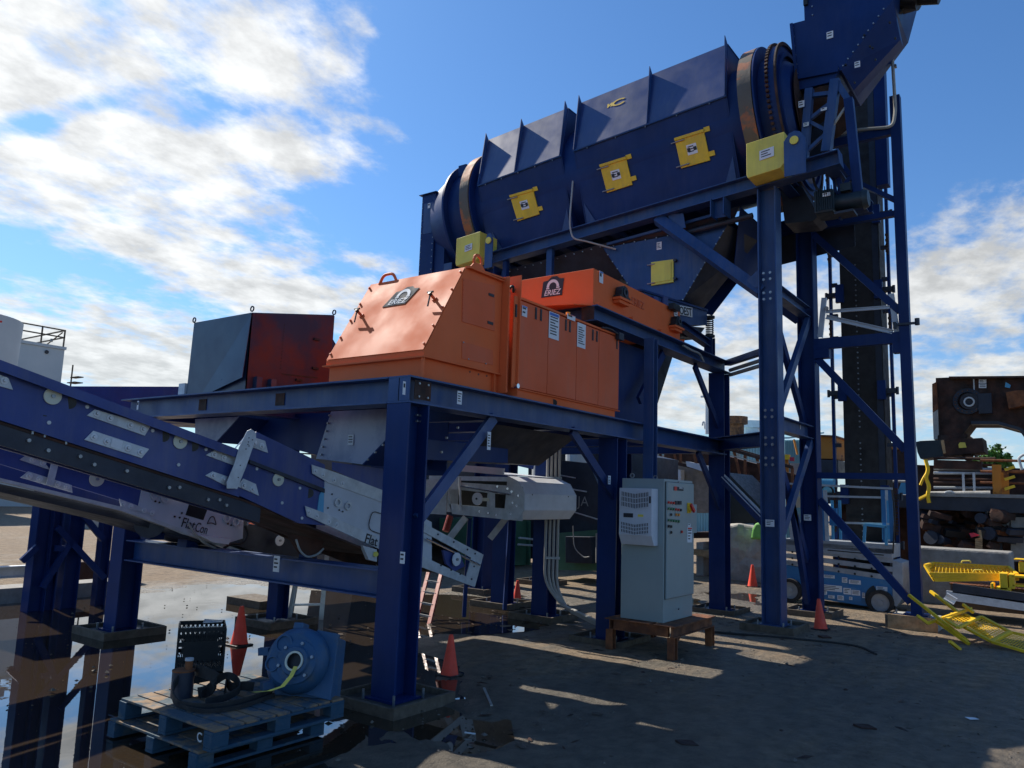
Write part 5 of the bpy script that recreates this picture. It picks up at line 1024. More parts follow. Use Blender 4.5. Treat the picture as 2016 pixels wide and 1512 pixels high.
part('ac_display', 'ink', CC, MB().box((gx, 4.93, 1.755), (gx-.004, 4.79, 1.81))); part('ac_label', 'ink', CC, MB().box((gx, 4.565, 1.95), (gx-.003, 4.535, 2.04)))
part('ac_emblem', 'yellow_pale', CC, MB().box((gx, 4.72, 1.77), (gx-.003, 4.64, 1.80)))
TB = thing('steel_stand', 'low rusty brown steel table stand under the control cabinet', 'steel stand', (10, 4.8, 0))
tx0, tx1, ty0, ty1, th_ = 9.42, 10.75, 4.22, 5.2, .42
for x in (tx0, tx1-.1):
    for y in (ty0, ty1-.1): part('leg', 'rust', TB, MB().H((x+.05, y+.05, .0), (x+.05, y+.05, th_-.14), .1, .1, (1, 0, 0)))
for y in (ty0+.05, ty1-.05): part('rail', 'rust', TB, MB().C((tx0, y, th_-.075), (tx1, y, th_-.075), .05, .13))
for x in (tx0+.05, tx1-.05): part('rail', 'rust', TB, MB().bar((x, ty0+.1, th_-.075), (x, ty1-.1, th_-.075), .05, .13))
for i, y in enumerate((ty0-.01, ty0+.34, ty0+.69)): part('top_plank', 'rust', TB, MB().box((tx0-.02, y, th_-.009), (tx1+.02, y+.30, th_+.003)))
part('gusset', 'rust', TB, MB().prism([(tx0+.1, ty0+.04, th_-.14), (tx0+.3, ty0+.04, th_-.14), (tx0+.1, ty0+.04, th_-.3)], (0, .012, 0)))

# conduits running down the column behind and along the ground
CDT = thing('conduit_bundle', 'four grey conduits dropping down the middle column and curving to the cabinet', 'conduits', (10.8, 7.1, 0))
for i in range(4):
    k = i*.062; part('conduit', 'pvc', CDT, MB().path([(10.86+k*.55, 7.14-k*.9, 2.84), (10.86+k*.55, 7.14-k*.9, .62-k*.4), (10.95+k*.3, 6.9-k*.6, .20+.03*(3-i)), (10.4, 5.9-k*.2, .13+.02*(3-i)), (10.2, 5.4-k*.2, .12+.02*i)], .024, 8))
part('conduit_strap', 'bolt', CDT, MB().bar((10.84, 7.13, 1.0), (10.98, 6.93, 1.0), .03, .04)); part('conduit_strap', 'bolt', CDT, MB().bar((10.84, 7.13, 2.3), (10.98, 6.93, 2.3), .03, .04))

# ---------------------------------------------------------------- cones
def cone(x, y, lab, h=.36, rot=0, z=.0):
    t = thing('traffic_cone', lab, 'traffic cone', (x, y, z), 'orange traffic cones')
    s = h*.24; part('cone_base', 'black', t, MB().box((x-s*1.12, y-s*1.12, z), (x+s*1.12, y+s*1.12, z+.018)), bevel=.004)
    part('cone_body', 'cone', t, MB().lathe((x, y, z+.018), (.03*rot, .05*rot, 1), [(s*.98, 0), (s*.93, .02), (s*.26, h*.96), (s*.20, h), (0, h)], 28), smooth=True)
cone(6.89, 5.75, 'orange cone standing in the puddle right of the nearest blue column', .42, z=.0); cone(12.17, 8.6, 'orange cone reflected in water beside the conduit column', .40)
cone(18.82, 6.44, 'distant orange cone in front of the rough concrete block', .50, z=.02); cone(13.44, 3.5, 'orange cone standing beside the gantry footing at right', .46, 1, z=.02); cone(6.28, 8.72, 'red-orange cone in the puddle right of the black crate', .46, 1)

# ---------------------------------------------------------------- pallets and what lies on them
def pallet(x0, y0, x1, y1, z0, lab, t=.145):
    """pallet: long stringers along x, deck boards along y"""
    P = thing('wooden_pallet', lab, 'pallet', ((x0+x1)/2, (y0+y1)/2, z0), 'blue pallets')
    n = 3
    for i in range(n):
        y = y0+(y1-y0-.10)*i/(n-1)
        for j in range(3):
            x = x0+(x1-x0-.14)*j/2; part('block', 'pallet_blue', P, MB().box((x, y, z0+.022), (x+.14, y+.10, z0+t-.04)), bevel=.004)
        part('stringer_board', 'pallet_blue', P, MB().box((x0, y-.0, z0+t-.0395), (x1, y+.10, z0+t-.0185)), bevel=.003)
        part('bottom_board', 'pallet_blue', P, MB().box((x0, y, z0), (x1, y+.10, z0+.0215)), bevel=.003)
    k = 9; w = (x1-x0)/k
    for i in range(k):
        g = .012; part('deck_board', 'pallet_top', P, MB().box((x0+i*w+g, y0+random.uniform(-.008, .008), z0+t-.018), (x0+(i+1)*w-g*random.uniform(.2, 1), y1+random.uniform(-.008, .008), z0+t)), bevel=.003)
    return P
pallet(3.40, 5.10, 4.55, 6.32, .012, 'lower blue pallet lying in the puddle, shifted left under the other', .13)
P2 = pallet(3.44, 5.00, 4.66, 6.26, .148, 'upper blue pallet with a sunlit wooden deck carrying the gearbox and rubber belts', .15)
text('C', (3.435, 5.14, .225), (0, -1, 0), NZ, .09, 'galv', P2, 'stencilled_c', bold=.02)
pz = .299
GB = thing('gearbox', 'big blue cast gearbox tilted on the right half of the upper pallet', 'gearbox', (4.25, 5.45, pz))
# round bell housing with a flat bolted back plate, axis pointing to the camera's left
gc = at(578, 1298, Z=.60); ga = V((-.86, -.38, .30)).normalized(); gu = (NZ-ga*ga.z).normalized(); gr = gu.cross(ga)
def G(a, u, r): return gc+ga*a+gu*u+gr*r
n = 36; prof = []
for i in range(n):
    t = 6.2832*i/n; R_ = .235 if not (math.cos(t) > .2 and math.sin(t) < 0) else .25
    prof.append(G(0, math.sin(t)*.245, math.cos(t)*.26))
part('bell_housing', 'gear_blue', GB, MB().lathe(G(-.16, 0, 0), ga, [(.0, 0), (.255, 0), (.265, .06), (.258, .12), (.235, .17), (.20, .20), (.0, .20)], 44), smooth=True)
part('back_case', 'gear_blue', GB, MB().prism([G(-.17, .26, -.11), G(-.17, .22, .27), G(-.17, -.26, .31), G(-.17, -.28, -.17)], -ga*.21), bevel=.014)
part('side_flange', 'gear_blue', GB, MB().prism([G(-.15, .275, -.13), G(-.15, .235, .285), G(-.15, -.275, .325), G(-.15, -.29, -.19)], -ga*.02), bevel=.004)
part('side_web', 'gear_blue', GB, MB().prism([G(-.12, .26, .10), G(-.12, .24, .30), G(-.12, -.28, .33), G(-.12, -.25, .08)], -ga*.04), bevel=.006)
part('hub_ring', 'gear_blue', GB, MB().lathe(G(.03, -.02, .05), ga, [(.175, 0), (.17, .02), (.12, .03), (.11, .055), (.082, .055), (.075, .0)], 36), smooth=True)
part('bore', 'black', GB, MB().cyl(G(.03, -.02, .05), G(.045, -.02, .05), .08, 24)); part('seal_ring', 'cap', GB, MB().ring(G(.088, -.02, .05), ga, .078, .062, .012, 28))
part('boss', 'gear_blue', GB, MB().ring(G(.045, -.05, -.155), ga, .062, .05, .02, 24)); part('boss', 'gear_blue', GB, MB().ring(G(.045, .11, -.09), ga, .075, .06, .02, 24))
part('torque_lug', 'gear_blue', GB, MB().bar(G(-.02, .05, -.24), G(-.02, .04, -.33), .05, .06)); part('torque_lug', 'gear_blue', GB, MB().bar(G(-.02, -.20, -.14), G(.06, -.23, -.20), .05, .06)); part('lifting_boss', 'gear_blue', GB, MB().bar(G(-.10, .24, -.04), G(-.10, .30, -.04), .09, .12), bevel=.01)
studs('cap_bolt', 'bolt', GB, [G(.055, -.02+.145*math.sin(t), .05+.145*math.cos(t)) for t in [6.2832*i/6+.3 for i in range(6)]], ga, .014, .02, 6)
part('yellow_strap', 'yellow_pale', GB, MB().strip([G(.09, -.06, .06), G(.12, -.14, .05), G(.13, -.22, .0), G(.14, -.262, -.10), G(.2, -.285, -.2)], gr*.035, ga*.004))
for i, (p, r) in enumerate((((3.72, 5.50, pz+.03), .045), ((3.62, 5.62, pz+.03), .035))):
    pass
BLT = thing('rubber_belts', 'tangle of worn black rubber belts on the left of the upper pallet', 'rubber belts', (3.8, 5.7, pz))
def ribbon(pts, w, th=.012, nm='belt_loop', m='rubber'):
    P = [V(p) for p in pts]; S = []
    for i in range(len(P)-1):
        a = P[max(i-1, 0)]; b_ = P[i]; c = P[i+1]; d = P[min(i+2, len(P)-1)]
        for k in range(6):
            t = k/6; S.append(.5*((2*b_)+(c-a)*t+(2*a-5*b_+4*c-d)*t*t+(-a+3*b_-3*c+d)*t**3))
    S.append(P[-1]); vs = []; n = len(S)
    for i, p in enumerate(S):
        d = (S[min(i+1, n-1)]-S[max(i-1, 0)]).normalized(); wv = V((0, 0, 1))-d*d.z*.8; wv.normalize(); k = d.cross(wv).normalized()
        vs += [p-wv*w/2-k*th/2, p+wv*w/2-k*th/2, p+wv*w/2+k*th/2, p-wv*w/2+k*th/2]
    fs = [(4*i+k, 4*i+(k+1) % 4, 4*i+4+(k+1) % 4, 4*i+4+k) for i in range(n-1) for k in range(4)]+[(0, 1, 2, 3), (4*n-4, 4*n-3, 4*n-2, 4*n-1)]
    part(nm, m, BLT, MB().add(vs, fs), smooth=True)
def bp(px, py, z): return at(px, py, Z=z)
ribbon([bp(383, 1315, .50), bp(352, 1335, .46), bp(340, 1362, .38), bp(352, 1385, .33), bp(400, 1392, .33), bp(450, 1388, .33), bp(500, 1375, .33), bp(535, 1360, .34)], .055)
ribbon([bp(383, 1318, .48), bp(405, 1325, .50), bp(425, 1338, .46), bp(412, 1358, .36), bp(390, 1365, .33)], .09)
ribbon([bp(395, 1368, .34), bp(420, 1345, .38), bp(445, 1330, .45), bp(465, 1338, .42), bp(470, 1358, .36), bp(440, 1374, .33), bp(405, 1382, .33)], .055)
ribbon([bp(500, 1352, .36), bp(480, 1350, .37), bp(455, 1352, .36), bp(447, 1342, .38), bp(443, 1358, .34)], .07, m='belt'); ribbon([bp(350, 1388, .32), bp(400, 1400, .32), bp(470, 1392, .32), bp(540, 1368, .32)], .03)
CN = thing('steel_canister', 'dark canister with a reddish lid on the left rear of the upper pallet', 'canister', (3.85, 6.05, pz))
cp = at(357, 1372, Z=pz); cp = V((cp.x, cp.y, pz)); part('body', 'dark_steel', CN, MB().cyl(cp, cp+NZ*.20, .085, 24), smooth=True); part('lid', 'rust', CN, MB().cyl(cp+NZ*.201, cp+NZ*.212, .088, 24)); part('neck', 'rust', CN, MB().cyl(cp+NZ*.213+V((.03, -.02, 0)), cp+NZ*.28+V((.03, -.02, 0)), .03, 12)); part('cap', 'galv', CN, MB().cyl(cp+NZ*.281+V((.03, -.02, 0)), cp+NZ*.30+V((.03, -.02, 0)), .035, 12))
# milk crate
MC = thing('milk_crate', 'black plastic lattice crate standing in the puddle behind the pallets', 'crate', (5.25, 8.0, 0))
c0 = V((5.22, 7.93, .01)); ca = Matrix.Rotation(math.radians(-32), 3, 'Z'); w = .235; hh = .44
def crp(x, y, z): return c0+ca @ V((x, y, 0))+NZ*z
for (ax_, ay_, bx_, by_) in ((-1, -1, 1, -1), (1, -1, 1, 1), (1, 1, -1, 1), (-1, 1, -1, -1)):
    b = MB(); A = (ax_*w, ay_*w); B = (bx_*w, by_*w)
    pt = lambda t, z: crp(A[0]+(B[0]-A[0])*t, A[1]+(B[1]-A[1])*t, z)
    nrm = (pt(.5, 0)-c0); nrm.z = 0
    for z in (.02, hh*.32, hh*.66, hh): b.bar(pt(0, z), pt(1, z), .012, .045)
    for i in range(11): b.bar(pt(i/10, 0), pt(i/10, hh), .012, .022, up=nrm)
    for i in range(10):
        for z0_, z1_ in ((.02, hh*.32), (hh*.66, hh)): b.bar(pt(i/10, z0_), pt((i+1)/10, z1_), .008, .010).bar(pt((i+1)/10, z0_), pt(i/10, z1_), .008, .010)
    b.prism([pt(.12, hh*.3), pt(.88, hh*.3), pt(.88, hh*.72), pt(.12, hh*.72)], nrm.normalized()*.008)
    part('crate_wall', 'black', MC, b)
part('crate_floor', 'black', MC, MB().prism([crp(-w, -w, .01), crp(w, -w, .01), crp(w, w, .01), crp(-w, w, .01)], NZ*.01)); part('plastic_sheet', 'galv', MC, MB().prism([crp(0, .05, hh+.02), crp(.2, .0, hh+.035), crp(.22, .2, hh+.02), crp(.02, .2, hh+.04)], NZ*.004))

# ---------------------------------------------------------------- ladders, small litter
def ladder(nm, lab, a, b, wv, m, n, cat='ladder', rail=.05):
    t = thing(nm, lab, cat, a); a = V(a); b = V(b); wv = V(wv)
    for s in (-.5, .5): part('rail', m, t, MB().bar(a+wv*s, b+wv*s, .03, rail*1.4, up=wv))
    for i in range(n):
        c = a.lerp(b, (i+.6)/n); part('rung', 'alu', t, MB().bar(c-wv*.47, c+wv*.47, .035, .03))
    return t
A_ = at(832, 1226, Z=0); ladder('leaning_ladder', 'red fibreglass ladder leaning up behind the nearest blue column', V((A_.x, A_.y, 0)), at(864, 1096, Y=A_.y+.5), (.05, .32, 0), 'red_ladder', 6)
A_ = at(885, 1128, Z=0); ladder('lying_ladder', 'red-edged aluminium ladder lying on its side behind the conveyor tail', at(930, 1112, Y=10.2), at(990, 1122, Y=9.8), (.0, .03, .28), 'red_ladder', 6, rail=.025)
SL = thing('stepladder', 'aluminium stepladder feet behind the lower conveyor, standing in shallow water', 'stepladder', (7.9, 9.3, 0))
s0 = [at(568, 1222, Z=0), at(632, 1220, Z=0), at(602, 1213, Z=0), at(596, 1180, Z=0)]
top = V((8.35, 9.75, 1.9))
for i, p in enumerate((s0[0], s0[1])): part('rail', 'alu', SL, MB().bar(p, top+V((-.12+.24*i, .1-.2*i, 0)), .03, .07, up=(1, -1, 0)))
for i, p in enumerate((s0[0]+V((.55, .6, 0)), s0[1]+V((.55, .6, 0)))): part('back_rail', 'alu', SL, MB().bar(p, top+V((-.1+.2*i, .15-.2*i, 0)), .025, .04))
for k in (.12, .28, .44, .6): part('step', 'alu', SL, MB().bar(s0[0].lerp(top+V((-.12, .1, 0)), k), s0[1].lerp(top+V((.12, -.1, 0)), k), .08, .025))
p = at(953, 1358, Z=.02); q = at(968, 1392, Z=.02)
one('broken_lath', 'pale broken strip of wood lying on the dark ground in front of the cone', 'wood strip', MB().prof((p.x, p.y, .03), (q.x, q.y, .028), [(-.012, 0), (.012, 0), (.014, .012), (-.01, .014)]), 'alu')
p = at(915, 1443, Z=.02); q = at(936, 1446, Z=.02); one('white_stick', 'short white stick lying near the bottom below the near column', 'stick', MB().bar((p.x, p.y, .025), (q.x, q.y, .025), .012, .01), 'white_steel')
p = at(1910, 1418, Z=.02); one('paper_scrap', 'small white paper scrap on the ground at lower right', 'paper', MB().prism([(p.x, p.y, .025), (p.x+.05, p.y-.07, .03), (p.x+.1, p.y-.03, .027), (p.x+.05, p.y+.05, .03)], NZ*.003), 'paper')
for (px, py, l) in ((1700, 1437, 'dark flattened scrap of rubber in the right foreground'), (1622, 1257, 'rusty metal chunk lying at the foot of the gantry cone'), (1350, 1470, 'small dark clod left of the bottom centre foreground')):
    p = at(px, py, Z=.01); r = .07
    one('rubber_scrap', l, 'scrap', MB().prism([(p.x-r, p.y, .02), (p.x, p.y-r*1.6, .02), (p.x+r*.8, p.y-r*.4, .03), (p.x+r*.5, p.y+r, .02), (p.x-r*.3, p.y+r*1.2, .028)], NZ*.025), 'rust_dark')
a = at(1395, 1245, Z=.02); b_ = at(1690, 1272, Z=.02); c_ = at(1725, 1290, Z=.02)
one('ground_cable', 'dark cable lying across the ground in front of the gantry footing', 'cable', MB().path([(a.x, a.y, .03), ((a.x+b_.x)/2+.1, (a.y+b_.y)/2, .03), (b_.x, b_.y, .03), (c_.x, c_.y, .03)], .018, 6), 'rubber')
for (px, py, l) in ((395, 1165, 'low concrete block standing in the water behind the crate'),):
    pass
one('drain_sill', 'flat dark timber slab standing in the puddle left of the stepladder', 'timber slab', MB().box((8.25, 11.0, 0), (8.8, 11.9, .12)), 'pad_wood')

# ---------------------------------------------------------------- scissor lift
SLF = thing('scissor_lift', 'blue and grey scissor lift parked behind the gantry with folded arms', 'scissor lift', (16.9, 4, 0))
def LX(px, py, d=0): return at(px, py, X=16.75+d)
part('chassis', 'lift_blue', SLF, MB().prism([LX(1545, 1112), LX(1765, 1142), LX(1752, 1202), LX(1545, 1168)], (.8, 0, 0)), bevel=.015)
part('tray_panel', 'lift_blue', SLF, MB().prism([LX(1613, 1148, -.02), LX(1694, 1157, -.02), LX(1697, 1186, -.02), LX(1613, 1172, -.02)], (.02, 0, 0)), bevel=.005)
part('entry_end', 'lift_grey', SLF, MB().prism([LX(1757, 1102, -.02), LX(1776, 1108, -.02), LX(1779, 1175, -.02), LX(1765, 1195, -.02), LX(1757, 1190, -.02)], (.8, 0, 0)), bevel=.01)
def lwheel(px, py, r):
    c = LX(px, py, -.06); w = part('wheel', 'rubber', SLF, MB().ring(c, NX, r, r*.72, .16, 32), smooth=True); MB().cyl(c+V((.02, 0, 0)), c-V((.02, 0, 0)), r*.72, 28).cyl(c, c-V((.05, 0, 0)), r*.2, 12).build('rim', 'lift_grey', w)
lwheel(1734, 1186, .235); lwheel(1556, 1162, .235)
part('wheel_arch', 'black', SLF, MB().cyl(LX(1734, 1180, -.004), LX(1734, 1180, .01), .28, 28))
for i in range(4):
    y0_ = 1096-i*11.5; part('scissor_arm', 'lift_grey', SLF, MB().prism([LX(1545, y0_+6-i*1.5, -.01-.02*(i % 2)), LX(1757, y0_+38-i*6, -.01-.02*(i % 2)), LX(1757, y0_+47.5-i*6, -.01-.02*(i % 2)), LX(1545, y0_+15-i*1.5, -.01-.02*(i % 2))], (.1, 0, 0)))
for i in range(3):
    for px in (1560, 1618, 1651, 1683, 1716): studs('pivot_hole', 'black', SLF, [LX(px, 1109-i*12+(px-1545)*.15-(px-1545)*i*.02, -.045)], NX, .022, .003, 10)
part('platform_side', 'lift_grey', SLF, MB().prism([LX(1545, 1060, -.03), LX(1756, 1072, -.03), LX(1756, 1099, -.03), LX(1545, 1084, -.03)], (.85, 0, 0)))
part('platform_slot', 'black', SLF, MB().prism([LX(1629, 1082, -.034), LX(1740, 1092, -.034), LX(1740, 1094, -.034), LX(1629, 1084, -.034)], (.003, 0, 0)))
for px, d in ((1560, 0), (1622, 0), (1629, 0), (1743, 0), (1757, 0), (1620, .75), (1750, .75)): part('guard_post', 'lift_blue' if px in (1622, 1757, 1743) else 'galv', SLF, MB().bar(LX(px, 1066, d), LX(px-5, 965 if px > 1600 else 1010, d), .045, .07))
part('control_box', 'lift_blue', SLF, MB().box(LX(1632, 1000, -.08), LX(1650, 1035, .05)))
for px in (1600, 1612, 1640, 1655, 1740, 1750): part('guard_post', 'cyan_blue', SLF, MB().bar(LX(px, 1062, .1), LX(px-2, 985, .1), .04, .05))
for pyl, pyr in ((952, 962), (975, 980), (1026, 1032)): part('guard_rail', 'galv', SLF, MB().bar(LX(1548, pyl, 0), LX(1757, pyr, 0), .04)); part('guard_rail', 'galv', SLF, MB().bar(LX(1548, pyl, .78), LX(1757, pyr, .78), .04))
b = MB(); q = [(1701, 1068), (1703, 1033), (1745, 1037), (1745, 1074)]
for i in range(3): b.bar(LX(*q[i], -.05), LX(*q[i+1], -.05), .05)
part('gate_frame', 'cyan_blue', SLF, b); part('lanyard', 'black', SLF, MB().path([LX(1756, 965, -.05), LX(1762, 1010, -.05), LX(1758, 1090, -.05)], .015))
for (px, py, w, h) in ((1632, 1135, .22, .06), (1663, 1142, .10, .10), (1683, 1146, .22, .08), (1736, 1159, .2, .08), (1637, 1158, .40, .12), (1623, 1166, .10, .09), (1668, 1164, .14, .12), (1655, 1177, .12, .09), (1685, 1167, .16, .10), (1637, 1175, .12, .06), (1700, 1172, .05, .1), (1675, 1178, .06, .06)): 
    c = LX(px, py, -.024); sticker([c+V((0, w/2, h/2)), c+V((0, -w/2, h/2)), c+V((0, -w/2, -h/2)), c+V((0, w/2, -h/2))], NX, SLF, 3)
part('tank_on_platform', 'cyan_blue', SLF, MB().cyl(LX(1605, 950, .9), LX(1645, 952, .9), .2, 20), smooth=True); part('ring_hose', 'black', SLF, MB().ring(LX(1628, 968, .6), NX, .14, .11, .05, 24))

# ---------------------------------------------------------------- yellow railings
YR = thing('fallen_railings', 'tangled yellow mesh guard rails lying on the ground at lower right', 'guard rails', (13.5, 1.6, .2))
def yp(px, py, z): p = at(px, py, Z=z); return p
def yb(pts, z, w=.05, nm='rail_tube', m='yellow_rail'):
    P = [yp(px, py, z_) for (px, py), z_ in zip(pts, z)]; part(nm, m, YR, MB().bar(P[0], P[1], w, w))
G0 = V((13.75, 2.15, .0))
def yt(a, b_, w=.042): part('rail_tube', 'yellow_rail', YR, MB().bar(a, b_, w, w))
# a railing frame lying on its side: two long rails climbing to the left, posts, then flat mesh panels to the right
for (a, za_, b_, zb_) in (((1789, 1171), .62, (1905, 1262), .06), ((1832, 1164), .62, (1960, 1262), .06), ((1806, 1212), .36, (1828, 1228), .24), ((1826, 1227), .24, (1912, 1198), .44), ((1896, 1190), .50, (1916, 1206), .40), ((1870, 1263), .16, (1890, 1279), .03), ((1842, 1222), .27, (1908, 1268), .03), ((1872, 1208), .36, (1968, 1266), .04)):
    yt(yp(*a, za_), yp(*b_, zb_))
def panel(q, z, n, k):
    P = [yp(px, py, zz_) for (px, py), zz_ in zip(q, z)]
    for i in range(4): part('rail_tube', 'yellow_rail', YR, MB().bar(P[i], P[(i+1) % 4], .05, .035))
    b = MB()
    for i in range(1, n): b.bar(P[0].lerp(P[1], i/n), P[3].lerp(P[2], i/n), .007, .007)
    for i in range(1, k): b.bar(P[0].lerp(P[3], i/k), P[1].lerp(P[2], i/k), .007, .007)
    o = part('mesh_panel', 'yellow_rail', YR, b); o['kind'] = 'stuff'
panel([(1862, 1220), (1892, 1206), (1918, 1219), (1886, 1236)], (.30, .36, .32, .24), 7, 7); panel([(1893, 1232), (1932, 1214), (1988, 1244), (1952, 1263)], (.24, .32, .20, .10), 10, 12); panel([(1954, 1264), (1992, 1245), (2070, 1262), (2050, 1292)], (.10, .18, .12, .04), 10, 16)
YS = thing('guard_stack', 'stack of yellow mesh guards and channel frames on a brown skid by the concrete wall', 'guard stack', (16.8, 1.9, .6))
def yq(px, py, x=17.0): return at(px, py, X=x)
for k, dy in enumerate((0, 5, 10, 14)):
    q = [yq(1821+k*3, 1113+dy, 16.9+k*.02), yq(1838, 1108+dy, 17.5), yq(1985, 1116+dy, 17.6), yq(2003, 1131+dy*.7, 16.9), yq(1832+k*3, 1129+dy, 16.8)]
    b = MB()
    for i in range(5): b.bar(q[i], q[(i+1) % 5], .05, .04)
    part('guard_frame', 'yellow_rail', YS, b)
    if k == 0:
        b = MB()
        for i in range(1, 22): b.bar(q[1].lerp(q[2], i/22), q[4].lerp(q[3], i/22), .008)
        for i in range(1, 6): b.bar(q[1].lerp(q[4], i/6), q[2].lerp(q[3], i/6), .008)
        o = part('guard_mesh', 'yellow_rail', YS, b); o['kind'] = 'stuff'
for z0_ in ((1137, 1108), (1164, 1108)): pass
for (px0, py0, px1, py1) in ((1967, 1128, 1985, 1162), (1985, 1130, 1998, 1160), (1992, 1132, 2060, 1142), (1992, 1150, 2060, 1160), (1960, 1155, 1990, 1166), (1950, 1148, 1958, 1183), (1955, 1166, 2060, 1185), (1996, 1100, 2060, 1106), (2005, 1106, 2060, 1130)):
    a = yq(px0, py0, 16.6); c = yq(px1, py1, 16.6); part('channel_frame', 'yellow_rail', YS, MB().box(a, c+V((.35, 0, 0))), bevel=.01)
for (px, py) in ((1901, 1108), (1925, 1126)): part('handle', 'yellow_pale', YS, MB().path([yq(px-8, py), yq(px-7, py-4), yq(px+9, py-4), yq(px+10, py)], .012))
SKD = thing('brown_skid', 'brown box skid under the stack of yellow guards', 'skid', (17.2, 1.6, 0))
part('box', 'brown_truck', SKD, MB().box((16.9, 2.05, .2), (17.9, .7, .62))); part('box_lid', 'rust', SKD, MB().box((16.88, 2.07, .621), (17.9, .6, .64)))
for a, c in (((1875, 1158), (2060, 1185)), ((1862, 1172), (2060, 1200))):
    p = at(*a, X=16.3); q = at(*c, X=16.3); part('ground_beam', 'dark_steel' if a[0] > 1870 else 'galv', SKD, MB().bar(V((16.4, p.y, p.z)), V((16.4, q.y, q.z)), .14, .16))
part('channel_end', 'white_steel', SKD, MB().C(at(1862, 1172, X=16.2), at(1882, 1184, X=16.2), .12, .12))

# ---------------------------------------------------------------- background at right
one('jersey_block', 'long grey concrete block behind the yellow guards', 'concrete block', MB().box((19, 3.0, 0), (19.8, 1.2, 1.18)), 'concrete', 'concrete blocks', bevel=.04)
one('jersey_block', 'low concrete block beside the scissor lift end', 'concrete block', MB().box((18.9, 3.5, 0), (19.7, 3.05, .75)), 'concrete_light', 'concrete blocks', bevel=.03)
def rough(a, b_, nm, lab, m, grp):
    bm = bmesh.new(); bmesh.ops.create_grid(bm, x_segments=1, y_segments=1, size=1); bm.free()
    x0_, y0_, z0_ = a; x1_, y1_, z1_ = b_; mb = MB(); n = 9
    mb.box(a, b_); o = mb.build(nm, m, None, bevel=.05); bm = bmesh.new(); bm.from_mesh(o.data); bmesh.ops.subdivide_edges(bm, edges=bm.edges, cuts=6, use_grid_fill=True)
    for v in bm.verts: v.co += V((noise.noise(v.co*3), noise.noise(v.co*3+V((9, 0, 0))), noise.noise(v.co*3+V((0, 9, 0)))))*.09
    bm.to_mesh(o.data); bm.free(); return tag(o, lab, 'concrete block', grp)
rough((19.9, 7.55, 0), (20.9, 6.3, 1.42), 'jersey_block', 'rough broken-edged brown concrete block behind the distant cone', 'concrete_light', 'concrete blocks')
rough((22.5, 8.9, 0), (23.5, 7.9, 1.05), 'jersey_block', 'grey block left of the rough broken block', 'concrete', 'concrete blocks')
HMR = thing('hammer_mill', 'huge rusty brown machine body with angular notch standing high at right', 'shredder', (23, 1.8, 3.7))
def R2(px, py, x=22.0): return at(px, py, X=x)
part('main_body', 'rust_dark', HMR, MB().prism([R2(*p) for p in ((1842, 744), (1868, 743), (2100, 741), (2100, 930), (2040, 895), (2005, 845), (1965, 834), (1912, 834), (1890, 863), (1847, 866))], (1.2, 0, 0)))
part('edge_plate', 'rust', HMR, MB().prism([R2(*p, 21.9) for p in ((1835, 756), (1843, 752), (1846, 805), (1836, 812))], (1.0, 0, 0))); part('edge_plate', 'concrete_light', HMR, MB().prism([R2(*p, 21.9) for p in ((1836, 813), (1846, 806), (1848, 863), (1838, 865))], (1.0, 0, 0)))
part('top_flange', 'rust_dark', HMR, MB().prism([R2(*p, 21.85) for p in ((1868, 741), (2100, 739), (2100, 743), (1868, 745))], (1.4, 0, 0))); part('bottom_flange', 'rust_dark', HMR, MB().prism([R2(*p, 21.9) for p in ((1846, 857), (1905, 855), (1895, 866), (1846, 867))], (1.2, 0, 0)))
part('lower_lip', 'dark_steel', HMR, MB().prism([R2(*p, 21.85) for p in ((1912, 829), (1965, 829), (2010, 842), (2060, 890), (2060, 897), (2006, 847), (1964, 835), (1912, 835))], (.3, 0, 0)))
part('bearing_flange', 'dark_steel', HMR, MB().ring(R2(1905, 790, 21.97), NX, .32, .22, .06, 36)); part('bearing_hub', 'dark_steel', HMR, MB().cyl(R2(1908, 790, 22), R2(1908, 790, 21.9), .2, 28)); part('hub_ring', 'galv', HMR, MB().ring(R2(1908, 791, 21.88), NX, .12, .085, .04, 28))
studs('flange_bolt', 'rust', HMR, [R2(1905, 790, 21.96)+V((0, math.cos(a)*.27, math.sin(a)*.27)) for a in [i*.4 for i in range(16)]], NX, .014, .03)
part('side_bar', 'galv', HMR, MB().bar(R2(1917, 743, 21.98), R2(1918, 772, 21.98), .03)); part('motor_block', 'dark_steel', HMR, MB().box(R2(1925, 775, 21.9), R2(1955, 815, 22.1)))
for p in ((1934, 752), (1934, 761)): sticker([R2(p[0]-7, p[1]-5, 21.98), R2(p[0]+8, p[1]-5, 21.98), R2(p[0]+8, p[1]+3, 21.98), R2(p[0]-7, p[1]+3, 21.98)], NX, HMR, 2)
part('bent_plate', 'rust', HMR, MB().prism([R2(*p, 21.7) for p in ((1980, 772), (2005, 768), (2060, 770), (2060, 798), (2018, 798), (1986, 804))], (.3, 0, 0))); part('blue_rag', 'cyan_blue', HMR, MB().prism([R2(*p, 21.95) for p in ((1980, 752), (1990, 758), (1988, 764), (1978, 762))], (.02, 0, 0)))
LBX = thing('rusty_feeder_box', 'long rusty brown and green box beneath the big machine at right', 'feeder box', (21.5, 2.3, 3.2))
part('green_end', 'motor_green', LBX, MB().prism([R2(*p, 21.5) for p in ((1803, 870), (1812, 868), (1855, 866), (1857, 898), (1812, 903), (1806, 890))], (1.0, 0, 0))); part('brown_body', 'rust_dark', LBX, MB().prism([R2(*p, 21.5) for p in ((1856, 866), (1934, 862), (1938, 890), (1858, 898))], (1.0, 0, 0)))
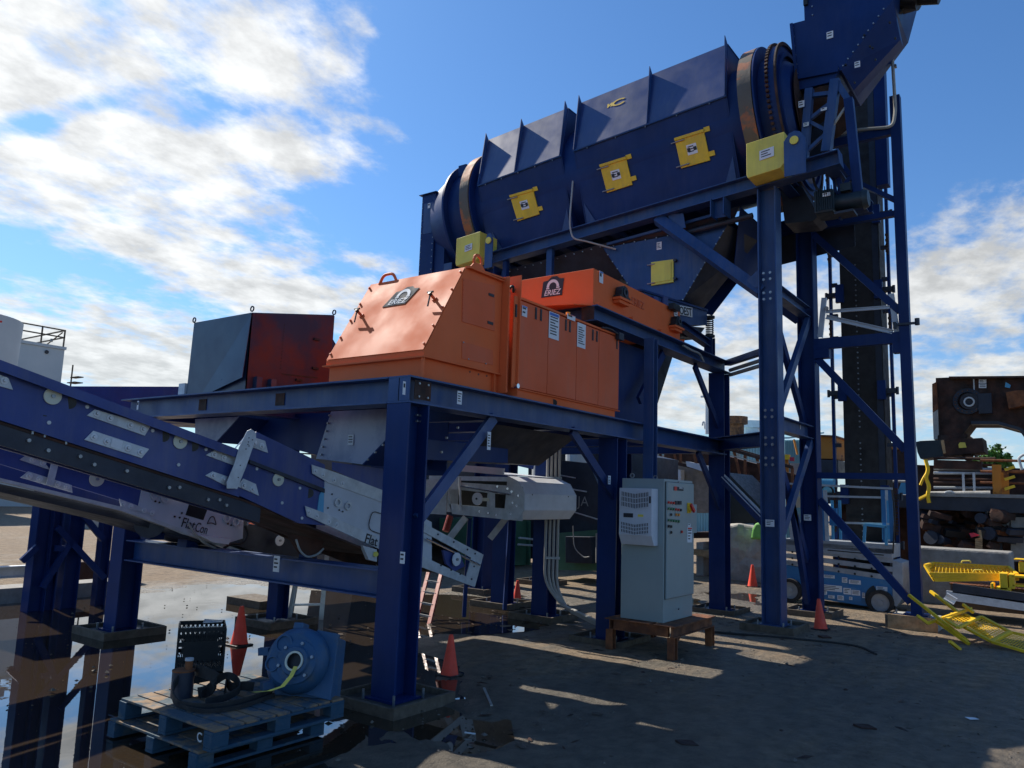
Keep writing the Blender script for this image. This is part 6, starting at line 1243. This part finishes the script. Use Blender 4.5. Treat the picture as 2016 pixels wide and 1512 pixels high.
part('wood_wedge', 'wood', LBX, MB().prism([R2(*p, 21.45) for p in ((1852, 867), (1858, 866), (1862, 892), (1857, 893))], (.05, 0, 0))); part('badge', 'yellow_pale', LBX, MB().prism([R2(*p, 21.49) for p in ((1887, 875), (1890, 871), (1900, 871), (1903, 881), (1888, 882))], (-.01, 0, 0)))
part('foot', 'rust_dark', LBX, MB().prism([R2(*p, 21.6) for p in ((1893, 896), (1912, 894), (1908, 906), (1900, 906))], (.6, 0, 0))); part('foot', 'rust_dark', LBX, MB().box(R2(1918, 890, 21.6), R2(1926, 906, 22.2)))
DK = thing('machine_deck', 'grimy raised steel deck with pipe racks behind the yellow guards', 'deck', (21, 2, 2))
part('deck_beam', 'dark_steel', DK, MB().prism([R2(*p, 21) for p in ((1600, 965), (1795, 975), (1830, 978), (2100, 984), (2100, 1014), (1830, 1003), (1795, 1000), (1600, 990))], (2.5, 0, 0)))
part('deck_edge', 'concrete', DK, MB().prism([R2(*p, 20.95) for p in ((1830, 970), (2100, 976), (2100, 983), (1830, 977))], (.1, 0, 0)))
for y in (900, 913, 921, 929, 941, 948, 958): part('rack_pipe', random.choice(['rust', 'rust_dark', 'galv', 'rust_dark']), DK, MB().cyl(R2(1838, y+2, 21.3+random.random()*.5), R2(1960, y+3, 21.3+random.random()*.5), .035, 8))
part('low_pipe', 'concrete_light', DK, MB().cyl(R2(1828, 973, 21.1), R2(1950, 972, 21.1), .07, 12)); part('top_girder', 'rust_dark', DK, MB().prism([R2(*p, 21.4) for p in ((1838, 905), (1932, 908), (1932, 924), (1838, 922))], (.4, 0, 0)))
part('back_panel', 'rust_dark', DK, MB().prism([R2(*p, 22.2) for p in ((1800, 915), (2100, 925), (2100, 985), (1800, 980))], (.2, 0, 0)))
for px in (1898, 1919, 1960, 1968): part('post', 'galv' if px < 1930 else 'rust_orange', DK, MB().bar(R2(px, 973, 21.2), R2(px-2, 915 if px > 1930 else 930, 21.2), .05 if px < 1930 else .1))
for px in (1975, 1980, 1985): part('post', 'rust_orange', DK, MB().bar(R2(px, 975, 21.2), R2(px-2, 930, 21.2), .05))
for py in (922, 941, 960): part('ladder_rung', 'yellow', DK, MB().bar(R2(1978, py+3, 21.0), R2(1998, py-3, 21.0), .06))
for py in (906, 928, 950): part('hand_rail', 'rust', DK, MB().cyl(R2(1930, py, 21.25), R2(2100, py+3, 21.25), .03, 8))
part('arched_handle', 'galv', DK, MB().path([R2(1858, 974, 21.05), R2(1862, 968, 21.05), R2(1874, 967, 21.05), R2(1882, 974, 21.05)], .02)); part('bent_pipe', 'galv', DK, MB().path([R2(2012, 925, 21), R2(2005, 902, 21), R2(2014, 895, 21), R2(2040, 892, 21)], .03))
one('caution_tape', 'knotted yellow caution tape hanging from the deck corner', 'caution tape', MB().path([R2(1822, 905, 20.9), R2(1828, 925, 20.9), R2(1822, 940, 20.9), R2(1830, 958, 20.9), R2(1826, 975, 20.9), R2(1829, 990, 20.9)], .045, 5).path([R2(1828, 925, 20.9), R2(1816, 945, 20.9), R2(1812, 955, 20.9)], .03, 5).path([R2(1828, 973, 20.9), R2(1808, 983, 20.9)], .04, 5), 'yellow_rail')
UM_ = thing('stored_machinery', 'dark jumble of greasy machine parts stored under the deck', 'machine parts', (21.5, 2.5, 1.2))
part('shadowed_back', 'rust_dark', UM_, MB().box((22.5, 5.5, 0), (22.7, -1, 2.1))); part('end_wall', 'concrete', UM_, MB().prism([R2(*p, 21.2) for p in ((1990, 1018), (2100, 1020), (2100, 1110), (1990, 1105))], (.3, 0, 0)))
random.seed(11)
for i in range(60):
    px = random.uniform(1812, 1985); py = random.uniform(1006, 1074); l = random.uniform(10, 55); x = random.uniform(20.6, 21.8); a = random.uniform(-.1, .75); k_ = random.uniform(.5, 2.6)
    part('machine_bar', random.choice(['dark_steel', 'rust_dark', 'rust_dark', 'rust', 'black', 'dark_steel', 'concrete']), UM_, MB().prof(R2(px, py, x), R2(px+l*math.cos(a), py+l*math.sin(a)*.6, x+.3), [(-.05*k_, -.03), (.03, -.05*k_), (.06, .04), (-.02, .05*k_)]))
for (px, py, r) in ((1832, 1058, .16), (1850, 1062, .1), (1930, 1020, .12), (1962, 1015, .14), (1945, 1050, .15)): part('roller', random.choice(['rust_dark', 'dark_steel', 'dark_steel']), UM_, MB().cyl(R2(px, py, 20.7), R2(px+14, py+5, 21.1), r, 14))
for i in range(7): part('timber_slat', 'wood', UM_, MB().bar(R2(1920, 1062+i*3.4, 20.4), R2(1934, 1060+i*3.4, 20.4), .02, .03))
part('timber_post', 'wood', UM_, MB().bar(R2(1929, 1044, 20.4), R2(1932, 1062, 20.4), .09, .04)); part('pink_rag', 'pink', UM_, MB().prism([R2(*p, 20.45) for p in ((1908, 1050), (1916, 1049), (1930, 1054), (1912, 1058))], (.05, 0, 0)))
part('support_post', 'dark_steel', UM_, MB().box((21.1, 4.7, 0), (21.4, 4.4, 2.0))); part('support_post', 'dark_steel', UM_, MB().box((21.1, 1.7, 0), (21.4, 1.5, 2.0)))
# behind the gantry: rust-orange box, blue cone tank, worker platform etc.
def X25(px, py, x=25): return at(px, py, X=x)
OB = thing('orange_container', 'rusty orange steel box behind the gantry columns', 'container', (24, 5, 3)); part('box_side', 'rust_orange', OB, MB().prism([X25(*p) for p in ((1596, 857), (1642, 859), (1642, 903), (1596, 903))], (1.5, 0, 0))); part('top_rim', 'rust', OB, MB().prism([X25(*p, 24.9) for p in ((1594, 855), (1645, 857), (1645, 860), (1594, 858))], (1.7, 0, 0)))
part('base_channel', 'dark_steel', OB, MB().prism([X25(*p, 24.8) for p in ((1592, 904), (1650, 906), (1650, 935), (1592, 932))], (1.7, 0, 0))); part('leg', 'rust_dark', OB, MB().box((25, at(1605, 930, X=25).y, 0), (25.2, at(1610, 930, X=25).y, 2.6)))
OB2 = thing('mossy_box', 'dark rusty box with mossy rim behind the right side of the elevator', 'container', (24, 3.5, 3)); part('box_side', 'rust_dark', OB2, MB().prism([X25(*p) for p in ((1738, 882), (1783, 884), (1790, 975), (1738, 975))], (1.5, 0, 0))); part('top_rim', 'rust_orange', OB2, MB().prism([X25(*p, 24.9) for p in ((1736, 877), (1785, 879), (1785, 885), (1736, 884))], (1.7, 0, 0)))
one('blue_hopper_cone', 'bright blue sheet-metal cone behind the far tower leg', 'hopper', MB().prism([X25(*p, 23.5) for p in ((1776, 945), (1790, 945), (1790, 978), (1765, 974))], (.8, 0, 0)), 'cyan_blue')
for py in (947, 975): one('deck_railing', 'pale railing pipe crossing behind the far tower leg, %s' % ('upper one' if py == 947 else 'lower one'), 'railing', MB().cyl(X25(1735, py, 22.5), X25(1835, py+2, 22.5), .03, 8), 'concrete_light')
RC = thing('rusty_conveyor', 'old rusty truss conveyor sloping down behind the gantry', 'conveyor', (24, 8, 3))
q0, q1, q2, q3 = X25(1300, 845, 24), X25(1560, 920, 24), X25(1560, 965, 24), X25(1300, 905, 24)
for a, c in ((q0, q1), (q3, q2)): part('chord', 'rust_dark', RC, MB().bar(a, c, .12, .10)); part('chord', 'rust_dark', RC, MB().bar(a+V((1.2, 0, 0)), c+V((1.2, 0, 0)), .12, .10))
for i in range(13): part('truss_bar', 'rust', RC, MB().bar(q0.lerp(q1, i/12), q3.lerp(q2, min(1, (i+(.6 if i % 2 else 0))/12)), .07)); 
part('belt_load', 'rust_dark', RC, MB().prism([q0.lerp(q3, .3)+V((.3, 0, 0)), q1.lerp(q2, .3)+V((.3, 0, 0)), q1.lerp(q2, .9)+V((.3, 0, 0)), q0.lerp(q3, .9)+V((.3, 0, 0))], (.6, 0, 0))); part('light_strip', 'concrete_light', RC, MB().bar(X25(1432, 895, 23.8), X25(1500, 912, 23.8), .03))
DB = thing('scrap_skip', 'black steel hopper body between the columns right of the cabinet', 'skip', (20, 8, 1.5))
part('body', 'black', DB, MB().prism([at(*p, X=20.5) for p in ((1395, 935), (1432, 930), (1500, 1000), (1498, 1040), (1470, 1048), (1395, 1050))], (2, 0, 0))); part('sill', 'rust_dark', DB, MB().prism([at(*p, X=20.4) for p in ((1350, 1048), (1480, 1048), (1480, 1058), (1350, 1060))], (2, 0, 0)))
part('leg', 'rust_dark', DB, MB().box((20.8, at(1410, 1060, X=20.8).y, 0), (21, at(1418, 1060, X=20.8).y, 1.5)))
one('green_loader', 'small lime-green machine bonnet behind the front gantry column', 'loader', MB().prism([at(*p, X=19.5) for p in ((1478, 1055), (1480, 1042), (1486, 1030), (1500, 1028), (1500, 1062), (1476, 1062))], (.8, 0, 0)), 'lime', bevel=.05)
BC = thing('cream_boxes', 'stacked cream-coloured bins seen between the gantry columns', 'bins', (25, 6, 2)); part('bin', 'concrete_light', BC, MB().box(X25(1555, 912), X25(1592, 960)+V((1, 0, 0)))); part('bin', 'cap', BC, MB().box(X25(1556, 962), X25(1592, 1000)+V((1, 0, 0)))); part('rack_post', 'rust_orange', BC, MB().bar(X25(1548, 895, 24.6), X25(1552, 1010, 24.6), .1)); part('top_rag', 'yellow_rail', BC, MB().box(X25(1540, 895, 24.5), X25(1556, 905, 24.6))); part('top_rag', 'pink', BC, MB().box(X25(1555, 900, 24.5), X25(1564, 908, 24.6)))
# blue corrugated shed
CS = thing('corrugated_shed', 'weathered pale blue corrugated shed with roof vents in the distance', 'shed', (45, 16, 0))
def corr(t, a, b_, z0_, z1_, n, m='corrugated', dpt=.12):
    a = V(a); b_ = V(b_); b = MB(); d = (b_-a)/n; nn = V((d.y, -d.x, 0)).normalized()*dpt; vs = []
    for i in range(n+1):
        for k, f_ in ((0, 0), (.5, 1)):
            if i == n and k: break
            p = a+d*(i+k)+nn*f_; vs += [V((p.x, p.y, z0_)), V((p.x, p.y, z1_+(b_.z-a.z)*0))]
    m_ = len(vs)//2; b.add(vs, [(2*i, 2*i+2, 2*i+3, 2*i+1) for i in range(m_-1)]); part('corrugated_wall', m, t, b)
wa = at(1290, 875, X=48); wb = at(1545, 875, X=48); ztop = at(1430, 866, X=48).z
corr(CS, (48, wa.y, 0), (48, wb.y, 0), 0, ztop, 48)
part('roof_sheet', 'corrugated', CS, MB().prism([(47.8, wa.y+.3, ztop), (47.8, wb.y-.3, ztop), (56, wb.y-.3, ztop+1.0), (56, wa.y+.3, ztop+1.0)], (0, 0, .1)))
vp = at(1447, 835, X=52); 
for p_, r in ((vp, .85), (at(1478, 843, X=56), .9)):
    part('roof_vent', 'rust' if r < .9 else 'white_steel', CS, MB().cyl((p_.x, p_.y, p_.z-1.6), (p_.x, p_.y, p_.z+.0), r*.7, 18).cyl((p_.x, p_.y, p_.z), (p_.x, p_.y, p_.z+.5), r, 18))
corr(CS, (40, at(1545, 890, X=40).y, 0), (40, at(1592, 890, X=40).y, 0), 0, at(1570, 866, X=40).z, 14)
one('slanted_pole', 'thin orange slanted pole between the gantry columns', 'pole', MB().cyl(at(1563, 865, X=30), at(1570, 895, X=30), .04, 6), 'rust_orange')
LP = thing('light_mast', 'thin pale mast with a small crossbar seen under the upper platform', 'mast', (60, 29, 0))
lp0 = at(1392, 845, X=60); lpt = at(1392, 782, X=60)
part('pole', 'galv', LP, MB().cyl((lp0.x, lp0.y, 0), lpt, .16, 10)); part('crossbar', 'galv', LP, MB().bar(at(1380, 781, X=60), at(1399, 780, X=60), .15)); part('dish', 'galv', LP, MB().cyl(at(1396, 788, X=60), at(1398, 788, X=60), .6, 14)); part('thin_pole', 'dark_steel', LP, MB().cyl(at(1398, 845, X=60), at(1397, 805, X=60), .07, 6)); part('hooked_lamp', 'galv', LP, MB().path([at(1388, 845, X=60), at(1388, 832, X=60), at(1384, 830, X=60), at(1383, 838, X=60)], .07, 6))

# dark equipment behind the platform (centre)
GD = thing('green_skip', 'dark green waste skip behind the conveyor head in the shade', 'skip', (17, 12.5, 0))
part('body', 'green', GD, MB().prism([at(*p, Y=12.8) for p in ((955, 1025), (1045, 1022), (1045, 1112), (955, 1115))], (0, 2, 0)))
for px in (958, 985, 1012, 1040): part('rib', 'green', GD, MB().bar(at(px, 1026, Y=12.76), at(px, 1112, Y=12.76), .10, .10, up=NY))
part('rail', 'galv', GD, MB().cyl(at(1020, 1072, Y=12.5), at(1050, 1074, Y=12.5), .03, 6)); part('rail', 'galv', GD, MB().cyl(at(1022, 1059, Y=12.5), at(1050, 1062, Y=12.5), .03, 6))
GP = thing('chalked_hopper', 'grey-black hopper side with chalk letters behind the conduit column', 'hopper', (15, 9.5, 1.5))
HX0 = 15.5
part('upper_plate', 'dark_steel', GP, MB().prism([at(*p, X=HX0) for p in ((1095, 905), (1160, 912), (1215, 1045), (1110, 1012), (1095, 985))], (.4, 0, 0))); part('plate_edge', 'galv', GP, MB().bar(at(1130, 1008, X=HX0-.02), at(1195, 1028, X=HX0-.02), .025)); part('plate_edge', 'galv', GP, MB().bar(at(1120, 962, X=HX0-.02), at(1155, 968, X=HX0-.02), .03)); part('plate_edge', 'galv', GP, MB().bar(at(1095, 934, X=HX0-.02), at(1133, 941, X=HX0-.02), .025))
text('JA', at(1148, 988, X=HX0-.01), (0, -1, 0), NZ, .32, 'pvc', GP, 'chalk_letters', bold=-.01)
part('lower_box', 'green', GP, MB().prism([at(*p, X=HX0+.6) for p in ((1092, 1050), (1210, 1040), (1210, 1125), (1092, 1122))], (1, 0, 0))); part('junction_box', 'dark_steel', GP, MB().prism([at(*p, X=HX0+.3) for p in ((1113, 1056), (1163, 1057), (1165, 1110), (1113, 1108))], (.3, 0, 0)), bevel=.01)
for px in (1175, 1196): part('conduit', 'pvc', GP, MB().cyl(at(px, 1050, X=HX0+.2), at(px, 1108, X=HX0+.2), .03, 6))
part('drooping_wire', 'pvc', GP, MB().path([at(1128, 1035, X=HX0), at(1130, 1080, X=HX0), at(1150, 1098, X=HX0), at(1160, 1096, X=HX0)], .012))
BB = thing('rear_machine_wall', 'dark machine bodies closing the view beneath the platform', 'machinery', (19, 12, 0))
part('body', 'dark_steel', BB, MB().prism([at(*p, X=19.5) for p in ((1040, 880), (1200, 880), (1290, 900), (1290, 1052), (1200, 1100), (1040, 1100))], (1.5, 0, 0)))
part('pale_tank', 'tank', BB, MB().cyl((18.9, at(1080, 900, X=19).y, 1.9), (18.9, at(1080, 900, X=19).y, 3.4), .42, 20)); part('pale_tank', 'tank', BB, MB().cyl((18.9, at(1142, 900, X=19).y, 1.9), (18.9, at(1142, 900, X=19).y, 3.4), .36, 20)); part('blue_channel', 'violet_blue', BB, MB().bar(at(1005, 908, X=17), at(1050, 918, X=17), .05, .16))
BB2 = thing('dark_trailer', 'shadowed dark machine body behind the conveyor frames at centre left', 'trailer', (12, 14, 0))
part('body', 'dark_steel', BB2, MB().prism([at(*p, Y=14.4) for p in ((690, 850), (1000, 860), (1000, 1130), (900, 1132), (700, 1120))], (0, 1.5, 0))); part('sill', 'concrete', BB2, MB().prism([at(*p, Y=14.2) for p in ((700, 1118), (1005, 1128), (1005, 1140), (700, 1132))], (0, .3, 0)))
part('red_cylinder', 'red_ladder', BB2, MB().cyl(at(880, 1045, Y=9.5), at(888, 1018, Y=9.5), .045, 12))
one('red_jack', 'red hydraulic cylinder standing between the two conveyor ends', 'hydraulic cylinder', MB().cyl(at(877, 1046, Y=9.4), at(886, 1016, Y=9.4), .06, 14), 'red_ladder')
WF = thing('white_rack', 'white painted rack and shed frame behind the control cabinet', 'rack', (24, 11, 0))
part('post', 'white_steel', WF, MB().box((24, at(1288, 930, X=24).y, 0), (24.3, at(1302, 930, X=24).y, 3.3))); part('post', 'white_steel', WF, MB().box((24, at(1325, 930, X=24).y, 0), (24.3, at(1340, 930, X=24).y, 3.0))); part('shelf', 'light_grey', WF, MB().prism([at(*p, X=23.8) for p in ((1350, 908), (1395, 918), (1395, 932), (1352, 918))], (.6, 0, 0))); part('panel', 'concrete', WF, MB().prism([at(*p, X=24.4) for p in ((1275, 895), (1400, 900), (1400, 1010), (1275, 1010))], (.3, 0, 0))); part('post', 'white_steel', WF, MB().bar(at(1393, 930, X=23.7), at(1393, 945, X=23.7), .1))
TT = thing('trestle_table', 'pale timber table right behind the control cabinet', 'table', (20, 8.7, 0)); part('table_top', 'wood', TT, MB().prism([at(*p, X=20) for p in ((1365, 1081), (1402, 1085), (1402, 1100), (1365, 1092))], (1.0, 0, 0))); part('table_end', 'concrete_light', TT, MB().box((20.2, at(1365, 1100, X=20).y, 0), (20.9, at(1379, 1100, X=20).y, .9)))

# ---------------------------------------------------------------- background at left
TK = thing('silo_building', 'pale grey windowless building with roof railing and stair tower in the left distance', 'building', (28, 60, 0))
def TKc(px, py, y): return at(px, py, Y=y)
e = TKc(126, 700, 60); rim = TKc(126, 689, 60).z
part('wall', 'tank', TK, MB().box((e.x-26, 60, 0), (e.x, 74, rim))); part('parapet', 'tank', TK, MB().box((e.x-26, 59.9, rim+.01), (e.x+.08, 60.2, rim+.22)))
b = MB()
for i in range(17):
    p = V((e.x-.1-i*1.55, 60.05, rim+.2)); b.bar(p, p+NZ*1.25, .09, .09)
for z in (.72, 1.25): b.bar((e.x-26, 60.05, rim+.2+z), (e.x-.05, 60.05, rim+.2+z), .09, .09).bar((e.x-.1, 60.05, rim+.2+z), (e.x-.1, 70, rim+.2+z), .09, .09)
b.bar((e.x-1.2, 60.2, rim+.2), (e.x-.2, 60.2, rim+1.3), .08); part('railing', 'pad_wood', TK, b)
part('vent', 'dark_steel', TK, MB().cyl(TKc(92, 693, 59.99), TKc(92, 693, 59.9), .14, 12)); part('flood_lamp', 'concrete', TK, MB().box(TKc(99, 667, 59.9), TKc(104, 673, 59.7)))
st = TKc(140, 755, 60); b = MB()
for i in range(14):
    z = rim*.35+i*.42; b.box((e.x+.5+.2*(i % 2), e.y-1, z), (e.x+1.1, e.y+.2, z+.07))
for dx_ in (.7, 1.6, 2.7, 3.1): b.bar((e.x+dx_, e.y, 2), (e.x+dx_, e.y, rim-2.2-(.5 if dx_ > 1 else -1.2)), .08)
for z in (rim-2.8, rim-4.0, rim-5.2): b.bar((e.x+.5, e.y, z), (e.x+3.1, e.y, z-.1), .08)
b.bar((e.x+1.2, e.y, rim-5), (e.x+2.6, e.y, rim-4.1), .08); part('stair_tower', 'pad_wood', TK, b)
TK2 = thing('storage_tank', 'tall pale round tank partly cut off by the left picture edge', 'storage tank', (15, 50, 0), )
e2 = TKc(40, 660, 50); z2 = TKc(38, 642, 50).z; part('shell', 'tank', TK2, MB().lathe((e2.x-3.4, e2.y+.6, 0), NZ, [(0, 0), (3.2, 0), (3.5, z2), (3.35, z2+.05), (0, z2+.4)], 48), smooth=True); part('red_mark', 'red', TK2, MB().box(TKc(-3, 631, 46.6), TKc(4, 635, 46.5)))
BT = thing('rear_trestle', 'blue braced trestle legs standing in the water at far left', 'steel trestle', (6, 13.2, 0))
def BP(px, py, y=13.0): return at(px, py, Y=y)
for px0, px1, w in ((88, 70, .24), (112, 95, .18), (150, 134, .24), (213, 203, .16)):
    t0 = BP(px0, 990); g0 = BP(px1, 1197 if px1 < 200 else 1120); part('leg', 'navy', BT, MB().H((t0.x, 13.0, -.05), (t0.x, 13.0, 2.95), w, w, (1, 0, 0)))
for a, c in (((112, 1038), (205, 1138)), ((83, 1157), (142, 1062)), ((74, 1076), (43, 1105)), ((108, 1079), (125, 1080)), ((160, 1010), (203, 1062))): part('brace', 'navy', BT, MB().bar(BP(*a, 12.85), BP(*c, 12.85), .06, .09))
BR2 = thing('concrete_kerb', 'low grey concrete kerb with a flat steel beam at far left', 'kerb', (6, 14.5, 0)); part('kerb', 'concrete', BR2, MB().box((3, 14.0, -.05), (7.6, 14.5, .24))); part('steel_beam', 'galv', BR2, MB().H((3.2, 15.4, .35), (8.6, 15.4, .35), .2, .2)); part('timber', 'rust_dark', BR2, MB().box((6.6, 15.0, 0), (7.8, 15.2, .5)))
DKL = thing('dark_machine', 'large dark machine base behind the trestle at the left edge', 'machine', (3, 17, 0)); part('body', 'dark_steel', DKL, MB().box((1.5, 17, .5), (6.5, 19, 2.4))); part('ledge', 'galv', DKL, MB().box((1.4, 16.9, 2.0), (7.0, 17.0, 2.15))); part('skirt', 'dark_steel', DKL, MB().box((2, 17.2, 0), (5.6, 18.8, .5)))
RB = thing('red_container', 'reddish brown container end in the distance left of the big footing column', 'container', (27, 60, 0)); a = at(157, 1008, Y=45); c = at(168, 1038, Y=45)
part('end_wall', 'rust', RB, MB().box((a.x, 45, 0), (c.x+.2, 48, a.z+.5))); sb = at(176, 1015, Y=44); one('site_sign', 'white sign board with black print among bushes at far left', 'sign', MB().box((sb.x-.3, 44, sb.z-.25), (sb.x+.4, 44.05, sb.z+.3)), 'paper')
for i, px in enumerate((172, 182)):
    p = at(px, 1042, Z=0); one('far_block', '%s small pale block on the far edge of the yard' % ('left' if i == 0 else 'right'), 'concrete block', MB().box((p.x-.45, p.y, 0), (p.x+.4, p.y+.8, .75)), 'concrete_light', bevel=.02)

def bush(nm, lab, c, rx, rz, n, trunk=True, s=.12, cat='bush'):
    c = V(c); t = thing(nm, lab, cat, (c.x, c.y, 0)); b = MB(); random.seed(int(c.x*13+c.y)); cl = [c+V((random.gauss(0, rx*.45), random.gauss(0, rx*.45), random.gauss(0, rz*.4))) for _ in range(9)]
    for i in range(n):
        k = random.choice(cl); p = k+V((random.gauss(0, rx*.22), random.gauss(0, rx*.22), random.gauss(0, rz*.2))); d = V((random.uniform(-1, 1), random.uniform(-1, 1), random.uniform(-.4, 1))).normalized()
        u = d.orthogonal().normalized()*s*random.uniform(.5, 1.2); w_ = d.cross(u)*.6; b.add([p-u, p+w_, p+u, p-w_], [(0, 1, 2, 3)])
    o = part('crown', 'leaf', t, b); o['kind'] = 'stuff'
    tr = MB().cyl((c.x, c.y, 0), c, max(.03, rx*.06), 8, rx*.03)
    for k in cl[:5]: tr.cyl(c-NZ*rz*.5, k, rx*.03, 6, rx*.01)
    part('trunk', 'bark', t, tr)
p = at(190, 1020, Y=46); bush('shrub', 'green bushes at the far left edge of the yard', (p.x+1, 46, 1.0), 2.4, .8, 2600, s=.22)
p = at(1958, 905, X=32); bush('young_tree', 'tall leafy young tree top above the deck at right', (32, p.y, p.z-.1), .36, .5, 600, s=.09, cat='tree')
p = at(1979, 912, X=32); bush('young_tree', 'smaller leafy sapling right of the tall one behind the deck', (32, p.y, p.z-.1), .28, .35, 350, s=.09, cat='tree'); p = at(1935, 915, X=32); bush('young_tree', 'low leafy tip left of the tall sapling behind the deck', (32, p.y, p.z), .35, .3, 300, s=.11, cat='tree')
